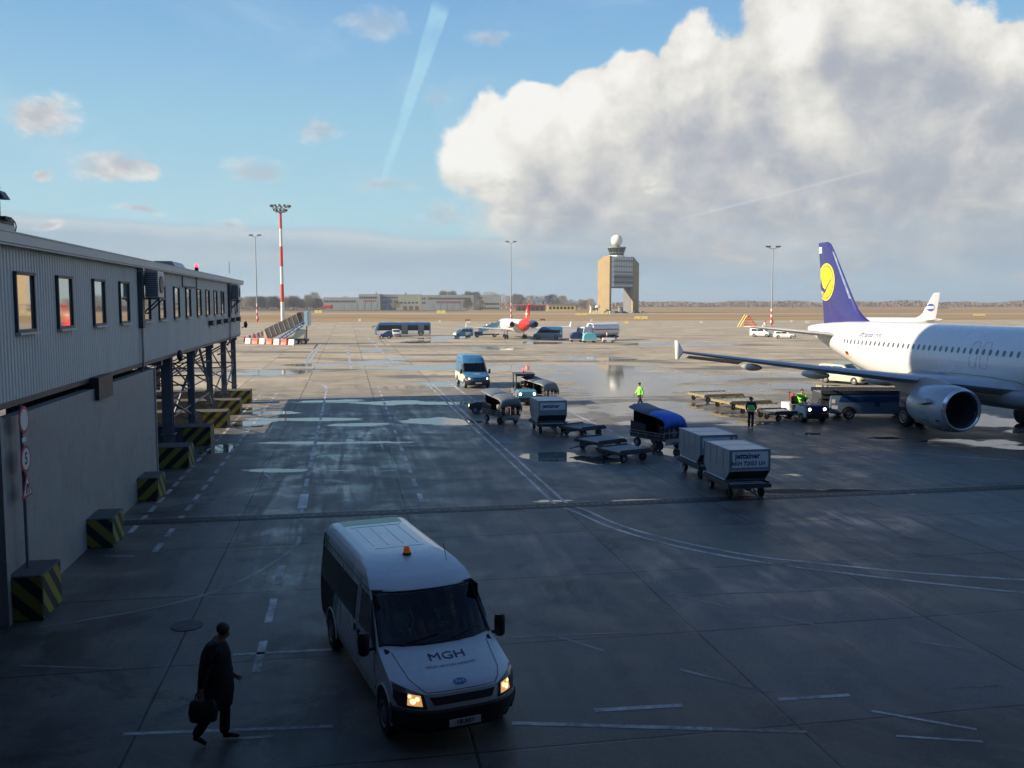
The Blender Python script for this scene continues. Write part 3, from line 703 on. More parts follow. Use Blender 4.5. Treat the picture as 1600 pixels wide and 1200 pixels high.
        br = MB(); br.tube([(PF + 0.02, y + 0.5, 6.4), (PF + 0.6, y + 0.5, 6.95)], 0.03, 6); br.tube([(PF + 0.02, y + 1.3, 6.4), (PF + 0.6, y + 1.3, 6.95)], 0.03, 6); br.bb((PF + 0.02, y + 0.35, 6.93), (PF + 0.66, y + 1.45, 6.99)); br.build('bracket', M['darksteel'], t)
    for y in (51.7, 54.9, 58.0, 61.4, 64.3):
        v = MB(); v.bb((PF + 0.01, y - 0.3, 5.6), (PF + 0.22, y + 0.3, 5.85)); v.bb((PF + 0.22, y - 0.35, 5.55), (PF + 0.25, y + 0.35, 5.9)); v.build('vent_box', M['darksteel'], t, bevel=0.01)
    g = MB(); g.tube([(PF + 0.05, 43.5, 8.0), (PF + 0.05, 43.5, 7.55), (PF + 0.05, 47.5, 7.55), (PF + 0.05, 47.5, 8.3)], 0.03, 6); g.build('conduit', M['darksteel'], t)
    b = MB(); b.cyl((PF + 0.1, 47.3, 8.3), (PF + 0.1, 47.3, 8.55), 0.09); b.build('beacon_base', M['black'], t)
    b = MB(); b.sphere((PF + 0.1, 47.3, 8.60), (0.08, 0.08, 0.10), 12, 6); b.build('beacon', M['beacon_red'], t)
    b = MB(); b.prism([(-9.6, 8.3), (-8.0, 8.3), (-8.4, 8.85), (-9.2, 8.85)], 'Y', 47.5, 50.5); b.build('skylight', M['trim'], t)
    # floodlamps below and at the end
    for (x, y, z) in ((PF + 0.2, 41.4, 4.55), (PF + 0.35, Y1 + 0.3, 5.3)):
        l = MB(); l.sphere((x, y, z), (0.13, 0.16, 0.24), 12, 8); l.tube([(x, y, z - 0.1), (x - 0.3, y, z - 0.25)], 0.03, 6); l.build('flood_lamp', M['black'], t, smooth=40)
    an = MB(); an.tube([(PF, 61, 8.7), (PF, 61, 9.4)], 0.02, 5); an.build('antenna', M['steel'], t)
    # roof exhaust in the near left corner: pale stack with a hooded cowl
    s = MB(); s.bb((-9.2, 21.6, 8.25), (-7.5, 23.1, 8.57)); s.build('stack_base', M['trim'], t)
    s = MB(); s.bb((-9.3, 21.5, 8.57), (-7.48, 23.0, 8.68)); s.bb((-7.6, 22.2, 8.64), (-7.39, 22.6, 8.72)); s.build('stack_collar', M['black'], t)
    s = MB(); s.cyl((-8.15, 22.3, 8.68), (-8.15, 22.3, 9.36), 0.60, n=32); s.build('roof_stack', M['cream'], t, smooth=40)
    s = MB(); s.sphere((-8.15, 22.3, 9.36), (0.62, 0.62, 0.12), 32, 5, 0.0, 1.0); s.build('stack_cap', M['trim'], t, smooth=50)
    s = MB(); s.prism([(-7.55, 9.27), (-7.47, 9.27), (-7.37, 9.10), (-7.55, 9.10)], 'Y', 22.1, 22.5); s.build('lamp_hood', M['darksteel'], t)
    s = MB(); s.tube(smoothpts([(-7.42, 22.4, 8.69), (-7.34, 22.4, 8.68), (-7.27, 22.4, 8.60), (-7.25, 22.4, 8.48), (-7.3, 22.4, 8.34)], 5), 0.013, 6); s.build('cable', M['black'], t)
    # lower closed storey
    m = MB(); corr(m, 20.6, 36.3, 0, 4.34, PF + 0.12, 0.32, 0.004); m.bb((PF - 0.2, 20.6, 0), (PF + 0.09, 36.3, 4.33)); m.bb((PF - 0.2, 36.3, 0), (PF + 0.16, 36.42, 4.36)); m.bb((PF - 0.05, 20.42, 0), (PF + 0.2, 20.6, 4.42)); m.build('lower_wall', M['wallpanel'], t)
    m = MB(); m.bb((-12.4, 36.3, 0), (PF - 0.2, 36.42, 4.3)); m.build('lower_end_wall', M['wallpanel'], t)
    m = MB(); m.bb((-9.2, 10, 0), (-9.0, 20.42, 4.3)); m.build('recess_wall', M['darksteel'], t)
    m = MB(); m.bb((-7.6, 28.0, 4.0), (-7.05, 29.6, 4.66)); m.build('beam_pocket', M['black'], t)
    # columns, cross beams, braces
    cols = [(39.6, 0), (41.9, 1), (48.1, 1), (54.4, 1), (60.6, 1), (65.8, 1)]
    for (y, big) in cols:
        for x in ((PF - 0.45, -12.8) if big else (PF - 1.0,)):
            c = MB(); w = 0.42 if y == 41.9 else 0.3
            c.bb((x - w / 2, y - 0.02 - w / 2, 0.5), (x + w / 2, y + 0.02 - w / 2, ZB - 0.1)); c.bb((x - w / 2, y - 0.02 + w / 2, 0.5), (x + w / 2, y + 0.02 + w / 2, ZB - 0.1)); c.bb((x - 0.015, y - w / 2 + 0.02, 0.5), (x + 0.015, y + w / 2 - 0.02, ZB - 0.1))
            c.bb((x - w * 0.7, y - w * 0.7, 1.06), (x + w * 0.7, y + w * 0.7, 1.1)); c.build('column', M['pcol'], t)
        c = MB(); c.bb((-13.2, y - 0.12, ZB - 0.38), (PF - 0.2, y + 0.12, ZB - 0.12)); c.build('cross_beam', M['pcol'], t)
    def br(p, q, r=0.045): m = MB(); m.tube([p, q], r, 6); m.build('brace', M['pcol'], t)
    x = PF - 0.45; xb = -12.8
    for x_ in (x, xb):
        br((x_, 60.6, 2.6), (x_, 65.8, 2.6)); br((x_, 60.6, 4.4), (x_, 65.8, 2.6)); br((x_, 60.6, 1.1), (x_, 65.8, 2.6))
        br((x_, 48.1, 4.3), (x_, 54.4, 2.4)); br((x_, 54.4, 4.3), (x_, 60.6, 2.4)); br((x_, 54.4, 1.2), (x_, 60.6, 2.6)); br((x_, 42, 4.4), (x_, 48.1, 2.6)); br((x_, 42, 2.6), (x_, 48.1, 1.2)); br((x_, 42.1, 2.6), (x_, 60.6, 2.6), 0.035); br((x_, 42.1, 1.7), (x_, 54.4, 1.7), 0.035)
    br((x, 50.6, 4.5), (x - 1.2, 50.2, 1.1), 0.07); br((x, 50.9, 4.5), (x + 0.2, 54.2, 1.1), 0.07)
    for (y, b_) in cols[1:]:
        br((x, y, 1.2), (xb, y, 4.2)); br((x, y, 4.2), (xb, y, 1.2)); br((x, y, 2.7), (xb, y, 2.7))
    for (y, z) in ((54.3, 3.5), (60.5, 3.6), (65.7, 3.5)):
        k = MB(); k.tube([(x + 0.2, y, z + 0.08), (x - 0.35, y - 0.1, z - 0.06)], 0.06, 6); k.build('tube_lamp', M['trim'], t)
M['pcol'] = mat('blue_grey_steel_paint', (0.14, 0.155, 0.19), 0.5, 0.2, 0.12, 3, (0.1, 0.08, 0.07), 0.2)
pier()

# striped concrete blocks
def stripe_mat(flip):
    m = bpy.data.materials.new('yellow_black_stripes'); m.use_nodes = True; t = NT(m.node_tree); b = t.n['Principled BSDF']
    x, y, z = t.sep(t.n.new('ShaderNodeTexCoord').outputs['Object'])
    n_ = t.n.new('ShaderNodeNewGeometry').outputs['Normal']
    s = t.math('FRACT', t.math('ADD', t.math('DIVIDE', t.math('ADD', t.math('ADD', t.math('MULTIPLY', x, flip), y), z), 0.62), 20.15))
    nz = t.noise(t.n.new('ShaderNodeTexCoord').outputs['Object'], 6, 5, 0.7)
    c = t.mix(t.mr(t.math('ADD', s, t.math('MULTIPLY', t.math('SUBTRACT', nz, .5), 0.03)), 0.49, 0.51), (0.24, 0.215, 0.03), (0.014, 0.014, 0.015))
    c = t.mix(t.mr(nz, 0.55, 0.8, 0, 0.7), c, (0.09, 0.085, 0.06))
    t.put(b.inputs['Base Color'], c); b.inputs['Roughness'].default_value = 0.6
    return m
M['stripeL'] = stripe_mat(1.0); M['stripeR'] = stripe_mat(-1.0)
M['conc'] = mat('grey_concrete', (0.085, 0.082, 0.08), 0.85, 0, 0.2, 2, bump=0.3)
labs = ['nearest striped concrete block, cut by the left edge under the sign post', 'striped concrete block against the lower wall, second from the viewer', 'small striped concrete block at the far end of the lower wall',
        'striped concrete plinth at the foot of the big first column', 'striped concrete plinth under the second open column of the pier', 'striped concrete plinth under the third open column of the pier', 'striped concrete plinth under the fourth open column of the pier', 'farthest striped concrete plinth at the end of the pier']
ys = [21.3, 27.3, 33.55, 39.85, 46.0, 52.3, 58.3, 64.6]
hs = [1.0, .84, .80, .90, .92, .92, .92, .92]
for i, (y, hh) in enumerate(zip(ys, hs)):
    deep = i >= 3
    t = thing('concrete_block', labs[i], 'concrete block', P(y, -7.0), TH, 'striped blocks along the pier')
    m = MB(); x0 = -6.3 if deep else -1.4 if i == 0 else -0.55
    m.bb((x0, -0.65, 0), (0.5, 0.65, hh)); m.build('block', M['conc'], t, bevel=0.03)
    s = MB(); w0 = -0.75 if deep else x0
    s.bb((w0, -0.656, 0.03), (0.497, -0.651, hh - 0.035)); s.build('striped_face', M['stripeL'] if i < 2 else M['stripeR'], t)
    s = MB(); s.bb((0.501, -0.62, 0.03), (0.506, 0.62, hh - 0.035)); s.build('striped_end', M['stripeR'], t)
# yellow thing behind the post in the recess
t = thing('striped_post_guard', 'yellow and black striped guard deep in the recess behind the sign post', 'guard', P(24.5 - 5.5, -8.3), TH)
m = MB(); m.bb((-0.25, -0.3, 0), (0.25, 0.3, 2.4)); m.build('guard_body', M['stripeR'], t, bevel=0.03)

# road signs on one post
def signs():
    t = thing('road_sign_post', 'grey post with a round white sign, a 5 limit and a warning triangle', 'road signs', P(21.3, -6.98, 1.18), TH + pi / 2)
    m = MB(); m.cyl((0, 0, -.18), (0, 0, 3.45), 0.035, n=12); m.build('post', M['pcol'], t)
    M['signwhite'] = mat('sign_white', (0.62, 0.62, 0.62), 0.5, 0, 0.05); M['signred'] = mat('sign_red', (0.42, 0.03, 0.04), 0.5, 0, 0.05)
    def disc(z, name, txt=None):
        d = MB(); d.cyl((0, -0.05, z), (0, -0.065, z), 0.30, n=36); s = d.build(name, M['signred'], t)
        e = MB(); e.cyl((0, -0.066, z), (0, -0.069, z), 0.235, n=36); e.build('sign_face', M['signwhite'], s)
        if txt:
            v, f = text_mesh(txt, 0.36, 0.0, bold=0.012); k = MB(); k.add([(a, -0.072, z + b) for a, b, c in v], f); k.build('sign_number', M['black'], s)
    disc(3.10, 'round_sign'); disc(2.24, 'speed_sign', '5')
    d = MB(); d.prism([(-0.33, 1.40), (0.33, 1.40), (0.0, 1.94)], 'Y', -0.065, -0.05); s = d.build('warning_sign', M['signred'], t)
    d = MB(); d.prism([(-0.235, 1.455), (0.235, 1.455), (0.0, 1.835)], 'Y', -0.069, -0.066); d.build('sign_face', M['signwhite'], s)
    d = MB(); d.tube([(-0.07, -0.073, 1.48), (-0.07, -0.073, 1.59), (-0.02, -0.073, 1.69)], 0.014, 5); d.tube([(0.07, -0.073, 1.48), (0.07, -0.073, 1.59), (0.02, -0.073, 1.69)], 0.014, 5); d.build('sign_symbol', M['black'], s)
    e = MB(); e.bb((-0.16, -0.06, 2.62), (0.1, -0.05, 2.72)); e.build('small_plate', M['signwhite'], t)
signs()
# ============================================================ PEOPLE
def skinobj(name, V, E, m, parent, root=0, sub=2):
    """V: list of (x,y,z,r) or (x,y,z,rx,ry)"""
    me = bpy.data.meshes.new(name); me.from_pydata([v[:3] for v in V], E, []); me.materials.append(m)
    o = bpy.data.objects.new(name, me); COL.objects.link(o); o.parent = parent
    md = o.modifiers.new('skin', 'SKIN'); md.use_smooth_shade = True
    sv = me.skin_vertices[0].data if me.skin_vertices else None
    if sv is None:
        bm = bmesh.new(); bm.from_mesh(me); bm.verts.layers.skin.verify(); bm.to_mesh(me); bm.free(); sv = me.skin_vertices[0].data
    for i, v in enumerate(V):
        sv[i].radius = (v[3], v[4] if len(v) > 4 else v[3]); sv[i].use_root = (i == root)
    if sub: s = o.modifiers.new('sub', 'SUBSURF'); s.levels = sub; s.render_levels = sub
    return o
def chain(*names): return [(names[i], names[i + 1]) for i in range(len(names) - 1)]
def human(label, loc, rz, J, outfit, group=None, sc=1.0, hand_curl=0.6):
    """J: joints in metres, figure faces +x, y is its left"""
    t = thing('person', label, 'person', loc, rz, group, sc)
    j = {k: Vector(v) for k, v in J.items()}
    # body -------------------------------------------------------
    idx = {}; V = []; E = []
    def add(n, p, *r): idx[n] = len(V); V.append((p[0], p[1], p[2], *r))
    up = (j['head'] - j['neck']).normalized()
    f = Vector(J.get('face', (1, 0, 0))).normalized()
    sd = up.cross(f).normalized()
    add('pel', j['pel'], .125, .10); add('waist', j['pel'].lerp(j['chest'], .45), .115, .095); add('chest', j['chest'], .14, .11)
    add('neck', j['neck'], .055); add('jaw', j['head'] - up * .055 + f * .012, .066, .07); add('skull', j['head'] + up * .045, .088, .096); add('crown', j['head'] + up * .105, .05)
    E += [(idx[a], idx[b]) for a, b in chain('pel', 'waist', 'chest', 'neck', 'jaw', 'skull', 'crown')]
    add('nose', j['head'] + f * .098 - up * .012, .014); E.append((idx['skull'], idx['nose']))
    for s, q in (('l', 1), ('r', -1)):
        add('sh' + s, j['sh' + s], .050); add('el' + s, j['el' + s], .040); add('wr' + s, j['wr' + s], .027)
        E += [(idx['chest'], idx['sh' + s]), (idx['sh' + s], idx['el' + s]), (idx['el' + s], idx['wr' + s])]
        d = (j['wr' + s] - j['el' + s]).normalized(); hd = Vector(J.get('hd' + s, tuple(d))).normalized()
        pl = j['wr' + s] + hd * .085; add('pa' + s, pl, .038, .018); E.append((idx['wr' + s], idx['pa' + s]))
        w = hd.cross(sd if abs(hd.dot(sd)) < .9 else f).normalized(); cu = hd.cross(w).normalized() * (-q)
        for k, (o_, L) in enumerate(((-.03, .075), (-.01, .085), (.011, .08), (.03, .06))):
            b0 = pl + w * o_ + hd * .005; m1 = b0 + (hd * (1 - .3 * hand_curl) + cu * .6 * hand_curl).normalized() * L * .55; e1 = m1 + (hd * (1 - hand_curl) + cu * hand_curl).normalized() * L * .45
            add(f'f{s}{k}a', b0, .0095); add(f'f{s}{k}b', m1, .009); add(f'f{s}{k}c', e1, .007)
            E += [(idx['pa' + s], idx[f'f{s}{k}a']), (idx[f'f{s}{k}a'], idx[f'f{s}{k}b']), (idx[f'f{s}{k}b'], idx[f'f{s}{k}c'])]
        tb = j['wr' + s] + hd * .035 - w * .03; add(f't{s}a', tb, .012); add(f't{s}b', tb + (hd * .8 - w * .6 + cu * .3).normalized() * .05, .009)
        E += [(idx['wr' + s], idx[f't{s}a']), (idx[f't{s}a'], idx[f't{s}b'])]
        add('hi' + s, j['hi' + s], .085); add('kn' + s, j['kn' + s], .056); add('an' + s, j['an' + s], .038); add('to' + s, j['to' + s], .033)
        E += [(idx['pel'], idx['hi' + s]), (idx['hi' + s], idx['kn' + s]), (idx['kn' + s], idx['an' + s]), (idx['an' + s], idx['to' + s])]
    skinobj('body', V, E, M['skin'], t, 0, 1)
    ey = MB()
    for q in (-1, 1): ey.sphere(j['head'] + f * .078 + sd * q * .03 + up * .012, .011, 8, 5)
    ey.build('eyes', M['black'], t)
    hr = MB(); hr.T = Matrix.Translation(j['head'] + up * .05 - f * .026) @ up.to_track_quat('Z', 'Y').to_matrix().to_4x4(); hr.sphere((-.012, 0, .0), (.088, .093, .090), 16, 8, -0.8, 1.0); hr.build('hair', outfit.get('hair', M['hair']), t, smooth=60)
    # trousers
    V = []; E = []; idx.clear()
    add('pel', j['pel'], .145, .12)
    for s in 'lr':
        add('hi' + s, j['hi' + s] - Vector((0, 0, .03)), .105, .10); add('kn' + s, j['kn' + s], .078); add('an' + s, j['an' + s] - Vector((0, 0, .02)), .078)
        E += [(idx['pel'], idx['hi' + s]), (idx['hi' + s], idx['kn' + s]), (idx['kn' + s], idx['an' + s])]
    skinobj('trousers', V, E, outfit['trousers'], t)
    for s in 'lr':
        d = (j['to' + s] - j['an' + s]); V = []; idx.clear(); E = []
        h = j['an' + s]; add('a', h - Vector((0, 0, .03)) - d.normalized() * .03, .045, .05); add('b', h.lerp(j['to' + s], .6) - Vector((0, 0, .0)), .042, .04); add('c', j['to' + s] + d.normalized() * .04, .036, .03)
        E = [(0, 1), (1, 2)]; skinobj('shoe', V, E, M['leather'], t, 0, 2)
    # jacket
    V = []; E = []; idx.clear(); k = outfit.get('bulk', 1.0)
    add('hem', j['pel'] - Vector((0, 0, .02)), .17 * k, .145 * k); add('waist', j['pel'].lerp(j['chest'], .45), .155 * k, .135 * k); add('chest', j['chest'], .175 * k, .145 * k); add('col', j['neck'] - (j['neck'] - j['chest']) * .15, .085 * k)
    E += [(idx[a], idx[b]) for a, b in chain('hem', 'waist', 'chest', 'col')]
    for s in 'lr':
        add('sh' + s, j['sh' + s], .092 * k); add('el' + s, j['el' + s], .066 * k); add('wr' + s, j['wr' + s].lerp(j['el' + s], .06), .047 * k)
        E += [(idx['chest'], idx['sh' + s]), (idx['sh' + s], idx['el' + s]), (idx['el' + s], idx['wr' + s])]
    skinobj('jacket', V, E, outfit['jacket'], t, 1)
    if 'vest' in outfit:
        V = []; E = []; idx.clear()
        add('hem', j['pel'] + Vector((0, 0, .03)), .18 * k, .155 * k); add('waist', j['pel'].lerp(j['chest'], .45), .175 * k, .155 * k); add('chest', j['chest'], .205 * k, .172 * k); add('col', j['neck'] - (j['neck'] - j['chest']) * .3, .11 * k)
        for s in 'lr': add('sh' + s, j['sh' + s] * .97 + j['chest'] * .03, .106 * k)
        E = [(0, 1), (1, 2), (2, 3), (2, 4), (2, 5)]
        skinobj('vest', V, E, outfit['vest'], t, 1)
        b = MB()
        for q in (.12, .55):
            c = j['pel'].lerp(j['chest'], q); b.T = Matrix.Translation(c)
            b.lathe([(-.025, .186 * k), (.025, .186 * k)], (0, 0, 0), 'Z', 20)
        b.T = None; b.build('reflective_band', M['silverband'], t)
    if 'coat' in outfit:
        c = MB(); rings = []
        for (z, rx, ry, dx) in outfit['coat']:
            rings.append([(j['pel'].x + dx + rx * cos(2 * pi * q / 20), j['pel'].y + ry * sin(2 * pi * q / 20) * (1 + .04 * sin(q * 3)), z) for q in range(20)])
        c.loft(rings, True, True, True); c.build('coat_skirt', outfit['jacket'], t, smooth=70)
    if 'headgear' in outfit:
        h = MB(); c = j['head'] + up * .05; h.lathe([(-.03, .075), (0, .096), (.03, .098), (.04, .06)], tuple(c), 'Y' if False else 'Z', 16)
        for q in (-1, 1): h.sphere(j['head'] + sd * q * .095, .035, 10, 6)
        h.build('ear_defenders', M['black'], t)
    return t
WALK = dict(pel=(0, 0, .93), chest=(.02, 0, 1.32), neck=(.03, 0, 1.50), head=(.06, 0, 1.635), face=(1, 0, -.15), shl=(0.03, .19, 1.42), shr=(.01, -.19, 1.42), ell=(-.10, .25, 1.15), elr=(.10, -.25, 1.15), wrl=(-.02, .26, .92), wrr=(.28, -.22, 1.0),
            hil=(0, .10, .90), hir=(0, -.10, .90), knl=(.14, .10, .50), knr=(-.10, -.10, .50), anl=(.24, .10, .09), anr=(-.36, -.10, .16), tol=(.40, .10, .05), tor=(-.24, -.10, .05))
STAND = dict(pel=(0, 0, .93), chest=(0, 0, 1.32), neck=(.01, 0, 1.50), head=(.03, 0, 1.635), face=(1, 0, -.1), shl=(0, .19, 1.42), shr=(0, -.19, 1.42), ell=(0, .27, 1.15), elr=(0, -.27, 1.15), wrl=(.18, .2, 1.02), wrr=(.18, -.2, 1.02),
             hil=(0, .09, .90), hir=(0, -.09, .90), knl=(.04, .09, .50), knr=(.0, -.10, .50), anl=(.0, .08, .09), anr=(-.06, -.10, .09), tol=(.16, .09, .05), tor=(.10, -.11, .05))
SIT = dict(pel=(0, 0, .10), chest=(-.02, 0, .48), neck=(0, 0, .66), head=(.03, 0, .80), face=(1, 0, -.05), shl=(0, .19, .58), shr=(0, -.19, .58), ell=(.12, .26, .34), elr=(.12, -.26, .34), wrl=(.36, .16, .42), wrr=(.36, -.16, .42),
           hil=(.05, .10, .08), hir=(.05, -.10, .08), knl=(.44, .12, .12), knr=(.44, -.12, .12), anl=(.50, .12, -.28), anr=(.50, -.12, -.28), tol=(.64, .12, -.32), tor=(.64, -.12, -.32))
# the man crossing the foreground with a bag
mp = at(340, 1160)
MANJ = dict(WALK); MANJ.update(head=(.12, 0, 1.60), neck=(.05, 0, 1.47), chest=(.03, 0, 1.30), face=(1, -.15, -.35), knr=(-.05, -.09, .50), anr=(-.29, -.09, .16), tor=(-.16, -.09, .05), anl=(.08, .09, .09), tol=(.25, .09, .05), knl=(.10, .10, .50),
            elr=(-.10, -.26, 1.14), wrr=(-.14, -.27, .88), hdr=(0, 0, -1), ell=(.0, .25, 1.12), wrl=(.20, .22, .92))
man = human('man in a long dark overcoat walking to the right across the foreground with a bag', mp, 0.12, MANJ,
            dict(jacket=M['darkcloth'], trousers=M['darkcloth'], bulk=1.16, coat=[(1.47, .10, .12, .04), (1.42, .15, .20, .02), (1.30, .20, .235, .01), (1.1, .225, .24, .0), (.93, .24, .25, 0), (.78, .25, .26, 0), (.56, .25, .265, -.03)]), sc=1.1)
def bag():
    t = thing('shoulder_bag', 'black leather bag held in the trailing hand of the walking man', 'bag', mp + Vector((-.10, -.31, 0)), 0.12, sc=1.1)
    m = MB(); rings = []
    for (z, w, d) in ((.44, .15, .05), (.46, .18, .075), (.58, .20, .085), (.70, .18, .07), (.755, .15, .03)): rings.append([(w * (abs(cos(q)) ** .6) * (1 if cos(q) > 0 else -1), d * (abs(sin(q)) ** .6) * (1 if sin(q) > 0 else -1), z) for q in [2 * pi * i / 20 for i in range(20)]])
    m.loft(rings); m.build('bag_body', M['leather'], t, smooth=50)
    m = MB(); m.tube(smoothpts([(-.11, 0, .74), (-.08, 0, .84), (0, 0, .87), (.08, 0, .84), (.11, 0, .74)], 4), .011, 6); m.build('handle', M['leather'], t)
bag()
hv = dict(jacket=M['navycloth'], trousers=M['navycloth'], vest=M['hivis'])
human('ground worker in a green jacket striding beside the blue covered cart', at(1000, 639), pi + .25, WALK, dict(jacket=M['hivis'], trousers=M['navycloth'], headgear=1, bulk=1.05), sc=.97)
human('ground worker in an open green vest standing in front of the row of pallet dollies', at(1173, 669), -pi / 2 - .3, STAND, dict(hv, headgear=1), sc=.97)

# ============================================================ VEHICLES: body as stacked plan outlines
class Veh:
    def __init__(s, levels): s.L = levels      # (z, front x, corner sweep, exponent, half width, rear x)
    def lev(s, z):
        L = s.L
        if z <= L[0][0]: return L[0][1:]
        for a, b in zip(L, L[1:]):
            if z <= b[0]:
                k = (z - a[0]) / (b[0] - a[0]); return tuple(p + (q - p) * k for p, q in zip(a[1:], b[1:]))
        return L[-1][1:]
    def X(s, y, z):
        xf, c, n, w, xr = s.lev(z); return xf - c * min(1.0, abs(y) / w) ** n
    def Y(s, z): return s.lev(z)[3]
    def outline(s, z, nf=14):
        xf, c, n, w, xr = s.lev(z); pts = []
        ys = [sin(pi / 2 * i / nf) for i in range(-nf, nf + 1)]
        for q in ys: pts.append((xf - c * abs(q) ** n, q * w, z))
        x0 = xf - c; r = min(.10, w * .3); xs = [x0 + (xr + r - x0) * i / 8 for i in range(1, 9)]
        pts += [(x, w, z) for x in xs]
        for i in range(1, 5): a = pi / 2 * i / 4; pts.append((xr + r - r * sin(a), w - r + r * cos(a), z))
        for i in range(0, 4): a = pi / 2 * i / 4; pts.append((xr + r - r * cos(a), -w + r - r * sin(a), z))
        pts += [(x, -w, z) for x in reversed(xs)]
        return pts
    def shell(s, name, m, parent, hole=None, sub=3, smooth=35):
        zs = []
        for a, b in zip(s.L, s.L[1:]):
            for i in range(sub): zs.append(a[0] + (b[0] - a[0]) * i / sub)
        zs.append(s.L[-1][0]); mb = MB(); rings = [s.outline(z) for z in zs]; n = len(rings[0]); vs = [p for r in rings for p in r]; fs = []
        for i in range(len(rings) - 1):
            zm = (zs[i] + zs[i + 1]) / 2
            for j in range(n):
                k = (j + 1) % n
                if hole and j < 28:
                    ym = (rings[i][j][1] + rings[i][k][1]) / 2
                    if hole[0] < zm < hole[1] and abs(ym) < hole[2] * s.Y(zm): continue
                fs.append((i * n + j, i * n + k, (i + 1) * n + k, (i + 1) * n + j))
        fs.append(tuple(range(n - 1, -1, -1))); fs.append(tuple((len(rings) - 1) * n + j for j in range(n)))
        mb.add(vs, fs); return mb.build(name, m, parent, smooth=smooth)
    def drape(s, poly, kind, off, sgn=1, cuts=()):
        """poly in (y,z) on the front or (x,z) on a side -> list of verts, faces"""
        bm = bmesh.new(); vs = [bm.verts.new((p[0], 0, p[1])) for p in poly]; bm.faces.new(vs)
        def cut(co, no): bmesh.ops.bisect_plane(bm, geom=bm.verts[:] + bm.edges[:] + bm.faces[:], plane_co=co, plane_no=no, dist=1e-5)
        z0 = min(p[1] for p in poly); z1 = max(p[1] for p in poly); x0 = min(p[0] for p in poly); x1 = max(p[0] for p in poly)
        for l in s.L:
            if z0 < l[0] < z1: cut((0, 0, l[0]), (0, 0, 1))
        if kind == 'F':
            k = int((x1 - x0) / .06) + 1
            for i in range(1, k): cut((x0 + (x1 - x0) * i / k, 0, 0), (1, 0, 0))
            k = int((z1 - z0) / .06) + 1
            for i in range(1, k): cut((0, 0, z0 + (z1 - z0) * i / k), (0, 0, 1))
        V = []; bm.verts.index_update()
        for v in bm.verts:
            a, z = v.co.x, v.co.z
            if kind == 'F': V.append(s.fpt(a, z, off))
            else: V.append((a, sgn * (s.Y(z) + off), z))
        F = [tuple(v.index for v in f.verts) for f in bm.faces]; bm.free(); return V, F
    def fpt(s, y, z, off):
        e = .01; dz = (s.X(y, z + e) - s.X(y, z - e)) / (2 * e); dy = (s.X(y + e, z) - s.X(y - e, z)) / (2 * e)
        n = Vector((1, -dy, -dz)).normalized(); return tuple(Vector((s.X(y, z), y, z)) + n * off)
    def patch(s, name, poly, kind, m, parent, off=.006, sgn=1):
        mb = MB(); mb.add(*s.drape(poly, kind, off, sgn)); return mb.build(name, m, parent, smooth=30)
    def fline(s, pts, r=.006, off=.002):
        out = []
        for a, b in zip(pts, pts[1:]):
            for i in range(6): out.append(s.fpt(a[0] + (b[0] - a[0]) * i / 6, a[1] + (b[1] - a[1]) * i / 6, off))
        out.append(s.fpt(*pts[-1], off)); return out
    def text(s, txt, size, y0, z0, m, parent, sx=1.0, slope=1.0, bold=0.0, name='lettering', off=.008):
        vs, fs = text_mesh(txt, size, 0, bold=bold, sx=sx); mb = MB(); mb.add([s.fpt(y0 + x, z0 + y * slope, off) for x, y, z in vs], fs); return mb.build(name, m, parent)
def wheel(parent, x, y, r=.34, w=.22, name='wheel'):
    sg = 1 if y > 0 else -1
    m = MB(); prof = [(-w / 2, r * .62), (-w / 2, r * .9), (-w / 2 + .03, r), (w / 2 - .03, r), (w / 2, r * .9), (w / 2, r * .62)]
    m.lathe(prof, (0, 0, 0), 'Y', 28); m.lathe([(-w / 2 + .02, 0.001), (-w / 2 + .02, r * .62)], (0, 0, 0), 'Y', 28); m.lathe([(w / 2 - .02, 0.001), (w / 2 - .02, r * .62)], (0, 0, 0), 'Y', 28)
    o = m.build(name, M['rubber'], parent, smooth=35); o.location = (x, y, r)
    k = MB(); k.lathe([(sg * (w / 2 - .012), 0.001), (sg * (w / 2 - .0), r * .2), (sg * (w / 2 - .03), r * .45), (sg * (w / 2 + .002), r * .6), (sg * (w / 2 - .01), r * .64)], (0, 0, 0), 'Y', 28)
    ri = k.build('rim', M['rim'], o, smooth=40); return o
M['privacy'] = glass('privacy_glass', (0.006, 0.007, 0.009), 0.12); M['privacy'].node_tree.nodes['Principled BSDF'].inputs['Specular IOR Level'].default_value = 0.2
M['headspot'] = lamp_mat('warm_headlight_bulb', (1.0, 0.66, 0.32), 1.5)
M['rim'] = mat('steel_rim', (0.35, 0.36, 0.37), 0.4, 0.6, 0.15, 8)
M['van_green'] = mat('green_livery', (0.14, 0.40, 0.20), 0.35, 0, 0.08)
M['van_dark'] = mat('near_black_livery', (0.006, 0.008, 0.013), 0.45, 0, 0.2, spec=0.2)
M['logo_navy'] = mat('logo_navy', (0.02, 0.02, 0.10), 0.4, 0, 0.05)
M['plate'] = mat('plate_white', (0.80, 0.82, 0.84), 0.4, 0, 0.05)
M['interior'] = mat('dark_interior', (0.012, 0.013, 0.015), 0.8, 0, 0.2)
M['lens'] = glass('headlamp_lens', (0.05, 0.05, 0.055), 0.08)
def plate(parent, txt, x, y, z, w=.5, h=.11, rz=0.0):
    m = MB(); m.bb((x, y - w / 2, z - h / 2), (x + .012, y + w / 2, z + h / 2)); p = m.build('number_plate', M['plate'], parent)
    if txt:
        vs, fs = text_mesh(txt, h * .95, 0, bold=.003, sx=.84); k = MB(); k.add([(x + .0135, y + a, z + b) for a, b, c in vs], fs); k.build('plate_text', M['black'], p)
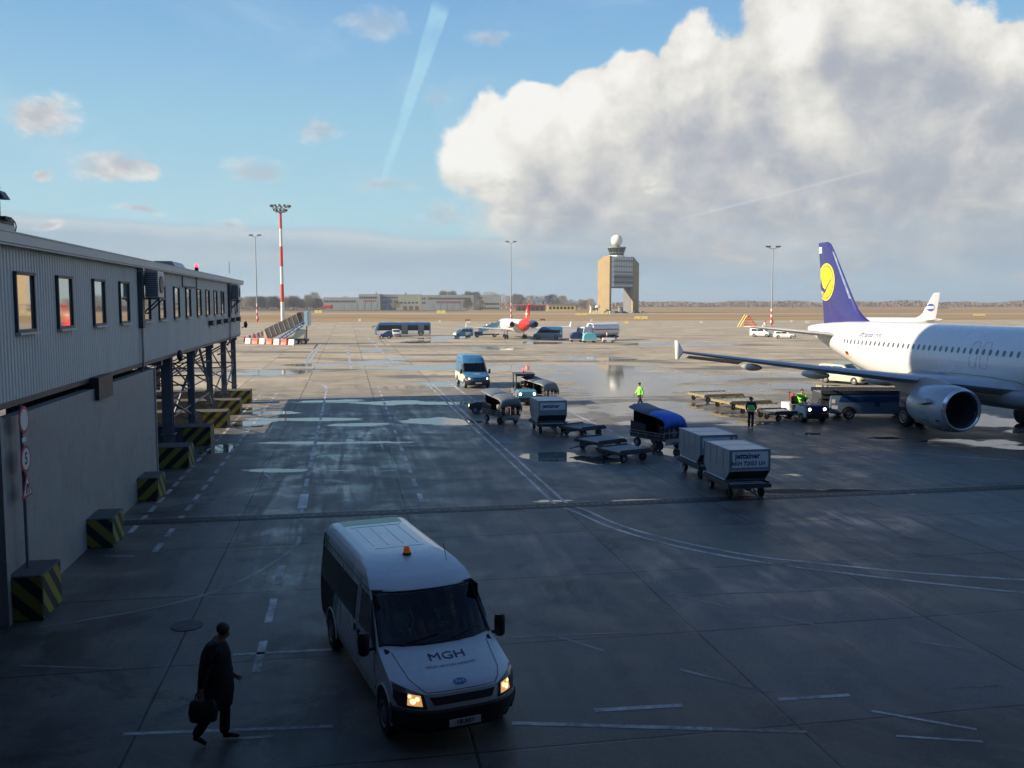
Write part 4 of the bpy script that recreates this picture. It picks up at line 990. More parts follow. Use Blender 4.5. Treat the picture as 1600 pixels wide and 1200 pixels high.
def van(label, loc, rz, sc=1.0, style='mgh', Lr=-6.0, hroof=2.25, group=None):
    dz = hroof - 2.25
    name = 'minibus' if style == 'mgh' else 'panel_van'
    t = thing(name, label, 'van', loc, rz, group, sc)
    xr = Lr
    V = Veh([(.30, -.14, .40, 4, .93, xr + .04), (.45, -.03, .42, 4, .965, xr), (.70, 0, .42, 4, .985, xr), (.90, -.05, .42, 3.8, .985, xr), (.97, -.14, .42, 3.4, .985, xr), (1.06, -.42, .42, 3, .983, xr), (1.15, -.76, .38, 2.8, .98, xr),
             (1.22, -1.02, .32, 2.6, .978, xr), (1.27, -1.10, .30, 2.6, .972, xr), (1.55, -1.42, .25, 2.6, .945, xr), (1.90, -1.84, .21, 2.8, .905, xr + .01), (1.97, -1.94, .2, 3, .895, xr + .02),
             (2.07 + dz * .7, -2.16 - dz * .3, .2, 3, .87, xr + .03), (2.16 + dz * .9, -2.5 - dz * .3, .22, 3, .81, xr + .06), (2.21 + dz, -2.78 - dz * .3, .22, 3, .74, xr + .1), (2.24 + dz, -3.05 - dz * .3, .22, 3, .62, xr + .2), (2.25 + dz, -3.3 - dz * .3, .2, 3, .45, xr + .4)])
    W, U, D = M['white'], M['white'], M['van_dark']
    if style == 'mgh': V.shell('body', W, t, hole=(1.285, 1.90, .93))
    else:
        b = V.shell('body', M['blue_van'], t, hole=(1.285, 1.90, .93))
    # interior
    m = MB(); z0, z1 = 1.0, 1.93
    m.bb((xr + .3, -.86, .6), (-1.0, .86, .62)); m.bb((-3.4, -.88, .62), (-3.36, .88, 1.95)); m.bb((-3.4, .875, .62), (-1.75, .885, 1.95)); m.bb((-3.4, -.885, .62), (-1.75, -.875, 1.95)); m.bb((-3.4, -.88, 1.93), (-2.0, .88, 1.95))
    m.build('cabin_lining', M['interior'], t)
    m = MB(); m.prism([(-1.15, .9), (-1.15, 1.2), (-1.45, 1.27), (-1.75, 1.2), (-1.75, .9)], 'Y', -.9, .9); m.build('dashboard', M['interior'], t, bevel=.02)
    for y in (.45, -.25, -.6):
        m = MB(); m.bb((-2.75, y - .22, .85), (-2.2, y + .22, 1.0)); m.bb((-2.85, y - .22, .95), (-2.7, y + .22, 1.6)); m.bb((-2.84, y - .12, 1.62), (-2.74, y + .12, 1.78)); m.build('seat', M['interior'], t, bevel=.03)
    m = MB(); m.tube([(-1.82 + .17 * cos(q) * .5, .42 + .19 * sin(q), 1.33 + .17 * cos(q)) for q in [2 * pi * i / 16 for i in range(17)]], .014, 6); m.build('steering_wheel', M['black'], t)
    # windscreen
    wz0, wz1 = 1.275, 1.915
    V.patch('windscreen', [(-.90, wz0), (.90, wz0), (.83, wz1), (-.83, wz1)], 'F', M['windscreen'], t, .004)
    fr = MB()
    for (a, b) in (((-.91, wz0), (.91, wz0)), ((-.84, wz1), (.84, wz1))):
        fr.tube(V.fline([a, b], off=.004), .022, 6)
    for q in (-1, 1): fr.tube(V.fline([(q * .92, wz0 - .02), (q * .85, wz1 + .02)], off=.0), .035, 6)
    fr.build('windscreen_seal', M['black'], t, smooth=50)
    wp = MB()
    for y0 in (-.55, .15):
        wp.tube(V.fline([(y0, wz0 + .02), (y0 + .55, wz0 + .10)], off=.02), .009, 5)
    wp.build('wiper', M['black'], t)
    # side glazing
    for q in (-1, 1):
        V.patch('door_window', [(-1.72, 1.24), (-2.62, 1.24), (-2.62, 1.86), (-2.06, 1.86)] if q else 0, 'S', M['glass'], t, .005, q)
        V.patch('quarter_window', [(-1.40, 1.12), (-1.68, 1.16), (-1.98, 1.84), (-1.90, 1.84), (-1.55, 1.45)], 'S', M['black'], t, .006, q)
        if style == 'mgh':
            V.patch('side_windows', [(-2.86, 1.20), (xr + .12, 1.20), (xr + .12, 1.80), (-2.86, 1.80)], 'S', M['privacy'], t, .005, q)
            V.patch('dark_livery', [(-4.55, 1.195), (-4.75, .8), (-4.95, .42), (xr + .12, .42), (xr + .12, 1.195)], 'S', D, t, .004, q)
            V.patch('green_stripe', [(-4.20, 1.195), (-4.5, .7), (-4.62, .42), (-4.95, .42), (-4.75, .8), (-4.55, 1.195)], 'S', M['van_green'], t, .004, q)
            V.patch('green_stripe', [(xr + .55, 1.805), (xr + .22, 1.805), (xr + .22, 2.05), (xr + .55, 2.05)], 'S', M['van_green'], t, .004, q)
            V.patch('dark_livery', [(xr + .22, 1.805), (xr + .10, 1.805), (xr + .10, 2.05), (xr + .22, 2.05)], 'S', D, t, .004, q)
        else:
            V.patch('white_panel', [(-.48, .62), (-.75, .97), (-1.45, 1.1), (xr + .12, 1.1), (xr + .12, .45), (-1.4, .45), (-.6, .45)], 'S', M['cream'], t, .004, q)
            V.patch('white_corner', [(q * .62, .72), (q * .975, .66), (q * .975, .93), (q * .66, .9)], 'F', M['cream'], t, .004)
        # doors: seams and handles
        se = MB(); yy = lambda z: q * (V.Y(z) + .001)
        for xs in ((-1.50, -1.50), (-2.72, -2.72), (-4.05, -4.05)): se.tube([(xs[0], yy(z), z) for z in (.5, .8, 1.1)] + ([(xs[0], yy(z), z) for z in (1.3, 1.6, 1.9)] if xs[0] < -2 else []), .006, 4)
        se.tube([(-1.5, yy(.5), .5), (-4.05, yy(.5), .5)], .006, 4); se.tube([(-2.1, yy(1.93), 1.93), (xr + .3, yy(1.93), 1.93)], .009, 4)
        se.build('door_seams', M['black'], t)
        for xh in (-2.58, -2.88):
            h = MB(); h.bb((xh - .05, q * .985 - .02, 1.02), (xh + .05, q * .985 + .03, 1.14)); h.build('door_handle', M['black'], t, bevel=.01)
        # mirror
        mm = MB(); mm.tube([(-1.55, q * .93, 1.18), (-1.48, q * 1.12, 1.16)], .03, 6); rings = []
        for (z, a, b) in ((1.10, .05, .06), (1.14, .08, .09), (1.40, .08, .10), (1.47, .05, .08)): rings.append([(-1.46 + a * cos(k), q * 1.17 + b * sin(k), z) for k in [2 * pi * i / 12 for i in range(12)]])
        mm.loft(rings); mm.build('mirror', M['black'], t, smooth=40)
        # headlamp
        hl = [(q * .56, .70), (q * .60, .90), (q * .97, .99), (q * .975, .80), (q * .93, .70)]
        ho = V.patch('headlight', hl, 'F', M['lens'], t, .008)
        V.patch('reflector', [(q * .62, .735), (q * .64, .885), (q * .80, .90), (q * .82, .74)] if style == 'mgh' else [(q * .66, .75), (q * .68, .85), (q * .78, .86), (q * .78, .75)], 'F', M['headwarm'] if style == 'mgh' else M['headlight'], ho, .012)
        if style == 'mgh':
            for (ya, za, ra) in ((.685, .835, .028), (.745, .80, .036), (.78, .865, .02)): mb_ = MB(); mb_.add([V.fpt(q * ya + ra * cos(k), za + ra * sin(k), .016) for k in [2 * pi * i / 14 for i in range(14)]], [tuple(range(14))]); mb_.build('headlight_bulb', M['headspot'], ho)
        # wheel arches
        for x in (-.92, -4.85 if style == 'mgh' else xr + 1.15):
            a = MB(); a.prism([(x + .43 * cos(k), max(.28, .34 + .43 * sin(k))) for k in [pi * i / 16 - .25 + (.5 * i / 16) for i in range(17)]], 'Y', q * .90, q * .992); a.build('wheel_arch', M['interior'], t)
            a = MB(); a.tube([(x + .445 * cos(k), q * .992, .34 + .445 * sin(k)) for k in [pi * i / 18 for i in range(19)]], .018, 6); a.build('arch_lip', M['white'] if style == 'mgh' else M['black'], t)
            wheel(t, x, q * .90)
    # bumper
    m = MB(); o = []
    for z, e in ((.24, -.06), (.27, .0), (.33, .035), (.56, .04), (.64, .03), (.67, .0)):
        ring = []
        for i in range(-16, 17):
            y = sin(pi / 2 * i / 16) * .985; y2 = y * (1 + e * .6); zz = max(.31, z); ring.append((V.X(min(.984, abs(y)), zz) + e, y2, z))
        ring = [(-.62, -.985 * (1 + e * .6), z)] + ring + [(-.62, .985 * (1 + e * .6), z)]; o.append(ring)
    m.loft(o, closed=False); m.build('bumper', M['black'], t, smooth=40)
    m = MB(); m.add(*V.drape([(-.46, .745), (.46, .745), (.52, .855), (-.52, .855)], 'F', .008)); g = m.build('grille', M['black'], t)
    m = MB()
    for k in range(3): m.tube(V.fline([(-.47, .77 + k * .03), (.47, .77 + k * .03)], off=.012), .005, 4)
    m.build('grille_slat', M['darksteel'], g)
    sm = MB(); sm.tube(V.fline([(-.55, .915), (.55, .915)]), .006, 4)
    for q in (-1, 1): sm.tube(V.fline([(q * .55, .915), (q * .72, 1.02), (q * .80, 1.2)]), .006, 4)
    sm.build('bonnet_seam', M['black'], t)
    # roof ribs, beacon, aerial
    m = MB()
    for y in (-.42, -.14, .14, .42): m.bb((xr + .9, y - .012, hroof - .004), (-3.7, y + .012, hroof + .006))
    m.bb((xr + .8, -.5, hroof - .004), (xr + .83, .5, hroof + .006)); m.bb((-3.5, -.45, hroof - .004), (-3.47, .45, hroof + .005)); m.build('roof_rib', M['white'] if style == 'mgh' else M['blue_van'], t)
    if style == 'mgh':
        m = MB(); m.cyl((-2.98, 0, 2.2), (-2.98, 0, 2.27), .075); bb_ = m.build('beacon_base', M['black'], t)
        m = MB(); m.lathe([(0, .06), (.02, .066), (.09, .055), (.12, .03), (.125, .001)], (-2.98, 0, 2.265), 'Z', 20); m.build('roof_beacon', M['beacon_orange'], t, smooth=40)
        m = MB(); m.tube([(-2.6, .62, 2.13), (-2.78, .62, 2.42)], .006, 5); m.build('aerial', M['black'], t)
        V.text('MGH', .23, 0, 1.16, M['logo_navy'], t, sx=1.2, slope=.30)
        V.text('MALÉV GROUND HANDLING', .072, 0, 1.098, M['logo_navy'], t, sx=.86, slope=.27)
        m = MB(); m.add([V.fpt(.105 * cos(k), .985 + .042 * sin(k) * .5, .010) for k in [2 * pi * i / 24 for i in range(24)]], [tuple(range(24))]); e = m.build('oval_badge', M['blue'], t)
        V.text('Ford', .062, 0, .984, M['silverband'], e, sx=1.2, slope=.5, off=.013, name='badge_text')
        plate(t, '1BU051', .045, 0, .46)
        # white top skin is body; green rear roof band
        m = MB(); hw = lambda z: V.Y(z)
        m.prism([(-.78, 2.19), (-.6, 2.243), (-.45, 2.2535), (.45, 2.2535), (.6, 2.243), (.78, 2.19), (.78, 2.18), (-.78, 2.18)], 'X', xr + .22, xr + .62); m.build('green_roof_band', M['van_green'], t)
    else:
        V.text('AIRPORT', .13, 0, 1.13, M['silverband'], t, sx=1.1, slope=.3, bold=.004)
        plate(t, None, .045, 0, .46)
    return t
M['blue_van'] = mat('mid_blue_paint', (0.035, 0.15, 0.30), 0.3, 0, 0.08, 2, coat=0.4)
VANLOC = Vector((-0.73, 13.50, 0)); VYAW = 0.399
mgh = van('white minibus with a green and black rear, MGH on its bonnet, headlights on', VANLOC, -pi / 2 + VYAW, 1.014)
def van_pt(x, y, z):
    return VANLOC + Matrix.Rotation(-pi / 2 + VYAW, 3, 'Z') @ Vector((x, y, z)) * 1.014
sd1 = dict(SIT); human('driver in a green vest behind the windscreen of the white minibus', van_pt(-2.42, .45, .98), -pi / 2 + VYAW, SIT, hv, sc=.95)
sd2 = dict(SIT); sd2.update(ell=(.15, .25, .30), elr=(.15, -.25, .30), wrl=(.36, .10, .22), wrr=(.36, -.10, .22)); human('passenger in a green vest on the front bench of the white minibus', van_pt(-2.42, -.3, .98), -pi / 2 + VYAW, sd2, hv, sc=.95)
bv = at(746, 607); van('blue high-roof panel van with a cream lower body coming along the lane', bv + Vector((0.1, -.3, 0)), -pi / 2 + .22, 1.0, 'blue', -5.6, 2.55)
bl = at(746, 607)
human('driver at the wheel of the blue panel van', bl + Vector((0.1, -.3, 0)) + Matrix.Rotation(-pi / 2 + .22, 3, 'Z') @ Vector((-2.42, .42, .98)), -pi / 2 + .22, SIT, dict(jacket=M['navycloth'], trousers=M['navycloth']), sc=.95)

# ============================================================ DOLLIES, CONTAINERS, CARTS
def dolly(name, label, loc, rz, w=1.55, l=2.35, group=None, deck=.50, m1=None, small=False):
    """x across, y along"""
    t = thing(name, label, 'dolly', loc, rz, group); m1 = m1 or M['darksteel']
    f = MB()
    for q in (-1, 1): f.bb((q * w / 2 - .05, -l / 2, deck - .14), (q * w / 2 + .05, l / 2, deck)); f.bb((-w / 2, q * (l / 2 - .05) - .05, deck - .14), (w / 2, q * (l / 2 - .05) + .05, deck - .002))
    for k in range(5): y = -l / 2 + .3 + k * (l - .6) / 4; f.bb((-w / 2 + .05, y - .03, deck - .12), (w / 2 - .05, y + .03, deck - .04))
    f.bb((-.06, -l / 2, deck - .24), (.06, l / 2, deck - .145)); f.build('frame', m1, t, bevel=.008)
    r = MB(); n = 9
    for k in range(n): y = -l / 2 + .2 + k * (l - .4) / (n - 1); r.cyl((-w / 2 + .08, y, deck - .01), (w / 2 - .08, y, deck - .01), .028, n=8)
    r.build('rollers', M['steel'], t)
    for q in (-1, 1):
        s = MB(); s.bb((q * w / 2 - .02, -l / 2 + .1, deck + .002), (q * w / 2 + .02, l / 2 - .1, deck + .06)); s.build('side_guide', m1, t)
        for y in (-l / 2 + .38, l / 2 - .38):
            wheel(t, q * (w / 2 - .16), y, .19, .11, 'caster'); bpy.data.objects  # rotates below
    for o in kids(t):
        if o.name.startswith('caster'):
            o.rotation_euler = (0, 0, pi / 2)
            y = o.location.y; f = MB(); f.bb((o.location.x - .05, y - .03, .19), (o.location.x + .05, y + .03, deck - .13)); f.build('axle_bracket', m1, t)
    b = MB(); b.tube([(-.12, -l / 2, deck - .15), (0, -l / 2 - .55, .25), (.12, -l / 2, deck - .15)], .025, 6); b.tube([(0, -l / 2 - .55, .25), (0, -l / 2 - .85, .22)], .03, 6)
    b.tube([(.05 * cos(k), -l / 2 - .9 + .05 * sin(k), .22) for k in [2 * pi * i / 10 for i in range(11)]], .015, 5); b.build('tow_bar', m1, t)
    return t
M['alu_dull'] = mat('dull_aluminium', (0.36, 0.40, 0.44), 0.4, 0.5, 0.15, 3, (0.2, 0.2, 0.2), 0.35, bump=0.2, bscale=5)
CW, CLn, CH = 1.48, 2.32, 1.13
def container(label, loc, rz, txt2=None, lab=True, tag_orange=False):
    t = thing('cargo_container', label, 'cargo container', loc, rz, 'grey air cargo containers')
    hl, bl_, zs = CLn / 2, CLn / 2 - .38, .40
    prof = [(-bl_, .02), (bl_, .02), (hl, zs), (hl, CH), (-hl, CH), (-hl, zs)]
    m = MB(); m.prism(prof, 'X', -CW / 2, CW / 2); m.build('shell', [M['alu_dull']][0], t, bevel=.006)
    e = MB()
    for q in (-1, 1):
        x = q * (CW / 2)
        for a, b in zip(prof, prof[1:] + prof[:1]): e.tube([(x, a[0], a[1]), (x, b[0], b[1])], .022, 4)
    for (y, z) in prof: e.tube([(-CW / 2, y, z), (CW / 2, y, z)], .022, 4)
    e.build('edge_frame', M['steel'], t)
    b = MB(); b.bb((-CW / 2 - .01, -bl_ - .02, 0), (CW / 2 + .01, bl_ + .02, .03)); b.build('base_plate', M['steel'], t)
    s = MB()
    for q in (-1, 1):
        for k in range(1, 4): y = -hl + k * CLn / 4; s.bb((q * (CW / 2 + .004) - .004, y - .012, .42), (q * (CW / 2 + .004) + .004, y + .012, CH - .05))
    s.bb((-CW / 2 + .05, -.01, CH), (CW / 2 - .05, .01, CH + .006)); s.build('panel_rivets', M['steel'], t)
    p = MB(); p.bb((-.66, -hl - .012, .52 if txt2 else .66), (.66, -hl - .006, 1.07 if txt2 else 1.04)); pl = p.build('label_panel', M['plate'], t)
    vs, fs = text_mesh('jettainer', .27, 0, bold=.009, sx=1.0); k = MB(); zc = .92 if txt2 else .86
    k.add([(-.10 + x, -hl - .0135, zc + y) for x, y, z in vs], fs)
    k.build('label_text', M['logo_navy'], pl)
    if txt2:
        vs, fs = text_mesh(txt2, .20, 0, bold=.006); k = MB(); k.add([(-.08 + x, -hl - .0135, .655 + y) for x, y, z in vs], fs); k.build('label_number', M['black'], pl)
    g = MB(); g.bb((-CW / 2 + .03, -hl + .10, .05), (CW / 2 - .03, -hl + .36, .055)); 
    pd = MB(); sl = (zs - .02) / .38
    pd.add([(-CW / 2 + .03, -hl - .004, zs - .01), (CW / 2 - .03, -hl - .004, zs - .01), (CW / 2 - .03, -bl_ - .008, .03), (-CW / 2 + .03, -bl_ - .008, .03)], [(0, 1, 2, 3)]); pd.build('lower_panel', M['darksteel'], t)
    if tag_orange: o = MB(); o.bb((CW / 2 - .3, -hl - .014, .95), (CW / 2 - .15, -hl - .004, 1.05)); o.build('hazard_tag', M['orange'], t)
    return t
def set_container(u, v, z, lab, dlab, txt2=None, orange=False):
    c = at(u, v, z + CH); c = c + BX * CW / 2 + AX * CLn / 2; g = Vector((c.x, c.y, 0))
    dolly('container_dolly', dlab, g, TH, 1.5, 2.4, 'dollies carrying containers', deck=z - .07)
    container(lab, g + Vector((0, 0, z)), TH, txt2, True, orange)
set_container(1141, 704, .60, 'nearest cargo container, with a white AKH number label under its logo', 'dark dolly carrying the nearest container with the AKH label', 'AKH 72053 LH')
set_container(1095, 681, .60, 'middle cargo container behind the nearest one, with a small orange tag', 'dark dolly mostly hidden behind the nearest container dolly', None, True)
set_container(842, 627, .60, 'cargo container standing alone beside the covered baggage carts on the left', 'dark dolly under the lone container beside the covered carts')
for (u, v, lab, r) in ((910, 684, 'empty dark dolly farthest back of the three in the shade', .5), (938, 706, 'empty dark dolly in the middle of the three in the shade', .45), (975, 722, 'empty dark dolly nearest of the three, in front of the puddle', .35)):
    dolly('container_dolly', lab, at(u, v - 4), TH + r - pi / 2, 1.6, 1.8, 'empty dollies in the shade')
M['bronze'] = mat('ochre_dolly_paint', (0.34, 0.27, 0.13), 0.5, 0.2, 0.2, 3, (0.1, 0.07, 0.05), 0.3)
for (u, v, lab) in ((1118, 626, 'sunlit ochre pallet dolly at the far left end of the row'), (1158, 637, 'sunlit ochre pallet dolly second from the left end of the row'), (1200, 648, 'ochre pallet dolly right behind the standing worker')):
    dolly('pallet_dolly', lab, at(u, v), TH + .12 + pi / 2, 2.3, 3.1, 'ochre pallet dollies', m1=M['bronze'], deck=.52)
dolly('pallet_dolly', 'dark grey dolly coupled behind the white and blue tow tractor', at(1225, 656), TH + .1 + pi / 2, 1.6, 2.3, None, deck=.55)

def baggage_cart(label, loc, rz, tarp, group='covered baggage carts', sc=.9):
    t = thing('baggage_cart', label, 'baggage cart', loc, rz, group, sc); w, l, d = 1.5, 2.6, .62
    f = MB(); f.bb((-w / 2, -l / 2, d - .12), (w / 2, l / 2, d)); f.bb((-.1, -l / 2, d - .25), (.1, l / 2, d - .125)); f.build('platform', M['darksteel'], t, bevel=.01)
    f = MB(); f.bb((-w / 2 + .1, -l / 2 - .03, d - .32), (w / 2 - .1, -l / 2 - .005, d - .02)); f.build('end_panel', M['steel'], t)
    r = MB()
    for x in [-w / 2 + .03 + i * (w - .06) / 4 for i in range(5)]: r.tube([(x, -l / 2 + .03, d), (x, -l / 2 + .03, d + .72)], .02, 5)
    for z in (d + .3, d + .72): r.tube([(-w / 2 + .03, -l / 2 + .03, z), (w / 2 - .03, -l / 2 + .03, z)], .02, 5)
    r.build('end_rack', M['steel'], t)
    r = MB()
    for z in (d + .12, d + .26): r.tube([(-w / 2, -l / 2, z), (-w / 2, l / 2, z)], .018, 5)
    for k in range(5): y = -l / 2 + k * l / 4; r.tube([(-w / 2, y, d), (-w / 2, y, d + .26)], .016, 5)
    r.build('side_rail', M['steel'], t)
    # cover: closed rounded hood over the near end, its far part lifted open
    prof = [(-l / 2 - .04, d + .58), (-l / 2 - .12, d + .80), (-l / 2 - .10, d + 1.02), (-l / 2 + .05, d + 1.15), (-l / 2 + .35, d + 1.25), (-l / 2 + .75, d + 1.31), (-l / 2 + 1.1, d + 1.35), (0.45, d + 1.42), (l / 2 + .05, d + 1.60)]
    def sheet(a, b, mt, nm):
        m = MB(); g_ = []
        for k, (y, z) in list(enumerate(prof))[a:b]:
            row = []
            for i in range(-8, 9):
                u_ = i / 8; drop = .16 * abs(u_) ** 3.0 + (.30 * max(0, u_ - .8) / .2); xx = u_ * (w / 2 + .07); row.append((xx, y + .015 * sin(i * 1.7 + k), z - drop + .018 * sin(i * 2.1 + k * 1.3)))
            g_.append(row)
        m.loft(g_, closed=False); o = m.build(nm, mt, t, smooth=60); o.modifiers.new('thick', 'SOLIDIFY').thickness = .012
    sheet(0, 7, tarp, 'cover'); sheet(6, 9, M['tarp_grey'], 'raised_flap')
    m = MB(); m.prism([(-l / 2 + .02, d), (l / 2, d), (l / 2, d + 1.36), (.45, d + 1.22), (-l / 2 + .4, d + 1.0), (-l / 2 + .02, d + .7)], 'X', w / 2 - .01, w / 2 + .01); m.build('side_curtain', M['tarp_dark'], t)
    m = MB(); m.prism([(-w / 2 + .25, d), (w / 2, d), (w / 2, d + 1.36), (-w / 2 + .25, d + 1.46)], 'Y', l / 2 - .02, l / 2); m.build('back_curtain', M['tarp_dark'], t)
    m = MB(); m.prism([(0.1, d), (l / 2 - .03, d), (l / 2 - .03, d + .75), (0.1, d + .62)], 'X', -w / 2 + .02, -w / 2 + .04); m.build('side_flap', M['tarp_dark'], t)
    hp = MB()
    for x in (-w / 2 + .03, w / 2 - .03): hp.tube([(x, y + (.06 if q < 3 else 0), z - .22) for q, (y, z) in enumerate(prof)], .018, 5)
    hp.build('hoop', M['steel'], t)
    for q in (-1, 1):
        for y in (-l / 2 + .45, l / 2 - .45):
            o = wheel(t, q * (w / 2 - .14), y, .24, .14); o.rotation_euler = (0, 0, pi / 2)
    b = MB(); b.tube([(-.14, -l / 2, d - .2), (0, -l / 2 - .6, .3), (.14, -l / 2, d - .2)], .028, 6); b.tube([(0, -l / 2 - .6, .3), (0, -l / 2 - .9, .26)], .03, 6); b.build('tow_bar', M['darksteel'], t)
    return t
M['bag1'] = mat('suitcase_black', (0.02, 0.02, 0.025), 0.5); M['bag2'] = mat('suitcase_maroon', (0.12, 0.02, 0.02), 0.5); M['bag3'] = mat('suitcase_grey', (0.2, 0.2, 0.22), 0.5)
def suitcase(label, loc, rz, d, m, group):
    t = thing('suitcase', label, 'suitcase', loc, rz, group)
    b = MB(); b.bb((-d[0] / 2, -d[1] / 2, 0), (d[0] / 2, d[1] / 2, d[2])); b.build('case', m, t, bevel=.05)
    h = MB(); h.tube([(-.08, 0, d[2]), (-.07, 0, d[2] + .04), (.07, 0, d[2] + .04), (.08, 0, d[2])], .01, 5); h.build('handle', M['black'], t)
cl = at(788, 664) + AX * 1.1; baggage_cart('baggage cart with a raised dark grey cover at the left of the cart train', cl, TH + .35, M['tarp_grey'], sc=.85)
cb = at(1040, 705) + AX * 1.2; baggage_cart('baggage cart with a bright blue cover beside the empty dollies', cb, TH + .42, M['tarp_blue'])
cc = at(848, 634) + AX * 1.0; baggage_cart('baggage cart with a grey cover behind the lone container', cc, TH + .5, M['tarp_grey'], sc=.85)
for i, (c, n, rr, who) in enumerate(((cl, (('black', M['bag1'], -.35, -.7), ('maroon', M['bag2'], .3, -.75), ('grey', M['bag3'], -.1, -.1)), TH + .35, 'in the dark grey covered cart'), (cb, (('black', M['bag1'], -.3, -.8), ('grey', M['bag3'], .25, -.8), ('maroon', M['bag2'], .35, .1)), TH + .42, 'in the blue covered cart'))):
    for nm, mm, x, y in n:
        suitcase(f'{nm} suitcase standing {who}', c + Matrix.Rotation(rr, 3, 'Z') @ Vector((x, y, .562 if who.startswith('in the blue') else .53)), rr + .1, (.42, .24, .52), mm, 'suitcases in the covered carts')

# tow tractors
def tractor(label, loc, rz, style):
    t = thing('tow_tractor', label, 'tow tractor', loc, rz)
    c1, c2 = (M['white'], M['navy']) if style == 'open' else (M['steel'], M['skyblue'])
    m = MB(); m.prism([(-1.45, .35), (0.05, .35), (0.0, .95), (-.15, 1.02), (-.95, 1.05), (-1.0, .62), (-1.45, .60)], 'Y', -.62, .62); m.build('bonnet', c2 if style == 'open' else c2, t, bevel=.04)
    m = MB(); m.prism([(-2.9, .35), (-1.45, .35), (-1.45, .55), (-1.9, .6), (-2.0, .95), (-2.9, .95)], 'Y', -.65, .65); m.build('rear_body', c1, t, bevel=.03)
    m = MB()
    for q in (-1, 1): m.prism([(-1.3, .3), (-.05, .3), (-.02, .85), (-.3, .92), (-1.1, .92), (-1.3, .6)], 'Y', q * .60, q * .70)
    m.build('mudguard', c1, t, bevel=.02)
    m = MB(); m.bb((0.03, -.68, .25), (.14, .68, .55)); m.build('bumper', M['black'], t, bevel=.02)
    for q in (-1, 1):
        m = MB(); m.cyl((-.02, q * .47, .78), (.03, q * .47, .78), .085, n=20); m.build('headlight', M['headlight'], t)
        wheel(t, -.5, q * .62, .28, .2); wheel(t, -2.35, q * .6, .32, .22)
    m = MB(); m.bb((-2.0, -.5, .6), (-1.55, .5, .85)); m.bb((-2.1, -.5, .8), (-1.98, .5, 1.35)); m.build('seat', M['black'], t, bevel=.03)
    m = MB(); m.tube([(-.95, .15, .95), (-1.2, .15, 1.1)], .02, 6); m.tube([(-1.22 + .08 * cos(k), .15 + .17 * sin(k), 1.12 + .15 * cos(k)) for k in [2 * pi * i / 12 for i in range(13)]], .014, 5); m.build('steering_wheel', M['black'], t)
    m = MB(); m.tube([(-2.9, 0, .5), (-3.1, 0, .5)], .05, 8); m.build('tow_hook', M['darksteel'], t)
    if style == 'open':
        m = MB(); m.tube([(-2.3, -.45, 1.0), (-2.3, -.45, 1.5)], .015, 5); m.sphere((-2.3, -.45, 1.55), .06, 10, 6); m.build('beacon_pole', M['black'], t)
    else:
        m = MB()
        for x in (-.95, -2.3):
            for q in (-1, 1): m.bb((x - .035, q * .6 - .035, .6), (x + .035, q * .6 + .035, 2.0))
        m.bb((-2.4, -.68, 2.0), (-.85, .68, 2.07)); m.bb((-1.0, -.6, 1.9), (-.93, .6, 2.0)); m.build('cab_frame', M['darksteel'], t, bevel=.01)
        m = MB(); m.cyl((-1.6, 0, 2.07), (-1.6, 0, 2.25), .04); m.build('beacon_base', M['black'], t)
        m = MB(); m.lathe([(0, .08), (.12, .07), (.14, .001)], (-1.6, 0, 2.25), 'Z', 16); m.build('roof_beacon', M['beacon_red'], t)
    return t
tg = at(1276, 661); trz = -pi / 2 + .22
tractor('white and blue open tow tractor with lit headlights and a driver in green', tg, trz, 'open')
human('driver in a bright green jacket seated on the open tow tractor', tg + Matrix.Rotation(trz, 3, 'Z') @ Vector((-1.85, .1, .86)), trz, SIT, dict(jacket=M['hivis'], trousers=M['navycloth']), sc=1.0)
fx = thing('fire_extinguisher', 'red fire extinguisher on the rear deck of the open tow tractor', 'fire extinguisher', tg + Matrix.Rotation(trz, 3, 'Z') @ Vector((-2.5, -.1, .95)), 0)
m = MB(); m.lathe([(0, .001), (0, .15), (.3, .16), (.42, .10), (.46, .04), (.5, .04), (.5, .001)], (0, 0, 0), 'Z', 16); m.build('cylinder', M['red'], fx, smooth=40)
m = MB(); m.tube([(0, 0, .5), (.12, 0, .52)], .015, 5); m.build('nozzle', M['black'], fx)
tractor('dark framed tow tractor with a red roof beacon between the covered carts', at(824, 634), -pi / 2 + .15, 'frame')
human('driver inside the framed tow tractor with the red beacon', at(824, 634) + Matrix.Rotation(-pi / 2 + .15, 3, 'Z') @ Vector((-1.85, .1, .86)), -pi / 2 + .15, SIT, dict(jacket=M['navycloth'], trousers=M['navycloth']))
def tractor_low():
    t = thing('small_lamp_tractor', 'low dark tractor with a yellow headlight glowing left of the grey covered cart', 'tow tractor', at(757, 645), pi - .1)
    m = MB(); m.prism([(-1.3, .25), (.9, .25), (.9, .6), (.4, .72), (-.2, .72), (-.3, .5), (-1.3, .5)], 'Y', -.5, .5); m.build('body', M['darksteel'], t, bevel=.03)
    for q in (-1, 1):
        for x in (-.9, .5): wheel(t, x, q * .5, .24, .16)
    m = MB(); m.cyl((.9, .3, .5), (.93, .3, .5), .08); m.build('headlight', lamp_mat('yellow_lamp', (1, .6, .15), 8), t)
    m = MB(); m.tube([(-.5, 0, .7), (-.5, 0, 1.25)], .03, 6); m.build('lamp_pole', M['darksteel'], t)
    m = MB(); m.sphere((-.5, 0, 1.3), .09, 10, 6); m.build('beacon', lamp_mat('pale_lamp', (1, .7, .6), 6), t)

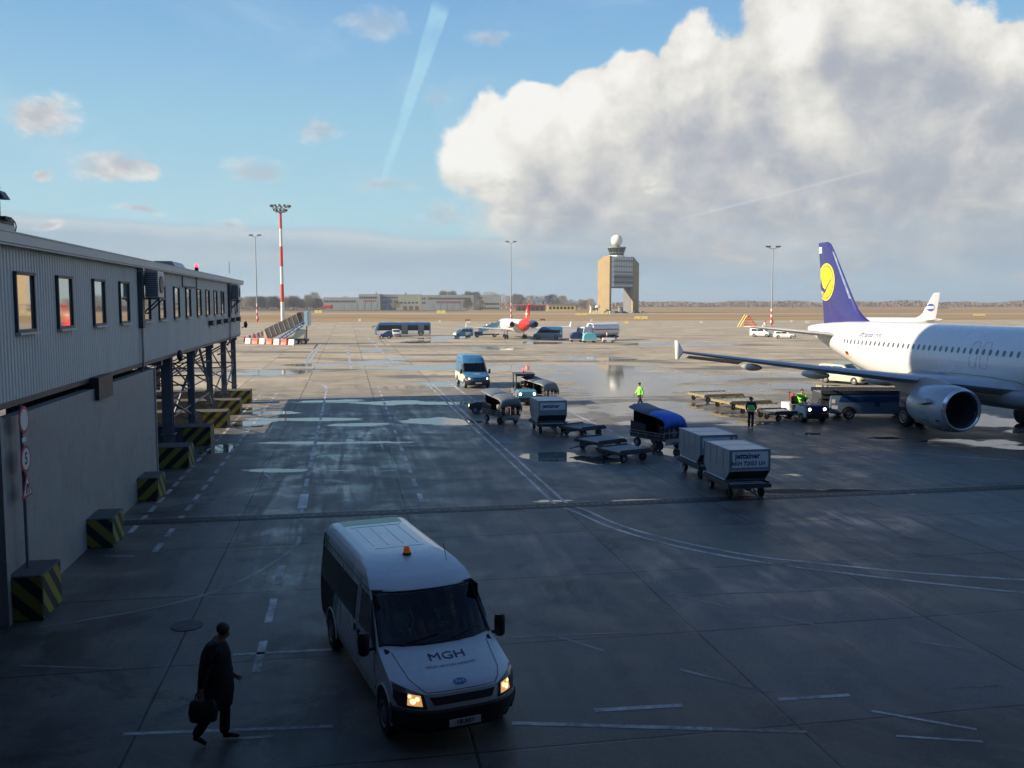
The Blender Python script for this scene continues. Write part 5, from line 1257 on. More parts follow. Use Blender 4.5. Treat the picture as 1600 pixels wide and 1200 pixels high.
# cargo loader beside the engine
def loader():
    g = at(1296, 655); t = thing('cargo_loader', 'long low blue and grey cargo loader parked beside the engine', 'cargo loader', g, TH - .22)
    V = 4.9
    M['ldbody'] = mat('blue_grey_loader_paint', (0.16, 0.24, 0.32), 0.4, 0, 0.15, 2, coat=.2); M['ldband'] = mat('deep_blue_band', (0.02, 0.06, 0.17), 0.35)
    m = MB(); m.prism([(0, .32), (V, .32), (V, 1.15), (V - .6, 1.45), (.1, 1.45), (0, 1.3)], 'Y', 0, 2.1); m.build('body', M['ldbody'], t, bevel=.03)
    m = MB(); m.prism([(.5, 1.02), (.62, 1.36), (V - .9, 1.36), (V - .3, 1.1), (V - .3, 1.02)], 'Y', -.012, -.002); m.build('blue_band', M['ldband'], t)
    m = MB(); m.bb((-.5, .02, 1.2), (V + .1, 2.0, 1.48)); m.bb((-.55, -.05, 1.48), (V + .1, .04, 1.72)); m.bb((-.55, 2.0, 1.48), (V + .1, 2.08, 1.72)); m.build('deck', M['darksteel'], t, bevel=.01)
    m = MB()
    for k in range(24): m.cyl((-.4 + k * .22, .1, 1.52), (-.4 + k * .22, 1.95, 1.52), .04, n=8)
    m.build('deck_rollers', M['steel'], t)
    m = MB(); m.bb((-.55, .1, .35), (-.02, 1.9, 1.2)); m.build('engine_box', M['darksteel'], t, bevel=.02)
    for x in (1.1, V - .3):
        for y in (.08, 2.0):
            m = MB(); m.prism([(x + .42 * cos(k), max(.30, .34 + .42 * sin(k))) for k in [pi * i / 14 for i in range(15)]], 'Y', y - .11, y + .03); m.build('wheel_arch', M['interior'], t)
            wheel(t, x, y if y > 1 else -.001, .33, .22)
    m = MB()
    for (x, z, w, h) in ((.12, .95, .2, .22), (.12, .6, .2, .22), (.32, .6, .16, .2)): m.bb((x, -.014, z), (x + w, -.003, z + h))
    m.build('notice_plates', M['plate'], t)
    m = MB(); m.bb((V - .9, -.01, .5), (V - .72, -.002, 1.0)); m.bb((2.6, -.01, .75), (2.9, -.002, 1.1)); m.build('access_hatch', M['ldband'], t)
    m = MB(); m.tube([(V - .3, .1, 1.6), (V + .8, -.1, 1.78), (V + 1.1, -.1, 1.65)], .09, 8); m.bb((V + .7, -.35, 1.45), (V + 1.15, .1, 1.75)); m.build('lift_bridge', M['cream'], t, bevel=.02)
loader()
tractor_low()
# ============================================================ AIRLINERS (local x forward, s = station from the nose, x = 17 - s)
M['acwhite'] = mat('airframe_white', (0.74, 0.75, 0.75), 0.25, 0, 0.03, 0.6, (0.5, 0.5, 0.48), 0.1, coat=0.5)
M['acgrey'] = mat('airframe_grey', (0.33, 0.35, 0.37), 0.35, 0.1, 0.08, 0.8, (0.15, 0.15, 0.15), 0.3)
M['wing'] = mat('wing_grey', (0.50, 0.52, 0.55), 0.35, 0.15, 0.08, 0.7, (0.15, 0.15, 0.15), 0.3)
M['nacelle'] = mat('nacelle_grey', (0.40, 0.44, 0.48), 0.3, 0.1, 0.06, 1.2, (0.2, 0.2, 0.2), 0.25, coat=0.3)
M['lip'] = mat('polished_inlet_lip', (0.70, 0.72, 0.74), 0.22, 0.9, 0.05, 2)
M['fan'] = mat('fan_blade_titanium', (0.10, 0.10, 0.11), 0.35, 0.8, 0.15, 5)
M['finblue'] = mat('fin_dark_blue', (0.030, 0.030, 0.165), 0.3, 0, 0.05, 1, coat=0.4)
M['finyellow'] = mat('fin_yellow', (0.90, 0.62, 0.02), 0.4, 0, 0.03)
M['logoblue'] = mat('disc_blue', (0.08, 0.12, 0.50), 0.4, 0, 0.05)
M['acglass'] = glass('cabin_window', (0.10, 0.11, 0.13), 0.15)
M['sealgrey'] = mat('door_outline_grey', (0.18, 0.19, 0.20), 0.5)
FUS = [(0, 3.05, .04, .04), (.25, 3.05, .38, .36), (.8, 3.12, .82, .80), (1.6, 3.28, 1.2, 1.25), (2.6, 3.48, 1.55, 1.62), (4, 3.66, 1.83, 1.92), (6, 3.80, 1.975, 2.07), (12, 3.80, 1.975, 2.07), (24, 3.80, 1.975, 2.07), (26, 3.86, 1.93, 2.00), (28.5, 4.1, 1.74, 1.75), (31, 4.4, 1.38, 1.42), (33.5, 4.68, .96, 1.02), (35.5, 4.9, .60, .65), (37, 5.05, .30, .36), (37.5, 5.1, .15, .2)]
def fus(s, T=FUS):
    if s <= T[0][0]: return T[0][1:]
    for a, b in zip(T, T[1:]):
        if s <= b[0]:
            k = (s - a[0]) / (b[0] - a[0]); return tuple(p + (q - p) * k for p, q in zip(a[1:], b[1:]))
    return T[-1][1:]
def fy(s, z):
    zc, ry, rz = fus(s); q = max(0, 1 - ((z - zc) / rz) ** 2); return ry * sqrt(q)
def wingloft(secs, n=10):
    """secs: (y, s_le, s_te, z, thickness ratio, twist drop of trailing edge); returns rings in local coordinates for +y"""
    rings = []
    for (y, sl, st, z, th, dr) in secs:
        c = st - sl; up = []; lo = []
        for i in range(n + 1):
            u = (1 - cos(pi * i / n)) / 2
            yt = 5 * th * c * (0.2969 * sqrt(u) - 0.126 * u - 0.3516 * u * u + 0.2843 * u ** 3 - 0.1015 * u ** 4)
            up.append((sl + u * c, z + yt * 1.1 - dr * u * u)); lo.append((sl + u * c, z - yt * .9 - dr * u * u))
        ring = up + lo[::-1][1:-1]
        rings.append([(17 - s, y, zz) for s, zz in ring])
    return rings
def mirror(rings, q): return [[(x, y * q, z) for x, y, z in r] for r in rings]
def airliner(name, label, loc, rz, sc, hero=True, fintop=11.76):
    t = thing(name, label, 'airliner', loc, rz, None, sc)
    # fuselage
    ss = []
    for a, b in zip(FUS, FUS[1:]):
        k = max(1, int((b[0] - a[0]) / 1.2)); ss += [a[0] + (b[0] - a[0]) * i / k for i in range(k)]
    ss.append(FUS[-1][0]); N = 48 if hero else 24
    m = MB(); rings = []
    for s in ss:
        zc, ry, rz_ = fus(s); rings.append([(17 - s, ry * sin(2 * pi * j / N), zc - rz_ * cos(2 * pi * j / N)) for j in range(N)])
    m.loft(rings); nb = N // 7
    for i in range(len(m.f)):
        j = i % N
        if i < (len(rings) - 1) * N and (j < nb or j >= N - nb) and 3 < ss[i // N] < 32: m.m[i] = 1
    m.build('fuselage', [M['acwhite'], M['acgrey']], t, smooth=50)
    # belly fairing
    m = MB(); rings = []
    for (s, w, h0, h1) in ((9.8, .3, 2.0, 1.75), (10.6, 1.3, 2.5, 1.6), (12, 2.0, 2.95, 1.45), (14, 2.2, 3.05, 1.4), (18, 2.2, 3.05, 1.4), (20.5, 1.95, 2.9, 1.45), (22.3, 1.2, 2.45, 1.6), (23.5, .3, 2.0, 1.8)):
        c = (h0 + h1) / 2; rings.append([(17 - s, w * (abs(sin(a)) ** .7) * (1 if sin(a) > 0 else -1), c - (h0 - h1) / 2 * (abs(cos(a)) ** .7) * (1 if cos(a) > 0 else -1)) for a in [2 * pi * j / 28 for j in range(28)]])
    m.loft(rings); m.build('belly_fairing', M['acwhite'] if not hero else M['acgrey'], t, smooth=60)
    # wings
    W = [(1.0, 10.9, 18.9, 2.55, .13, .10), (2.3, 12.4, 18.85, 2.65, .13, .12), (6.4, 14.45, 18.75, 3.05, .115, .15), (11.5, 17.05, 20.1, 3.62, .11, .12), (16.4, 19.6, 21.3, 4.22, .10, .06), (16.95, 20.0, 21.45, 4.30, .09, .05)]
    for q in (-1, 1):
        m = MB(); m.loft(mirror(wingloft(W), q)); w = m.build('wing', M['wing'], t, smooth=35)
        m = MB(); m.prism([(17 - 20.1, 4.3), (17 - 21.05, 4.92), (17 - 21.5, 4.92), (17 - 21.4, 4.3), (17 - 21.3, 3.82), (17 - 20.95, 3.82)], 'Y', q * 16.93, q * 17.0); m.build('wingtip_fence', M['acwhite'], w, bevel=.01)
        if hero:
            f = wingloft([(13.2, 20.0, 20.95, 3.70, .06, .22), (16.2, 21.0, 21.75, 4.02, .06, .18)], 6); m = MB(); m.loft(mirror(f, q)); m.build('aileron', M['acgrey'], w, smooth=30)
            for (y, s0, L, zz, r) in ((9.0, 18.0, 3.4, 2.98, .27), (12.6, 19.1, 2.8, 3.40, .22), (5.2, 17.0, 3.6, 2.62, .28)):
                m = MB(); rings = []
                for k in range(11):
                    u = k / 10; rr = r * (sin(pi * min(1, u * .93 + .05)) ** .6); rings.append([(17 - s0 - L * u, q * y + rr * .62 * cos(a), zz - .10 * u + rr * sin(a) * 1.0) for a in [2 * pi * j / 12 for j in range(12)]])
                m.loft(rings); m.build('flap_fairing', M['acgrey'], w, smooth=60)
            l = MB(); l.sphere((17 - 19.85, q * 16.3, 4.22), (.14, .10, .05), 8, 5); l.build('navigation_light', M['lip'], w)
        # engines
        ex, ez = 17 - 10.7, 1.76; NO = MB()
        NO.lathe([(0, .965), (.02, 1.0), (-.12, 1.09), (-.45, 1.165), (-1.1, 1.21), (-1.9, 1.20), (-2.7, 1.10), (-3.3, .95), (-3.3, .90), (-2.8, .92)], (ex, q * 5.75, ez), 'X', 40)
        NO.f.pop() if len(NO.f[-1]) > 4 else None
        if True:
            NO2 = MB(); prof = [(0, .965), (.02, 1.0), (-.12, 1.09), (-.45, 1.165), (-1.1, 1.21), (-1.9, 1.20), (-2.7, 1.10), (-3.3, .95), (-3.3, .90), (-2.8, .92)]
            rr = [[(ex + a, q * 5.75 + b * cos(k), ez + b * sin(k)) for k in [2 * pi * j / 40 for j in range(40)]] for a, b in prof]
            NO2.loft(rr, True, False, False); eng = NO2.build('engine', M['nacelle'], t, smooth=50)
        m = MB(); rr = [[(ex + a, q * 5.75 + b * cos(k), ez + b * sin(k)) for k in [2 * pi * j / 40 for j in range(40)]] for a, b in [(-.14, 1.10), (.02, 1.035), (.05, .99), (.03, .945), (-.1, .90), (-.25, .885)]]
        m.loft(rr, True, False, False); m.build('inlet_lip', M['lip'], eng, smooth=60)
        m = MB(); rr = [[(ex + a, q * 5.75 + b * cos(k), ez + b * sin(k)) for k in [2 * pi * j / 40 for j in range(40)]] for a, b in [(-.24, .885), (-.6, .87), (-1.3, .88)]]
        m.loft(rr, True, False, False); m.build('inlet_duct', M['darksteel'], eng, smooth=60)
        m = MB(); m.cyl((ex - 1.3, q * 5.75, ez), (ex - 1.35, q * 5.75, ez), .88, n=32); m.build('fan_back', M['black'], eng)
        if hero:
            m = MB()
            for k in range(24):
                a = 2 * pi * k / 24; pts = []
                for r0, tw in ((.26, .35), (.55, .6), (.87, .9)):
                    for e in (-1, 1):
                        aa = a + e * .10 * (.3 / r0 + .6); pts.append((ex - 1.12 + e * .10 * cos(tw), q * 5.75 + r0 * cos(aa), ez + r0 * sin(aa)))
                m.add(pts, [(0, 1, 3, 2), (2, 3, 5, 4)])
            m.build('fan_blades', M['fan'], eng)
        m = MB(); m.lathe([(0, .001), (-.15, .12), (-.4, .26), (-.42, .001)], (ex - .85, q * 5.75, ez), 'X', 24); m.build('spinner', M['black'], eng, smooth=60)
        m = MB(); rr = [[(ex + a, q * 5.75 + b * cos(k), ez + .02 + b * sin(k)) for k in [2 * pi * j / 24 for j in range(24)]] for a, b in [(-2.6, .72), (-3.4, .66), (-4.3, .46), (-4.35, .40), (-4.9, .22), (-5.3, .03)]]
        m.loft(rr); m.build('core_nozzle', M['darksteel'], eng, smooth=50)
        m = MB(); rings = []
        for (a, zb, zt, w) in ((-.75, 2.86, 2.95, .03), (-1.6, 2.8, 3.12, .14), (-2.8, 2.6, 3.22, .20), (-3.9, 2.15, 3.05, .20), (-5.3, 2.35, 2.95, .16), (-6.6, 2.7, 2.9, .04)): rings.append([(ex + a, q * 5.75 - w, zb), (ex + a, q * 5.75 + w, zb), (ex + a, q * 5.75 + w * .6, zt), (ex + a, q * 5.75 - w * .6, zt)])
        m.loft(rings); m.build('pylon', M['acgrey'], eng, smooth=30)
        if hero and q == -1:
            m = MB(); m.prism([(ex - .8, ez + .35), (ex - 1.7, ez + .15), (ex - 1.75, ez + .22), (ex - .95, ez + .55)], 'Y', -6.93, -7.18); m.build('strake', M['nacelle'], eng)
            m = MB()
            for (aa, zz) in ((-.5, -.55), (-1.6, -.62)): 
                yy = -(5.75 + sqrt(max(.1, 1.195 ** 2 - zz * zz))) - .004; m.bb((ex + aa - .09, yy - .003, ez + zz - .05), (ex + aa + .12, yy + .02, ez + zz + .05))
            m.build('service_marks', M['black'], eng)
        # tailplane
        m = MB(); m.loft(mirror(wingloft([(.4, 30.9, 34.9, 4.72, .10, 0), (6.1, 34.3, 36.0, 5.32, .09, 0), (6.25, 34.6, 36.05, 5.34, .06, 0)]), q)); m.build('tailplane', M['wing'] if hero else M['acwhite'], t, smooth=35)
        # main gear
        g = MB(); g.cyl((17 - 17.7, q * 3.8, .57), (17 - 17.5, q * 3.6, 2.7), .12, n=12); g.tube([(17 - 17.6, q * 3.7, 1.6), (17 - 17.3, q * 2.0, 2.3)], .07, 8); g.cyl((17 - 17.7, q * 3.35, .57), (17 - 17.7, q * 4.25, .57), .09, n=12); go = g.build('main_gear', M['steel'], t, smooth=40)
        for yy in (3.35, 4.25): wheel(go, 17 - 17.7, q * yy, .58, .42)
        g = MB(); g.bb((17 - 18.2, q * 4.35, 1.1), (17 - 17.2, q * 4.40, 2.6)); g.build('gear_door', M['acgrey'], go)
    g = MB(); g.cyl((17 - 5.07, 0, .4), (17 - 4.9, 0, 2.2), .09, n=10); g.cyl((17 - 5.07, -.3, .4), (17 - 5.07, .3, .4), .05, n=8); go = g.build('nose_gear', M['steel'], t, smooth=40)
    for yy in (-.25, .25): wheel(go, 17 - 5.07, yy, .38, .22)
    # fin
    k = fintop - 11.76
    FS = [(5.55, 27.6, 35.25), (5.85, 28.9, 35.3), (6.2, 29.75, 35.36), (6.7, 30.45, 35.45), (7.4, 31.1, 35.58), (11.2 + k, 34.15, 36.35), (11.6 + k, 34.55, 36.42), (11.76 + k, 35.0, 36.42)]
    def fl(z):
        for a, b in zip(FS, FS[1:]):
            if z <= b[0]: u = (z - a[0]) / (b[0] - a[0]); return a[1] + (b[1] - a[1]) * u, a[2] + (b[2] - a[2]) * u
        return FS[-1][1:]
    def foil(u): return 5 * .10 * (0.2969 * sqrt(max(u, 0)) - 0.126 * u - 0.3516 * u * u + 0.2843 * u ** 3 - 0.1015 * u ** 4)
    def fyy(s, z): a, b = fl(z); c = min(b - a, 6.0); u = min(1, max(0.0005, (s - a) / (b - a))); return foil(u) * c
    rings = []
    for (z, a, b) in FS:
        up = [(a + (b - a) * (1 - cos(pi * i / 14)) / 2) for i in range(15)]
        rings.append([(17 - s, fyy(s, z), z) for s in up] + [(17 - s, -fyy(s, z), z) for s in up[::-1][1:-1]])
    m = MB(); m.loft(rings); fin = m.build('fin', M['finblue'] if hero else M['acwhite'], t, smooth=40)
    def fpatch(nm, poly, mt, off, par, ys=(-1,)):
        bm = bmesh.new(); vs = [bm.verts.new((p[0], 0, p[1])) for p in poly]; bm.faces.new(vs)
        x0 = min(p[0] for p in poly); x1 = max(p[0] for p in poly); z0 = min(p[1] for p in poly); z1 = max(p[1] for p in poly)
        for i in range(1, 9): bmesh.ops.bisect_plane(bm, geom=bm.verts[:] + bm.edges[:] + bm.faces[:], plane_co=(x0 + (x1 - x0) * i / 9, 0, 0), plane_no=(1, 0, 0))
        for i in range(1, 5): bmesh.ops.bisect_plane(bm, geom=bm.verts[:] + bm.edges[:] + bm.faces[:], plane_co=(0, 0, z0 + (z1 - z0) * i / 5), plane_no=(0, 0, 1))
        bm.verts.index_update(); mb = MB()
        for q in ys:
            mb.add([(17 - v.co.x, q * (fyy(v.co.x, v.co.z) + off), v.co.z) for v in bm.verts], [tuple(v.index for v in f.verts) for f in bm.faces])
        bm.free(); return mb.build(nm, mt, par)
    def clipdisc(cs, cz, r):
        P_ = []
        for i in range(48):
            a = 2 * pi * i / 48; s = cs + r * cos(a); z = cz + r * sin(a); P_.append((min(s, fl(z)[1] - .04), z))
        return P_
    if hero:
        cs, cz = 34.95, 8.72
        d0 = fpatch('yellow_disc', clipdisc(cs, cz, 1.42), M['finyellow'], .012, fin)
        fpatch('blue_ring', clipdisc(cs, cz, 1.26), M['finblue'], .018, d0)
        fpatch('yellow_face', clipdisc(cs, cz, 1.19), M['finyellow'], .024, d0)
        bird = [(33.78, 9.05), (34.3, 8.80), (34.75, 8.42), (35.05, 8.15), (35.45, 8.35), (35.72, 8.75), (35.65, 8.9), (35.75, 8.95), (35.86, 8.62), (35.90, 8.45), (35.7, 8.1), (35.3, 7.92), (35.55, 7.75), (35.72, 7.6), (35.3, 7.78), (34.95, 7.98), (34.6, 8.38), (34.2, 8.72)]
        fpatch('bird_emblem', bird, M['finblue'], .032, d0)
        fpatch('leading_edge', [(31.25, 7.45), (34.02, 10.98), (34.16, 10.98), (31.45, 7.45)], M['lip'], .012, fin)
        fpatch('tip_marking', [(35.75, 10.95), (36.26, 10.95), (36.3, 11.42), (35.78, 11.42)], M['plate'], .014, fin)
        vs, fs = text_mesh('ZN', .34, 0, bold=.004, sx=.9); mb = MB(); mb.add([(17 - 36.03 + x, -(fyy(36.03 - x, 11.19 + y) + .018), 11.19 + y) for x, y, z in vs], fs); mb.build('tip_letters', M['black'], fin)
        m = MB(); m.tube([(17 - 33.9, -fyy(33.9, 5.9) - .002, 5.9), (17 - 35.75, -fyy(35.75, 11.6) - .002, 11.6)], .012, 4); m.build('rudder_line', M['black'], fin)
    else:
        cs, cz, r = 33.55, 9.4, 1.35
        e = lambda pts: pts
        fpatch('blue_disc', clipdisc(cs, cz, r), M['logoblue'], .02, fin, (1, -1))
        fpatch('disc_band', [(cs - 1.15, cz - .55), (cs + 1.15, cz - .45), (cs + 1.2, cz + .55), (cs - 1.2, cz + .45)], M['acwhite'], .05, fin, (1, -1))
    # windows
    n = 0; s = 29.4
    while s > 5.6:
        zw = 4.46; y = -fy(s, zw) ; 
        a0 = MB(); pts = []
        for i in range(14):
            a = 2 * pi * i / 14; ds, dz = .115 * (abs(cos(a)) ** .8) * (1 if cos(a) > 0 else -1), .17 * (abs(sin(a)) ** .8) * (1 if sin(a) > 0 else -1)
            pts.append((17 - s + ds, -(fy(s - ds, zw + dz) + .006), zw + dz))
        a0.add(pts, [tuple(range(14))]); a0.build('cabin_window', M['acglass'], t); s -= .5333 if hero else 1.07
    if hero:
        def loop(s0, s1, z0, z1, nm, r=.011):
            pts = []; cr = .16
            for (cx, cz_, a0) in ((s1 - cr, z1 - cr, 0), (s0 + cr, z1 - cr, pi / 2), (s0 + cr, z0 + cr, pi), (s1 - cr, z0 + cr, 3 * pi / 2)):
                for i in range(5): a = a0 + pi / 2 * i / 4; pts.append((cx + cr * cos(a), cz_ + cr * sin(a)))
            pts.append(pts[0]); full = []
            for p, q_ in zip(pts, pts[1:]):
                for i in range(3): full.append((p[0] + (q_[0] - p[0]) * i / 3, p[1] + (q_[1] - p[1]) * i / 3))
            full.append(pts[-1]); m = MB(); m.tube([(17 - a, -(fy(a, b) + .003), b) for a, b in full], r, 4); m.build(nm, M['sealgrey'], t)
        loop(14.05, 14.62, 3.55, 4.98, 'overwing_exit'); loop(14.95, 15.52, 3.55, 4.98, 'overwing_exit'); loop(28.3, 29.15, 3.35, 5.1, 'rear_door'); loop(5.0, 5.85, 3.35, 5.1, 'front_door')
        m = MB()
        for i in range(28): pass
        m.tube([(17 - s, -(max(fy(s, z), 0) + .012), z) for s, z in [(9.6, 2.2), (10.6, 2.75), (12, 3.05), (14, 3.15), (17, 3.12), (19.5, 2.98), (21.5, 2.6)]], .012, 4); m.tube([(17 - 11.3, -(fy(11.3, z) + .01), z) for z in (2.2, 2.5, 2.9)], .01, 4); m.build('fairing_seam', M['sealgrey'], t)
        vs, fs = text_mesh('lufthansa.com', .52, 0, bold=.003); m = MB(); m.add([(17 - 26.2 + x, -(fy(26.2 - x, 5.0 + y) + .01), 5.0 + y) for x, y, z in vs], fs); m.build('title_lettering', M['finblue'], t)
        fm = [M['black'], M['red'], M['finyellow']]
        m = MB()
        for i, z in enumerate((3.62, 3.50, 3.38)):
            m.mi = i; m.add([(17 - 29.3, -(fy(29.3, z + .12) + .01), z + .12), (17 - 28.75, -(fy(28.75, z + .12) + .01), z + .12), (17 - 28.75, -(fy(28.75, z) + .01), z), (17 - 29.3, -(fy(29.3, z) + .01), z)], [(0, 1, 2, 3)])
        m.build('flag_marking', fm, t)
        # cockpit glazing
        for q in (-1, 1):
            m = MB()
            for (s0, s1, z0, z1, s2, s3) in ((1.75, 2.25, 3.85, 4.35, 2.15, 2.45), (2.35, 2.95, 3.87, 4.40, 2.5, 3.0), (3.05, 3.6, 3.9, 4.42, 3.08, 3.5)):
                m.add([(17 - a, q * (fy(a, b) + .01), b) for a, b in ((s0, z0), (s1, z0), (s3, z1), (s2, z1))], [(0, 1, 2, 3)])
            m.build('cockpit_window', M['glass'], t)
        # wing root fairing seen behind the wing
        m = MB(); rings = []
        for (s, w, z0, z1) in ((17.2, 2.6, 2.5, 3.0), (18.6, 2.9, 2.35, 3.1), (20.0, 2.6, 2.3, 3.15), (21.2, 2.1, 2.4, 3.0), (22.6, 1.5, 2.4, 2.6)): rings.append([(17 - s, -1.2, z0), (17 - s, -w, z0), (17 - s, -w, (z0 + z1) / 2), (17 - s, -1.7, z1), (17 - s, -1.2, z1)])
        m.loft(rings); m.build('flap_root', M['acgrey'], t, smooth=40)
    return t
ac = airliner('jet_airliner', 'large white airliner with a dark blue fin and yellow bird disc, nose to the right', (25.91, 50.40, 0), -1.3993, .9545)
airliner('distant_airliner', 'white airliner with a blue circle on its fin behind the big airliner', (82.0, 205, 0), pi - .35, .62, hero=False, fintop=14.6)

# ---------------- small rear-engined jet with a red tail
def red_jet():
    g = at(822, 531); rz = pi / 2 + .23; t = thing('regional_jet', 'small white jet with a red T-tail parked facing away', 'regional jet', (g.x - 2.2, g.y + 6, 0), rz, None, .95)
    F = [(13, 2.3, .05), (12.5, 2.3, .5), (11, 2.45, 1.05), (9.5, 2.6, 1.34), (6, 2.65, 1.36), (-5, 2.65, 1.36), (-8, 2.85, 1.15), (-10.5, 3.1, .75), (-12.2, 3.3, .30), (-12.8, 3.35, .08)]
    m = MB()
    m.loft([[(x, r * cos(a), z + r * sin(a)) for a in [2 * pi * j / 24 for j in range(24)]] for x, z, r in F])
    for i in range(len(m.f)): m.m[i] = 1 if i >= 5 * 24 + 12 * 0 and i // 24 >= 6 else 0
    m.build('fuselage', [M['acwhite'], M['red']], t, smooth=50)
    for q in (-1, 1):
        m = MB(); r_ = wingloft([(1.0, 14.5, 18.6, 1.9, .12, 0), (3.5, 16.2, 19.0, 2.0, .11, 0), (10.6, 20.2, 21.6, 2.5, .1, 0)]); m.loft(mirror(r_, q)); w = m.build('wing', M['acwhite'], t, smooth=35)
        m = MB(); m.prism([(17 - 20.4, 2.5), (17 - 21.5, 2.5), (17 - 21.9, 3.5), (17 - 21.4, 3.5)], 'Y', q * 10.55, q * 10.65); m.build('winglet', M['acwhite'], w)
        m = MB(); m.loft([[(x, q * 2.35 + r * cos(a), 3.05 + r * sin(a)) for a in [2 * pi * j / 20 for j in range(20)]] for x, r in ((-4.2, .60), (-4.5, .72), (-6.0, .78), (-7.3, .70), (-8.2, .52))]); e = m.build('engine', M['acwhite'] if q > 0 else M['navy'], t, smooth=50)
        m = MB(); m.cyl((-8.19, q * 2.35, 3.05), (-8.24, q * 2.35, 3.05), .50, n=20); m.build('exhaust', M['black'], e)
        m = MB(); m.bb((-7.6, min(q * 1.0, q * 1.8), 2.95), (-5.0, max(q * 1.0, q * 1.8), 3.15)); m.build('engine_pylon', M['acwhite'], t)
        m = MB(); m.loft(mirror(wingloft([(0.05, 28.3, 30.3, 6.75, .09, 0), (4.3, 29.6, 30.8, 6.85, .08, 0)], 8), q)); m.build('tailplane', M['red'], t, smooth=35)
        for x, y in ((0.0, 1.7),): pass
        m = MB(); m.cyl((-1.2, q * 1.9, .35), (-1.1, q * 1.6, 1.8), .1, n=8); go = m.build('main_gear', M['steel'], t)
        for yy in (1.65, 2.15): wheel(go, -1.2, q * yy, .42, .25)
    m = MB(); m.cyl((9, 0, .3), (9, 0, 1.6), .07, n=8); go = m.build('nose_gear', M['steel'], t)
    for yy in (-.2, .2): wheel(go, 9, yy, .3, .16)
    m = MB(); m.loft([[(x0, .02, z), ((x0 + x1) / 2, w, z), (x1, .02, z), (x1, -.02, z), ((x0 + x1) / 2, -w, z), (x0, -.02, z)] for (z, x0, x1, w) in ((3.4, -6.2, -11.6, .22), (4.1, -8.2, -12.0, .2), (6.7, -11.0, -13.2, .14), (6.95, -11.2, -13.6, .2), (7.05, -11.6, -13.3, .05))]); f = m.build('fin', M['red'], t, smooth=30)
    for q in (-1, 1):
        m = MB(); m.prism([(-10.2, 4.9), (-10.8, 4.9), (-10.8, 4.3), (-11.2, 4.3), (-11.2, 4.9), (-11.8, 4.9), (-11.8, 5.3), (-11.2, 5.3), (-11.2, 5.9), (-10.8, 5.9), (-10.8, 5.3), (-10.2, 5.3)], 'Y', q * .21, q * .23); m.build('white_cross', M['acwhite'], f)
red_jet()
# ============================================================ FAR APRON AND HORIZON
def fx_(u, Y): return (u - 800) / FPX * Y / cos(PITCH) * 1.0
def far(u, v, Y):
    """world x, z of a photo pixel at depth Y"""
    dx = (u - 800) / FPX; dy = (600 - v) / FPX; yy = cos(PITCH) + dy * sin(PITCH); zz = -sin(PITCH) + dy * cos(PITCH); k = Y / yy
    return dx * k, H + zz * k
# ---- floodlight masts
M['mastgrey'] = mat('mast_grey', (0.30, 0.32, 0.33), 0.5, 0.3, 0.1)
M['mastwhite'] = mat('mast_white', (0.70, 0.70, 0.68), 0.5, 0, 0.05); M['mastred'] = mat('mast_red', (0.62, 0.06, 0.03), 0.5, 0, 0.05)
def mast(label, u, vbase, vtop, big=False, stripes=True):
    g = at(u, vbase); X, zt = far(u, vtop, g.y); h = zt; t = thing('floodlight_mast', label, 'floodlight mast', g, 0, 'apron floodlight masts')
    if big:
        n = 9; z = 0
        hh = h - 2.2; pal = [M['mastwhite'], M['mastred']]
        segs = [0, .20, .36, .52, .70, .86, 1.0]
        for i in range(6):
            m = MB(); r0 = .62 - .22 * segs[i]; r1 = .62 - .22 * segs[i + 1]; m.cyl((0, 0, hh * segs[i]), (0, 0, hh * segs[i + 1]), r0, r1, 14); m.build('pole_section', pal[i % 2], t, smooth=40)
        m = MB(); m.lathe([(0, .4), (.2, 1.6), (.3, .4)], (0, 0, hh), 'Z', 16)
        for zz, rr in ((hh + .5, 1.9), (hh + 1.7, 2.9)): m.tube([(rr * cos(k), rr * sin(k), zz) for k in [2 * pi * i / 20 for i in range(21)]], .09, 5)
        m.cyl((0, 0, hh), (0, 0, hh + 2.6), .25); 
        for k in range(8): a = 2 * pi * k / 8; m.tube([(0, 0, hh), (2.9 * cos(a), 2.9 * sin(a), hh + 1.7)], .07, 5)
        m.build('lamp_ring', M['mastgrey'], t)
        for (n_, rr, zz) in ((8, 1.9, hh + .9), (12, 3.0, hh + 2.2)):
            for k in range(n_): a = 2 * pi * (k + .3) / n_; m = MB(); m.box((rr * cos(a), rr * sin(a), zz), (.75, .55, .55), a); m.build('floodlight', M['darksteel'], t)
    else:
        hs = .22 * h
        if stripes:
            n = 6
            for i in range(n): m = MB(); m.cyl((0, 0, hs * i / n), (0, 0, hs * (i + 1) / n), .26, .25, 10); m.build('pole_section', [M['mastred'], M['mastwhite']][i % 2], t, smooth=40)
            m = MB(); m.bb((.2, -.2, .6), (.6, .3, 1.8)); m.build('switch_box', M['mastred'], t)
        m = MB(); m.cyl((0, 0, hs if stripes else 0), (0, 0, h - .6), .24, .13, 10); m.build('pole', M['mastgrey'] if stripes else M['steel'], t, smooth=40)
        m = MB(); m.tube([(-2.0, 0, h + .1), (-.9, 0, h - .3), (0, 0, h - .6), (.9, 0, h - .3), (2.0, 0, h + .1)], .09, 5); m.build('arm', M['mastgrey'], t)
        for x in (-1.9, -1.1, 1.1, 1.9): m = MB(); m.box((x, -.1, h + .15), (.62, .5, .4)); m.build('floodlight', M['darksteel'], t)
    return t
mast('tall red and white banded mast carrying a crown of floodlights', 442, 506, 322, True)
mast('thin floodlight mast left of the tall red and white one', 402, 503.5, 368)
mast('thin floodlight mast behind the small red-tailed jet', 798.5, 500, 378)
mast('thin floodlight mast between the control tower and the airliner fin', 1205, 509, 386)

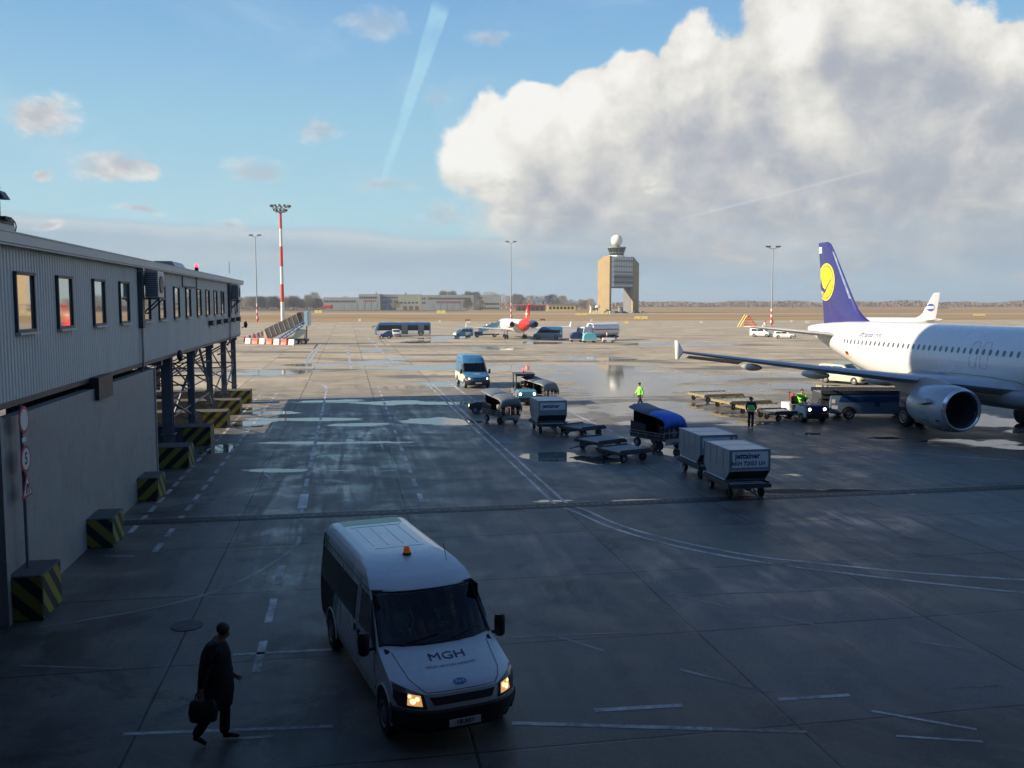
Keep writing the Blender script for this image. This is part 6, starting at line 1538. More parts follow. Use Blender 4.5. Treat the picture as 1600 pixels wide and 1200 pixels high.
# ---- control tower
def tower():
    Y = 650; al = radians(40); X0, _ = far(955, 480, Y)
    t = thing('control_tower', 'tan control tower on two legs with a white radar dome', 'control tower', (X0, Y, 0), al)
    # local x = p (right and away), local y = q (left and away)
    M['tan'] = mat('tan_tower_cladding', (0.32, 0.235, 0.12), 0.6, 0, 0.14, 0.15); M['twhite'] = mat('tower_white_fin', (0.75, 0.74, 0.70), 0.5, 0, 0.03); M['tgrey'] = mat('tower_facade_grey', (0.17, 0.18, 0.19), 0.6, 0, 0.1, .3); M['cabgreen'] = mat('cab_green_frame', (0.20, 0.30, 0.24), 0.5)
    m = MB(); q1 = 11.6; m.prism([(0, 0), (q1, 0), (q1, 36.4), (5.2, 39.9), (0, 39.9)], 'X', -1.9, 0); m.build('leg', M['tan'], t)
    m = MB()
    for k in range(9): m.bb((-1.93, -.06, 3 + k * 4), (-1.0, .02, 3.25 + k * 4))
    m.build('leg_bolts', M['darksteel'], t)
    m = MB(); m.prism([(22.5, 0), (28.6, 0), (28.6, 35.2), (22.5, 39.9)], 'Y', -.02, 9.5); m.build('leg', M['tan'], t)
    m = MB(); m.bb((22.40, 2.2, 0), (22.50, 9.4, 39)); m.build('leg_shade_panel', M['tgrey'], t)  # grey sheet standing in for the other leg's shadow on this face
    m = MB(); m.bb((-.02, .35, 17.9), (22.52, 9.4, 39.6)); b = m.build('office_block', M['tgrey'], t)
    for (z0, z1, n, w) in ((37.3, 39.4, 11, .95), (33.2, 36.0, 11, .8), (29.4, 32.2, 11, .8), (27.0, 28.2, 11, .8), (18.6, 19.9, 11, .9)):
        m = MB()
        for k in range(n): x = 3.2 + k * 1.75; m.bb((x, -.15, z0), (x + w, .349, z1))
        m.build('white_fins', M['twhite'], t)
    for (z0, z1) in ((24.8, 25.6), (20.9, 21.8)):
        m = MB(); m.bb((2.9, .28, z0), (22.2, .345, z1)); m.build('window_band', M['glass'], t)
    for z in (36.4, 32.6, 28.8, 26.2, 22.9, 20.2): m = MB(); m.bb((2.6, .05, z), (22.4, .348, z + .45)); m.build('floor_band', mat_cache('tower_band', (0.36, 0.37, 0.37)), t)
    m = MB()
    for k in range(6): m.bb((.1, -.2, 18.2 + k * 3.55), (2.5, .33, 21.3 + k * 3.55))
    m.build('white_stair_bay', M['twhite'], t)
    m = MB(); m.bb((0, 0.3, 17.5), (22.5, 9.4, 17.89)); m.build('soffit', M['darksteel'], t)
    cx, cy = 10.2, 5.0
    m = MB(); m.lathe([(39.6, .01), (39.6, 6.0), (40.6, 5.6), (40.7, 4.6)], (cx, cy, 0), 'Z', 8); m.build('cab_base', M['twhite'], t)
    m = MB(); rr = [[(cx + r * cos(2 * pi * (j + .5) / 16), cy + r * sin(2 * pi * (j + .5) / 16), z) for j in range(16)] for z, r in ((40.6, 4.9), (42.2, 5.3), (45.9, 6.5))]; m.loft(rr); m.build('cab_glazing', M['glass'], t)
    m = MB()
    for j in range(16):
        a = 2 * pi * (j + .5) / 16; m.tube([(cx + 4.95 * cos(a), cy + 4.95 * sin(a), 40.6), (cx + 5.35 * cos(a), cy + 5.35 * sin(a), 42.2), (cx + 6.55 * cos(a), cy + 6.55 * sin(a), 45.9)], .13, 4)
    m.lathe([(42.1, 5.4), (42.6, 5.55), (42.6, 5.2)], (cx, cy, 0), 'Z', 16); m.build('cab_mullions', M['cabgreen'], t)
    m = MB(); m.lathe([(45.8, .01), (45.8, 6.9), (46.5, 6.9), (46.6, .01)], (cx, cy, 0), 'Z', 16); m.build('cab_roof', M['cabgreen'], t)
    for k in range(4): a = pi / 4 + k * pi / 2; m = MB(); m.tube([(cx + 5.5 * cos(a), cy + 5.5 * sin(a), 46), (cx + 5.5 * cos(a), cy + 5.5 * sin(a), 48.8)], .09, 4); m.build('antenna', M['steel'], t)
    m = MB(); m.cyl((cx, cy, 46.5), (cx, cy, 48.2), 2.2); m.build('dome_neck', M['tgrey'], t)
    m = MB(); m.sphere((cx, cy, 51.2), 4.15, 28, 18); m.build('radar_dome', M['twhite'], t, smooth=30)
_mc = {}
def mat_cache(n, c, r=.6, **k):
    if n not in _mc: _mc[n] = mat(n, c, r, 0, .08, .3, **k)
    return _mc[n]
tower()

# ---- long low fire station / workshops
def block(parent, Y, u0, u1, vt, m, depth=14, wins=(), doors=(), band=None, vb=486, name='wall'):
    x0, zt = far(u0, vt, Y); x1, _ = far(u1, vt, Y)
    b = MB(); b.bb((x0, Y, 0), (x1, Y + depth, zt)); w = b.build(name, m, parent)
    for (a, bb_, va, vb_, n, nm, mm) in wins:
        xa, za = far(a, va, Y); xb, zb = far(bb_, vb_, Y); st = (xb - xa) / n
        for i in range(n):
            q = MB(); q.bb((xa + st * i + st * .2, Y - .12, zb), (xa + st * (i + .8), Y - .01, za)); q.build(nm, mm, parent)
    return w
def fire_station():
    Y = 880; t = thing('fire_station', 'long low pale grey airport building on the horizon left of the tower', 'building', (0, 0, 0))
    pale = mat_cache('pale_render', (0.34, 0.34, 0.30)); pale2 = mat_cache('greenish_render', (0.36, 0.38, 0.27)); dk = mat_cache('grey_render', (0.25, 0.26, 0.26)); gl = M['glass']; rd = mat_cache('red_trim', (.42, .06, .07)); dr_ = mat_cache('pale_gate', (.30, .33, .34)); rdk = mat_cache('dark_gate', (.15, .16, .18))
    block(t, Y, 505, 560, 464.5, pale, 18, [(506, 556, 469.5, 472.3, 14, 'window', gl), (528, 552, 474.5, 484, 2, 'garage_door', dr_), (553, 560, 474.5, 484, 1, 'garage_door', dr_)])
    block(t, Y, 560, 594, 459.5, pale, 22, [(561, 589, 463.5, 466.5, 8, 'window', gl), (562, 592, 471.5, 484, 3, 'garage_door', dr_), (561, 593.5, 469, 471, 1, 'canopy', rd)])
    block(t, Y + 3, 594, 656, 460, dk, 18, [(595, 622, 464, 466.3, 8, 'window', gl), (595, 655, 471, 474, 12, 'window', gl), (597, 615, 477, 484, 2, 'garage_door', rdk)])
    block(t, Y + 1, 622, 656, 461, pale2, 16, [(624, 654, 472, 474, 5, 'window', gl), (628, 656, 478, 484.5, 3, 'door', mat_cache('brown_gate', (.2, .1, .09)))])
    block(t, Y - 1, 656, 740, 461, pale, 22, [(659, 665, 465, 467.5, 2, 'window', gl), (659, 665, 472, 474.5, 2, 'window', gl), (669, 736, 465, 467.8, 20, 'window', gl), (669, 732, 470.5, 472.3, 1, 'canopy', rd), (669, 732, 474, 484.5, 6, 'garage_door', dr_), (669, 732, 472.3, 474, 1, 'gate_head', rdk)])
    block(t, Y - 2, 740, 747, 461, rdk, 20)
    block(t, Y - 1, 747, 782, 461, pale, 20, [(748, 754, 465.5, 468, 2, 'window', gl), (757, 780, 473.5, 476, 7, 'window', gl), (749, 780, 480.5, 483, 9, 'window', gl)])
    for u in (587, 633, 700): x, z = far(u, 459.5, Y); m = MB(); m.bb((x - .5, Y + 4, z - 1), (x + .5, Y + 5, z + 1.6)); m.build('chimney', rdk, t)
fire_station()
def simple_house(label, Y, u0, u1, vt, m, n, gl=None, depth=9, flat=True):
    t = thing('low_building', label, 'building', (0, 0, 0)); block(t, Y, u0, u1, vt, m, depth, [(u0 + 2, u1 - 2, vt + 3, vt + 7, n, 'window', M['glass'])])
    x0, z = far(u0, vt, Y); x1, _ = far(u1, vt, Y); r = MB(); r.bb((x0 - .5, Y - .5, z), (x1 + .5, Y + depth + .5, z + .5)); r.build('roof', mat_cache('roof_edge', (.3, .28, .25)), t); return t
simple_house('small yellow single-storey building right of the thin central mast', 760, 855, 899, 476, mat_cache('yellow_render', (.62, .52, .22)), 7)
simple_house('low dark red shed between the trees and the yellow building', 800, 806, 852, 477.5, mat_cache('brown_brick', (.17, .08, .06)), 6)
simple_house('pale cabin at the foot of the control tower, on its left', 640, 923, 936, 477.5, mat_cache('cabin_cream', (.55, .50, .40)), 3)
simple_house('grey shed seen through the legs of the control tower', 700, 968, 982, 480, mat_cache('shed_grey', (.25, .25, .26)), 2)
simple_house('long whitish shed on the far right horizon', 1100, 1450, 1482, 481, mat_cache('white_shed', (.6, .58, .5)), 3)

def vehicle(name, label, cat, loc, rz, levels, body, group=None, glassz=None, wheels=(), r=.33, extra=None, sc=1.0):
    t = thing(name, label, cat, loc, rz, group, sc); V = Veh(levels); V.shell('body', body, t, sub=2)
    if glassz:
        z0, z1 = glassz; V.patch('windscreen', [(-V.Y(z0) * .86, z0), (V.Y(z0) * .86, z0), (V.Y(z1) * .86, z1), (-V.Y(z1) * .86, z1)], 'F', M['glass'], t, .01)
        xf0 = V.lev(z0)[0] - V.lev(z0)[1]; xf1 = V.lev(z1)[0] - V.lev(z1)[1]; xr = V.lev(z1)[4]
        for q in (-1, 1):
            n = extra.get('n', 2) if extra else 2; xa = xf1 - .1; L = (xa - (xr + .25)) / n
            for i in range(n): V.patch('side_window', [(xa - L * i - (0 if i else -.15), z0 + .02), (xa - L * (i + 1) + .1, z0 + .02), (xa - L * (i + 1) + .1, z1 - .02), (xa - L * i, z1 - .02)], 'S', M['glass'], t, .008, q)
    for x in wheels:
        for q in (-1, 1): wheel(t, x, q * (V.Y(.5) - .08), r, .2)
    for q in (-1, 1):
        y = q * V.Y(.7) * .72; V.patch('headlight', [(y - .13, .62), (y + .13, .62), (y + .13, .78), (y - .13, .78)], 'F', M['lip'], t, .01)
    m = MB(); m.add(*V.drape([(-V.Y(.4) * .9, .34), (V.Y(.4) * .9, .34), (V.Y(.5) * .9, .52), (-V.Y(.5) * .9, .52)], 'F', .015)); m.build('bumper', M['black'], t)
    return t, V
def carlev(L, w, h, hood=.9, hz=.85): return [(.25, -.1, .3, 4, w * .94, -L), (.45, 0, .35, 4, w, -L), (.7, 0, .35, 3.5, w, -L), (hz, -.12, .35, 3, w * .99, -L + .03), (hz + .08, -hood, .25, 3, w * .97, -L + .05), (h - .12, -hood - .75, .15, 3, w * .84, -L + .15), (h - .03, -hood - 1.0, .15, 3, w * .78, -L + .25), (h, -hood - 1.35, .15, 3, w * .6, -L + .5)]
def vanlev(L, w, h): return [(.28, -.1, .3, 4, w * .95, -L), (.5, 0, .35, 4, w, -L), (.95, -.1, .35, 3, w, -L), (1.1, -.6, .3, 3, w * .99, -L), (h - .25, -1.35, .2, 3, w * .9, -L + .02), (h - .06, -1.65, .2, 3, w * .82, -L + .1), (h, -2.1, .2, 3, w * .6, -L + .4)]
# white and sky-blue service car behind the wing
g = at(1341, 602)
t, V = vehicle('service_car', 'white and sky-blue pickup car seen under the airliner wing', 'car', g + Vector((.9, 0, 0)), -pi / 2 + .62, carlev(4.6, .9, 1.62, 1.05, .92), M['cream'], None, (1.02, 1.5), (-.85, -3.6))
V.patch('blue_bonnet', [(-.72, .86), (.72, .86), (.66, 1.0), (-.66, 1.0)], 'F', M['skyblue'], t, .006)
for q in (-1, 1): V.patch('blue_band', [(-.5, .80), (-4.5, .80), (-4.5, 1.02), (-1.2, 1.02)], 'S', M['skyblue'], t, .005, q)
m = MB(); m.bb((-3.4, -.66, 1.60), (-1.9, .66, 1.66)); m.build('blue_roof', M['skyblue'], t)
m = MB(); m.bb((.0, -.62, .50), (.06, .62, .80)); m.build('grille', M['black'], t); plate(t, None, .075, 0, .42, .5, .12)
# white van and low white cart behind the tailplane
g = at(1190, 526.5); vehicle('white_van', 'white van parked beyond the tip of the tailplane', 'van', g + Vector((2.0, 0, 0)), -.5, vanlev(4.2, .9, 1.9), M['white'], None, (1.15, 1.6), (-.8, -3.3))
g = at(1226, 529); vehicle('white_car', 'small white car half hidden behind the tailplane', 'car', g + Vector((2.2, 0, 0)), -.3, carlev(4.2, .85, 1.45), M['white'], None, (.95, 1.3), (-.8, -3.3))
# airport bus, tug and estate car in front
g = at(590, 525); buslev = [(.30, -.05, .35, 4, 1.42, -11.6), (.6, 0, .35, 4, 1.5, -11.6), (1.2, -.05, .35, 3.5, 1.5, -11.6), (2.2, -.45, .35, 3, 1.48, -11.6), (2.65, -.75, .3, 3, 1.42, -11.55), (2.8, -1.1, .3, 3, 1.2, -11.3)]
def bus():
    t = thing('airport_bus', 'long blue and white apron bus parked across the far apron', 'bus', (g.x - .8, g.y + 1.5, 0), pi + .06); V = Veh(buslev); V.shell('body', mat_cache('bus_blue', (.045,.11,.24), .35), t, sub=2)
    V.patch('windscreen', [(-1.3, 1.1), (1.3, 1.1), (1.25, 2.3), (-1.25, 2.3)], 'F', M['glass'], t, .01)
    for q in (-1, 1):
        V.patch('window_band', [(-.9, 1.15), (-11.3, 1.15), (-11.3, 2.25), (-1.0, 2.25)], 'S', M['glass'], t, .01, q)
        for i, (x0, x1) in enumerate(((-.5, -5.6), (-7.0, -9.0), (-10.2, -11.4))): V.patch('white_skirt', [(x0, .35), (x1, .35), (x1, 1.12), (x0, 1.12)], 'S', M['white'], t, .012, q)
        for x in (-5.7, -9.1): V.patch('door', [(x, .35), (x - 1.2, .35), (x - 1.2, 2.25), (x, 2.25)], 'S', M['acglass'], t, .016, q)
        for x in (-2.6, -9.6): wheel(t, x, q * 1.4, .45, .26)
    m = MB()
    for x in (-2, -5, -8, -10.5): m.bb((x - .5, -.6, 2.78), (x + .5, .6, 2.95))
    m.build('roof_vents', M['white'], t)
    m = MB()
    for q in (-1, 1): m.tube([(-.3, q * 1.4, 2.0), (.35, q * 1.7, 2.0), (.35, q * 1.7, 1.5)], .05, 5)
    m.build('mirrors', M['black'], t)
bus()
g2 = at(602, 529); t, V = vehicle('luggage_tug', 'dark blue tug parked in front of the apron bus', 'tow tractor', g2 + Vector((-1.2, 0, 0)), pi, carlev(2.6, .75, 1.5, .7, .85), M['navy'], None, (.98, 1.36), (-.5, -2.0))
g3 = at(614, 527); vehicle('estate_car', 'white estate car beside the dark tug in front of the bus', 'car', g3 + Vector((.6, 1.5, 0)), -pi / 2 + .2, carlev(4.3, .85, 1.5), M['white'], None, (.98, 1.36), (-.8, -3.4))
g4 = at(721, 527.5); t, V = vehicle('crew_minibus', 'white and grey-blue crew minibus standing left of the red-tailed jet', 'van', g4 + Vector((-1.6, 0, 0)), pi + .35, vanlev(3.9, .88, 1.85), M['skyblue'], None, (1.12, 1.62), (-.75, -3.0), extra={'n': 3})
V.patch('white_front', [(-.8, .5), (.8, .5), (.75, .95), (-.75, .95)], 'F', M['white'], t, .006)
for q in (-1, 1): V.patch('white_door', [(-2.3, .45), (-3.2, .45), (-3.2, 1.1), (-2.3, 1.1)], 'S', M['white'], t, .006, q)
g5 = at(857, 530); t, V = vehicle('blue_service_truck', 'blue and grey high box van right of the red-tailed jet', 'truck', g5 + Vector((-2.9, 1, 0)), pi - .12, vanlev(5.6, 1.0, 2.35), M['blue_van'], None, (1.2, 1.8), (-1.0, -4.4), .38)
for q in (-1, 1): V.patch('grey_lower_side', [(-.6, .4), (-5.5, .4), (-5.5, 1.2), (-.9, 1.2)], 'S', mat_cache('grey_green_paint', (.28, .36, .34)), t, .006, q)
# aircraft steps by the jet
def airstair():
    g = at(746, 527); t = thing('aircraft_steps', 'blue truck-mounted steps reaching the door of the red-tailed jet', 'aircraft steps', g, .12)
    m = MB(); m.bb((-.6, -.9, .35), (1.0, .9, 1.15)); m.build('cab', M['navy'], t, bevel=.08)
    m = MB(); m.bb((.8, -.8, .45), (4.3, .8, .7)); m.build('chassis', M['darksteel'], t)
    m = MB()
    for q in (-1, 1): m.prism([(.3, .9), (4.6, 2.35), (5.6, 2.4), (5.6, 3.3), (4.6, 3.25), (.3, 1.8)], 'Y', q * .75 - .03, q * .75 + .03)
    m.build('side_panel', M['skyblue'], t)
    m = MB()
    for k in range(10): m.bb((.4 + k * .42, -.72, .95 + k * .14), (.8 + k * .42, .72, 1.0 + k * .14))
    m.build('steps', M['white'], t)
    m = MB(); m.tube([(3.6, -.6, .6), (4.9, -.6, 2.3)], .1, 6); m.tube([(3.6, .6, .6), (4.9, .6, 2.3)], .1, 6); m.build('lift_strut', M['white'], t)
    for x in (-.1, 3.4):
        for q in (-1, 1): wheel(t, x, q * .85, .35, .2)
    for i, (x, z, lab) in enumerate(((1.9, 1.5, 'person lowest on the steps leading up to the red-tailed jet'), (2.9, 1.83, 'person in the middle of the steps up to the red-tailed jet'), (3.9, 2.15, 'person highest on the steps, nearest the door of the jet'))):
        p = g + Vector((x, .1, z * .62 + .3)); human(lab, p, pi / 8, STAND, dict(jacket=[M['white'], M['darkcloth'], M['red']][i], trousers=M['darkcloth']), 'people boarding the red-tailed jet', sc=.95)
airstair()
# fuel tanker with two covered carts and a little tractor in front
def tanker():
    g = at(928, 533); t = thing('fuel_tanker', 'white fuel tanker with a thin red stripe on the far apron', 'fuel tanker', (g.x + .5, g.y + 3, 0), pi + .55)
    m = MB(); rings = [[(x, r * 1.05 * (abs(cos(a)) ** .7) * (1 if cos(a) > 0 else -1), 2.05 + r * (abs(sin(a)) ** .7) * (1 if sin(a) > 0 else -1)) for a in [2 * pi * j / 28 for j in range(28)]] for x, r in ((1.3, .9), (1.2, 1.12), (-4.6, 1.18), (-4.7, 1.0))]; m.loft(rings); m.build('tank', M['acwhite'], t, smooth=40)
    m = MB(); m.bb((-4.4, 1.245, 1.95), (1.1, 1.26, 2.12)); m.bb((-4.4, -1.26, 1.95), (1.1, -1.245, 2.12)); m.build('red_stripe', M['red'], t)
    m = MB(); m.prism([(1.6, .5), (3.5, .5), (3.5, 1.4), (3.25, 2.5), (1.6, 2.6)], 'Y', -1.1, 1.1); c = m.build('cab', M['white'], t, bevel=.05)
    m = MB(); m.prism([(3.50, 1.45), (3.52, 1.45), (3.31, 2.3), (3.29, 2.3)], 'Y', -1.0, 1.0); m.build('windscreen', M['glass'], c)
    m = MB(); m.bb((-4.7, -.9, .5), (3.2, .9, .85)); m.build('chassis', M['darksteel'], t)
    for x in (-3.6, -2.4, 2.5):
        for q in (-1, 1): wheel(t, x, q * 1.0, .48, .28)
tanker()
def tarp_cart(label, u, v, m_):
    g = at(u, v); t = thing('covered_cart', label, 'baggage cart', g, .08, 'covered carts by the fuel tanker')
    m = MB(); m.prism([(-1.1, .5), (1.1, .5), (1.15, 1.0), (.95, 1.5), (.5, 1.72), (-.5, 1.72), (-.95, 1.5), (-1.15, 1.0)], 'Y', -.75, .75); m.build('cover', m_, t, bevel=.05, smooth=40)
    m = MB(); m.bb((-1.2, -.8, .38), (1.2, .8, .52)); m.tube([(1.2, 0, .4), (1.9, 0, .35)], .05, 5); m.build('platform', M['cream'], t)
    for x in (-.8, .8):
        for q in (-1, 1): wheel(t, x, q * .7, .2, .12)
tarp_cart('dark navy covered cart, left of the pair in front of the fuel tanker', 901, 534, M['navy']); tarp_cart('pale turquoise covered cart, right of the pair in front of the fuel tanker', 921, 535.5, mat_cache('turquoise_tarp', (.16, .50, .58)))
g = at(950, 535.5); t, V = vehicle('cart_tractor', 'small white tractor towing the covered carts past the fuel tanker', 'tow tractor', g + Vector((1.3, 0, 0)), 0, [(.25, -.1, .2, 4, .55, -2.4), (.6, 0, .2, 4, .6, -2.4), (.85, -.1, .2, 4, .58, -2.3)], M['white'], None, None, (-.5, -1.9), .28)
human('driver standing upright on the small white tractor by the fuel tanker', g + Vector((-.2, 0, .5)), 0, STAND, dict(jacket=M['white'], trousers=M['red']), sc=.85)

# covered passenger stairs and barriers, left
def big_steps():
    g = at(452, 539); t = thing('covered_stairs', 'long covered passenger stairs climbing to a blue and white landing', 'passenger stairs', (g.x, g.y + 4, 0), .04)
    k = g.y + 4
    def q(u, v): X, z = far(u, v, k); return X - g.x, z
    n = 8
    for i in range(n):
        x0, z0 = q(416 + i * 7.0, 524 - i * 3.35); x1, _ = q(416 + i * 7.0 + 6.6, 520)
        m = MB(); lean = .55; m.prism([(x0, z0 + 1.05), (x1, z0 + 1.40), (x1 + lean, z0 - .25), (x0 + lean, z0 - .62)], 'Y', -1.1, 1.1); m.build('canopy_panel', mat_cache('brown_grey_canopy', (.17, .15, .13)), t)
        m = MB(); m.prism([(x0 - .06, z0 + 1.12), (x0 + .0, z0 + 1.12), (x0 + lean, z0 - .60), (x0 + lean - .07, z0 - .60)], 'Y', -1.14, 1.14); m.build('canopy_rib', M['mastwhite'], t)
    (xa, za), (xb, zb) = q(432, 533), q(476, 503)
    m = MB()
    for dz, r in ((0, .14), (-.55, .10)): m.tube([(xa, -1.12, za + dz), (xb, -1.12, zb + dz)], r, 6)
    for i in range(9): x = xa + (xb - xa) * i / 8; z = za + (zb - za) * i / 8; m.tube([(x, -1.12, z), (x + .4, -1.12, z - .5)], .06, 5)
    m.build('stair_stringer', M['blue'], t)
    (xc, zc), (xd, zd) = q(477, 488), q(484, 507); m = MB(); m.bb((xc - 1.2, -1.1, zd), (xc, 1.1, zc)); m.build('landing_cabin', mat_cache('brown_grey_canopy', (.2, .2, .2)), t)
    m = MB(); m.bb((xc, -1.2, zd - .2), (xc + .55, 1.2, zc + .15)); m.build('landing_bellows', mat_cache('pale_cyan_sheet', (.40, .62, .68)), t)
    m = MB(); m.bb((xc + .6, -1.1, zd), (xc + .75, 1.1, zc)); m.build('landing_frame', M['mastwhite'], t)
    (xe, ze), (xf, zf) = q(448, 534), q(482, 515); m = MB(); m.prism([(xe, .9), (xf - .6, .9), (xf - .3, 2.3), (xf - 1.6, 2.5), (xe + 1.2, 1.3)], 'Y', -1.0, .9); m.build('truck_body', M['cream'], t, bevel=.04)
    m = MB(); m.bb((xe - .2, -.9, .45), (xf - .1, .9, .85)); m.tube([(xe, -1, .5), (xe - .8, -1, .1)], .06, 5); m.tube([(xf - .2, -1, .6), (xf - .1, -1, 3.2)], .1, 5); m.build('chassis', M['darksteel'], t)
    for x in (xe + .5, xf - .8, xf - 2.0):
        for s in (-1, 1): wheel(t, x, s * .9, .42, .25)
    (xg, zg), (xh, zh) = q(402, 519), q(418, 526); m = MB(); m.bb((xg + 1.0, .5, zh - .3), (xh, 1.4, zg)); m.build('counter_box', M['cream'], t)
big_steps()
def barrier(loc, rz, m_, label, grp):
    t = thing('plastic_barrier', label, 'barrier', loc, rz, grp); m = MB()
    m.prism([(-.30, 0), (.30, 0), (.22, .25), (.16, .55), (.14, .95), (-.14, .95), (-.16, .55), (-.22, .25)], 'X', -.60, .60); m.build('barrier_shell', m_, t, bevel=.04)
    m = MB(); m.bb((-.3, -.31, 0), (-.15, .31, .09)); m.bb((.15, -.31, 0), (.3, .31, .09)); m.build('fork_slot', M['black'], t)
M['barred'] = mat('barrier_red_plastic', (0.72, 0.10, 0.06), 0.5, 0, 0.06); M['barwhite'] = mat('barrier_white_plastic', (0.78, 0.76, 0.72), 0.5, 0, 0.04)
p0, p1 = at(383, 536.8), at(462, 539.5)
for i in range(7):
    c = p0.lerp(p1, (i + .5) / 7); red = i % 2 == 1
    barrier(c, atan2((p1 - p0).y, (p1 - p0).x), M['barred'] if red else M['barwhite'], ('red' if red else 'white') + ' plastic barrier in the row in front of the covered stairs', 'front row of barriers')
p0, p1 = at(381, 535), at(411, 524)
for i in range(9):
    c = p0.lerp(p1, (i + .5) / 9); red = i % 2 == 0
    barrier(c, atan2((p1 - p0).y, (p1 - p0).x), M['barred'] if red else M['barwhite'], ('red' if red else 'white') + ' plastic barrier in the row running back beside the covered stairs', 'side row of barriers')

# fire truck, signs, markers, A-frame
def fire_truck():
    X, _ = far(502, 480, 860); t = thing('fire_truck', 'red fire truck standing at the left end of the fire station', 'fire truck', (X, 860, 1.0)); 
    m = MB(); m.prism([(0, .6), (8.4, .6), (8.4, 3.4), (2.6, 3.4), (2.6, 2.6), (0, 2.6)], 'Y', -1.2, 1.2); m.build('body', M['red'], t)
    m = MB(); m.prism([(8.4, .6), (11, .6), (11, 2.2), (10.6, 3.8), (8.4, 3.8)], 'Y', -1.2, 1.2); m.build('cab', M['red'], t)
    m = MB(); m.bb((8.9, -1.23, 2.2), (10.4, -1.21, 3.2)); m.build('cab_window', M['glass'], t)
    m = MB(); m.bb((3, -1.0, 3.4), (9, 1.0, 3.9)); m.build('ladder', M['orange'], t)
    for x in (1.6, 3.2, 9.4):
        for q in (-1, 1): wheel(t, x, q * 1.1, .65, .4)
fire_truck()
def sign(label, u, v, w=2.4, h=1.1, m_=None, n=1, kind='taxiway_sign'):
    g = at(u, v); t = thing(kind, label, 'taxiway sign', g, 0, 'small signs along the taxiways')
    for i in range(n): m = MB(); m.bb((i * (w / n + .3) - w / 2, -.1, .35), (i * (w / n + .3) - w / 2 + w / n, .1, .35 + h)); m.build('sign_panel', m_ or M['signyel'], t)
    m = MB(); m.bb((-w * .35, -.05, 0), (-w * .3, .05, .36)); m.bb((w * .3, -.05, 0), (w * .35, .05, .36)); m.build('sign_leg', M['darksteel'], t)
M['signyel'] = mat('sign_yellow', (0.85, 0.72, 0.25), 0.5, 0, 0.03); M['markwhite'] = mat('marker_white', (0.75, 0.70, 0.62), 0.5); M['markred'] = mat('marker_dark_red', (0.20, 0.07, 0.05), 0.6)
for (lab, u, v, w, h, mm, n) in (('twin yellow taxiway sign in the grass right of the airliner fin', 1530, 494.5, 5.5, 1.0, None, 2), ('twin yellow sign below the small yellow building', 908, 493.5, 6, 1.1, None, 2), ('pair of yellow signs below the control tower on its right', 1001, 500, 5, 1.2, None, 2),
                                 ('pale sign far left above the covered stairs', 497, 490, 4.5, 1.8, None, 2), ('pale sign on the grass below the fire station', 689, 491, 5, 2.0, None, 2), ('dark red sign left of the small jet', 731, 503, 1.9, .55, M['markred'], 1), ('dark red sign right of the small jet tail', 848, 502, 1.9, .55, M['markred'], 1),
                                 ('small white marker box under the left dark red sign', 732, 507, 1.4, .8, M['markwhite'], 1), ('tiny white marker left of the bus', 562, 504, .8, 1.0, M['markwhite'], 1), ('small orange and white marker above the bus right end', 687, 505.5, .7, .7, M['markwhite'], 1),
                                 ('small white marker above the fuel tanker', 924, 504.5, .8, .8, M['markwhite'], 1), ('pale marker at the grass edge right of the tanker', 979, 508, 1.0, .9, M['signyel'], 1), ('white marker at the grass edge between fin and mast', 1237, 505, .7, .7, M['markwhite'], 1), ('small white marker behind the winglet', 1096, 507, .8, .7, M['markwhite'], 1), ('white block in the grass left of the airliner fin', 1262, 507, 1.2, .8, M['markwhite'], 1)):
    sign(lab, u, v, w, h, mm, n)
def a_frame():
    g = at(1166, 511); t = thing('maintenance_steps', 'orange and cream A-frame maintenance steps by the grass edge', 'maintenance steps', g, .1); k = g.y / FPX
    m = MB()
    for y in (-1, 1):
        m.tube([(-.4, y, 0), (.1, y, 19.5 * k), (3.0, y, 0), (-.4, y, 0)], .16, 5)
        for i in range(1, 5): m.tube([(-.4 + .5 * i / 5, y, 19 * k * i / 5), (3.0 - 2.9 * i / 5, y, 19 * k * i / 5)], .12, 5)
    m.build('orange_frame', M['orange'], t)
    m = MB()
    for i in range(9): m.bb((.15 + 2.7 * i / 9, -1, 19 * k * (8 - i) / 9), (.5 + 2.7 * i / 9, 1, 19 * k * (8 - i) / 9 + .1))
    m.build('steps', M['orange'], t)
    m = MB()
    for y in (-1, 1): m.tube([(-.1, y, 19 * k), (-2.2, y, 0), (-.8, y, 0)], .15, 5)
    m.build('cream_frame', M['signyel'], t)
a_frame()
g = at(1194, 510.5); t = thing('wind_marker', 'small red and white marker beside the foot of the right mast', 'marker', g); m = MB(); m.bb((-.5, -.3, 0), (.3, .3, .5)); m.cyl((.2, 0, .5), (.2, 0, 1.3), .35, .3, 8); m.build('marker_body', M['markwhite'], t); m = MB(); m.sphere((.2, 0, 1.55), .3, 8, 6); m.build('marker_lamp', M['mastred'], t)
def yellow_array():
    Y = 560; X, _ = far(920, 489, Y); t = thing('aerial_array', 'yellow lattice aerial array and dark huts at the tower foot', 'aerial array', (X, Y, 0)); m = MB()
    for i in range(14): x = i * .95; h = 1.6 + .7 * sin(i * 2.3); m.tube([(x, 0, 0), (x + .4, 0, h)], .14, 4); m.tube([(x, 0, h * .7), (x + 1.2, 0, h * .5)], .12, 4)
    m.build('lattice', M['signyel'], t)
    m = MB(); m.cyl((4.7, .5, 0), (4.7, .5, 3.0), .2); m.sphere((5.4, .3, 4.2), (1.6, .5, 1.5), 12, 8, -.2, 1); m.build('dish', M['markwhite'], t)
yellow_array()
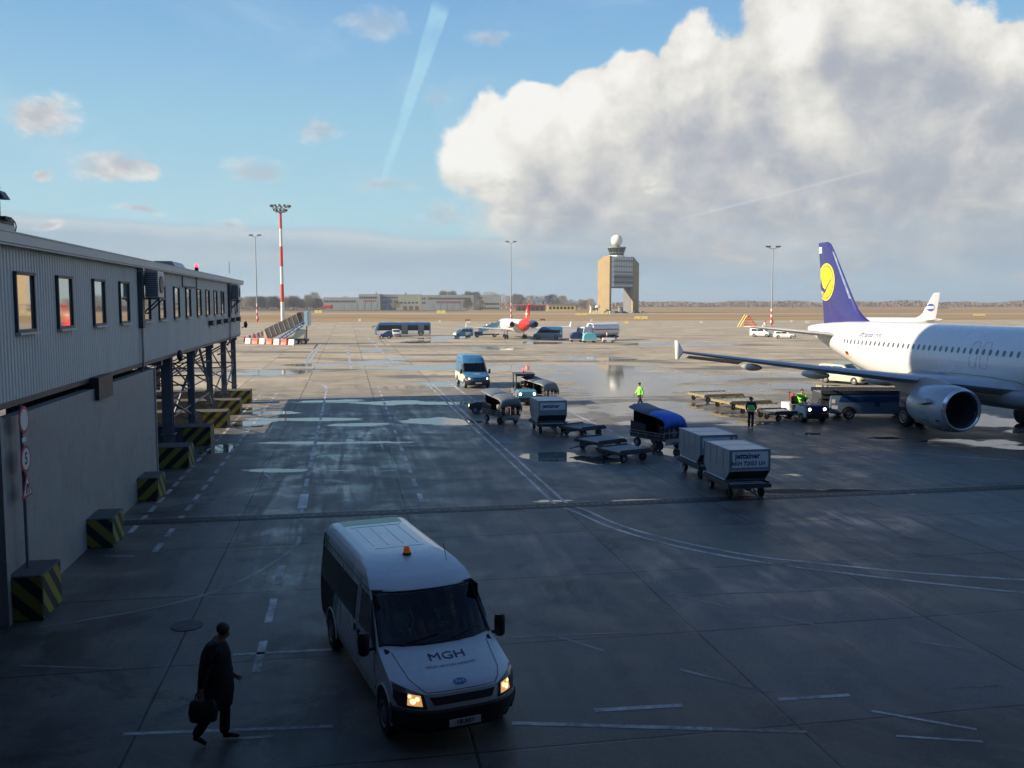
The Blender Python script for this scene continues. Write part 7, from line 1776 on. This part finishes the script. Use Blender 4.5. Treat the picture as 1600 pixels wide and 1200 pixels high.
def tower_cars():
    for i, (u, c, lab) in enumerate(((948, 'navy', 'dark car'), (957, 'white', 'white car'), (966, 'darksteel', 'grey car'), (976, 'navy', 'dark blue car'), (985, 'white', 'pale car'), (996, 'darksteel', 'dark grey car'), (1006, 'steel', 'silver car'))):
        X, _ = far(u, 488, 600); vehicle('parked_car', f'{lab} parked at the foot of the control tower, {["first","second","third","fourth","fifth","sixth","last"][i]} from the left', 'car', (X + 2, 600 + (i % 3), 0), .3 * (i % 2), carlev(4.4, .9, 1.5), M[c], 'cars parked at the tower foot', (.95, 1.35), (-.8, -3.4))
tower_cars()

# ---- bare winter trees
def tree_mat():
    m = bpy.data.materials.new('bare_twigs'); m.use_nodes = True; t = NT(m.node_tree); b = t.n['Principled BSDF']
    g = t.n.new('ShaderNodeNewGeometry').outputs['Position']; n = t.noise(g, .12, 3); n2 = t.noise(g, 1.5, 2)
    c = t.mix(t.mr(n, .35, .65), (.15, .118, .092), (.25, .205, .16)); c = t.mix(t.mr(n2, .3, .7, 0, .6), c, (.19, .17, .12)); t.put(b.inputs['Base Color'], c); b.inputs['Roughness'].default_value = .95; return m
M['twig'] = tree_mat(); M['woodtwig'] = mat('distant_twigs', (.27, .22, .185), .95, 0, .25, .02); M['paletwig'] = mat('pale_twigs', (.30, .27, .21), .95, 0, .2, .5); M['bark'] = mat('bark', (.10, .08, .06), .95, 0, .2, 1)  # distant twigs lightened in colour to stand in for haze
def twigs(m, cx, cy, h, w, n, rnd, wd=.28):
    for _ in range(n):
        a = rnd.uniform(0, 2 * pi); rr = w * sqrt(rnd.random()); z = h * (.18 + .78 * rnd.random() ** .8); env = sin(pi * min(1, (z / h) * .72 + .22)) ** .7
        x0 = cx + rr * env * cos(a); y0 = cy + rr * env * sin(a); L = rnd.uniform(1.2, 3.4); dx, dy, dz = .55 * cos(a) * rr / w, .55 * sin(a) * rr / w, 1
        b = Vector((x0, y0, z)); e = b + Vector((dx + rnd.uniform(-.3, .3), dy + rnd.uniform(-.3, .3), dz)) * L; s = rnd.uniform(.4, 1) * wd
        m.add([b + Vector((-s, 0, 0)), b + Vector((s, rnd.uniform(-s, s), 0)), e], [(0, 1, 2)])
def tree(u, Y, h, w, label, grp, src=None, m_='twig', seed=0):
    X, _ = far(u, 478, Y); rnd = random.Random(seed + 11)
    if src is not None:
        t = copy_tree(src); t.location = (X, Y, 0); t.rotation_euler = (0, 0, rnd.uniform(0, 6)); k = h / src['h0'] if 'h0' in src else 1; t.scale = (k * rnd.uniform(.9, 1.3),) * 2 + (k,); t['label'] = label; return t
    t = thing('bare_tree', label, 'tree', (X, Y, 0), 0, grp); m = MB(); m.tube([(0, 0, 0), (.1, 0, h * .3), (0, .1, h * .7)], [.35, .25, .08], 6)
    for k in range(9): a = k * 2.4; m.tube([(0, 0, h * (.22 + .05 * k)), (w * .5 * cos(a), w * .5 * sin(a), h * (.45 + .05 * k))], [.16, .05], 4)
    m.build('trunk', M['bark'], t); m = MB(); twigs(m, 0, 0, h, w, 700, rnd, .17); m.build('crown', M[m_], t); return t
GL = 'bare trees behind the left end of the far apron'; LB = 'bare brown tree in the belt on the left horizon'
protos = [tree(398 + i * 9, 900 + i * 12, 12, 5.2, LB, GL, seed=i) for i in range(4)]
HS = {}
rnd = random.Random(5)
for i in range(30):
    p = protos[i % 4]; X, _ = far(377 + i * 4.3, 478, 1); Y = rnd.uniform(880, 980); t = copy_tree(p); t.location = (far(377 + i * 4.3, 478, Y)[0], Y, 0); k = rnd.uniform(.75, 1.05); t.scale = (k * 1.15, k * 1.15, k); t.rotation_euler = (0, 0, rnd.uniform(0, 6))
pt = tree(492, 930, 17, 6.5, 'tall pale bare tree left of the fire station', GL, m_='paletwig', seed=50)
pt2 = tree(481, 940, 14, 5.0, 'slimmer pale bare tree just left of the tall pale one', GL, m_='paletwig', seed=51)
BB = 'dark bare tree rising behind the fire station roof'; GB = 'bare trees behind the fire station'
q0 = tree(692, 960, 19, 6.0, BB, GB, seed=60)
for i, u in enumerate((540, 566, 575, 699, 708, 716, 724, 731, 738, 745, 752, 760, 768, 776, 786, 794)):
    Y = rnd.uniform(940, 990); t = copy_tree(q0); t.location = (far(u, 478, Y)[0], Y, 0); k = rnd.uniform(.72, .98) if u > 600 else .74; t.scale = (k, k, k); t.rotation_euler = (0, 0, rnd.uniform(0, 6))
BC = 'bare tree between the fire station and the tower'; GC = 'bare trees between the fire station and the tower'
q1 = tree(806, 930, 15, 6.5, BC, GC, seed=70)
for i in range(16):
    u = 812 + i * 7.4; Y = rnd.uniform(900, 980); t = copy_tree(q1); t.location = (far(u, 478, Y)[0], Y, 0); k = rnd.uniform(.65, 1.0) * (1 if u < 880 else .75); t.scale = (k * 1.1, k * 1.1, k); t.rotation_euler = (0, 0, rnd.uniform(0, 6))
GF = 'small bare trees in front of the fire station'
q2 = tree(731, 868, 9.5, 4.5, 'small bare tree standing in front of the fire station gates', GF, seed=80)
for u in (618, 751): Y = 868; t = copy_tree(q2); t.location = (far(u, 478, Y)[0], Y, 0); t['label'] = {618: 'small bare tree in front of the grey middle wing of the fire station', 751: 'small bare tree before the right end of the fire station'}[u]; t.rotation_euler = (0, 0, 2)
# the far woods to the right and behind read as one mass
def wood(name, u0, u1, Y, h, n, seed, m_='twig', wd=.6):
    rnd = random.Random(seed); m = MB()
    for i in range(n):
        u = u0 + (u1 - u0) * rnd.random(); yy = Y + rnd.uniform(-40, 80); X, _ = far(u, 478, yy); hh = h * (.75 + .25 * sin(u * .05 + seed) * sin(u * .021) + rnd.uniform(-.15, .2))
        z = hh * rnd.random() ** .7; L = rnd.uniform(1.5, 3.5); s = wd * rnd.uniform(.6, 1.4)
        m.add([(X - s, yy, z * .8), (X + s, yy + rnd.uniform(-1, 1), z * .8), (X + rnd.uniform(-1, 1), yy, min(z * .8 + L, hh + 1.5))], [(0, 1, 2)])
    o = m.build(name, M['woodtwig'], None); tag(o, {'far_wood': 'continuous brown belt of leafless woodland along the right horizon', 'back_wood': 'thin dark hedge of leafless scrub along the left horizon'}[name], 'woodland', None, 'stuff')
wood('far_wood', 985, 1900, 1500, 11, 26000, 3, wd=.75); wood('back_wood', 200, 990, 1050, 7.0, 16000, 9, wd=.45)
# ---- thin winter haze over the field
def haze():
    m = bpy.data.materials.new('haze_air'); m.use_nodes = True; nt = m.node_tree; nt.nodes.clear()
    o = nt.nodes.new('ShaderNodeOutputMaterial'); v = nt.nodes.new('ShaderNodeVolumePrincipled'); nt.links.new(v.outputs[0], o.inputs['Volume'])
    v.inputs['Color'].default_value = (0.72, 0.86, 1.0, 1); v.inputs['Density'].default_value = 0.00018; v.inputs['Anisotropy'].default_value = 0.2
    b = MB(); b.bb((-8900, -390, -1.2), (8900, 8950, 75)); h = b.build('haze', m); tag(h, 'thin pale winter haze over the whole airfield', 'haze', None, 'stuff')
haze()
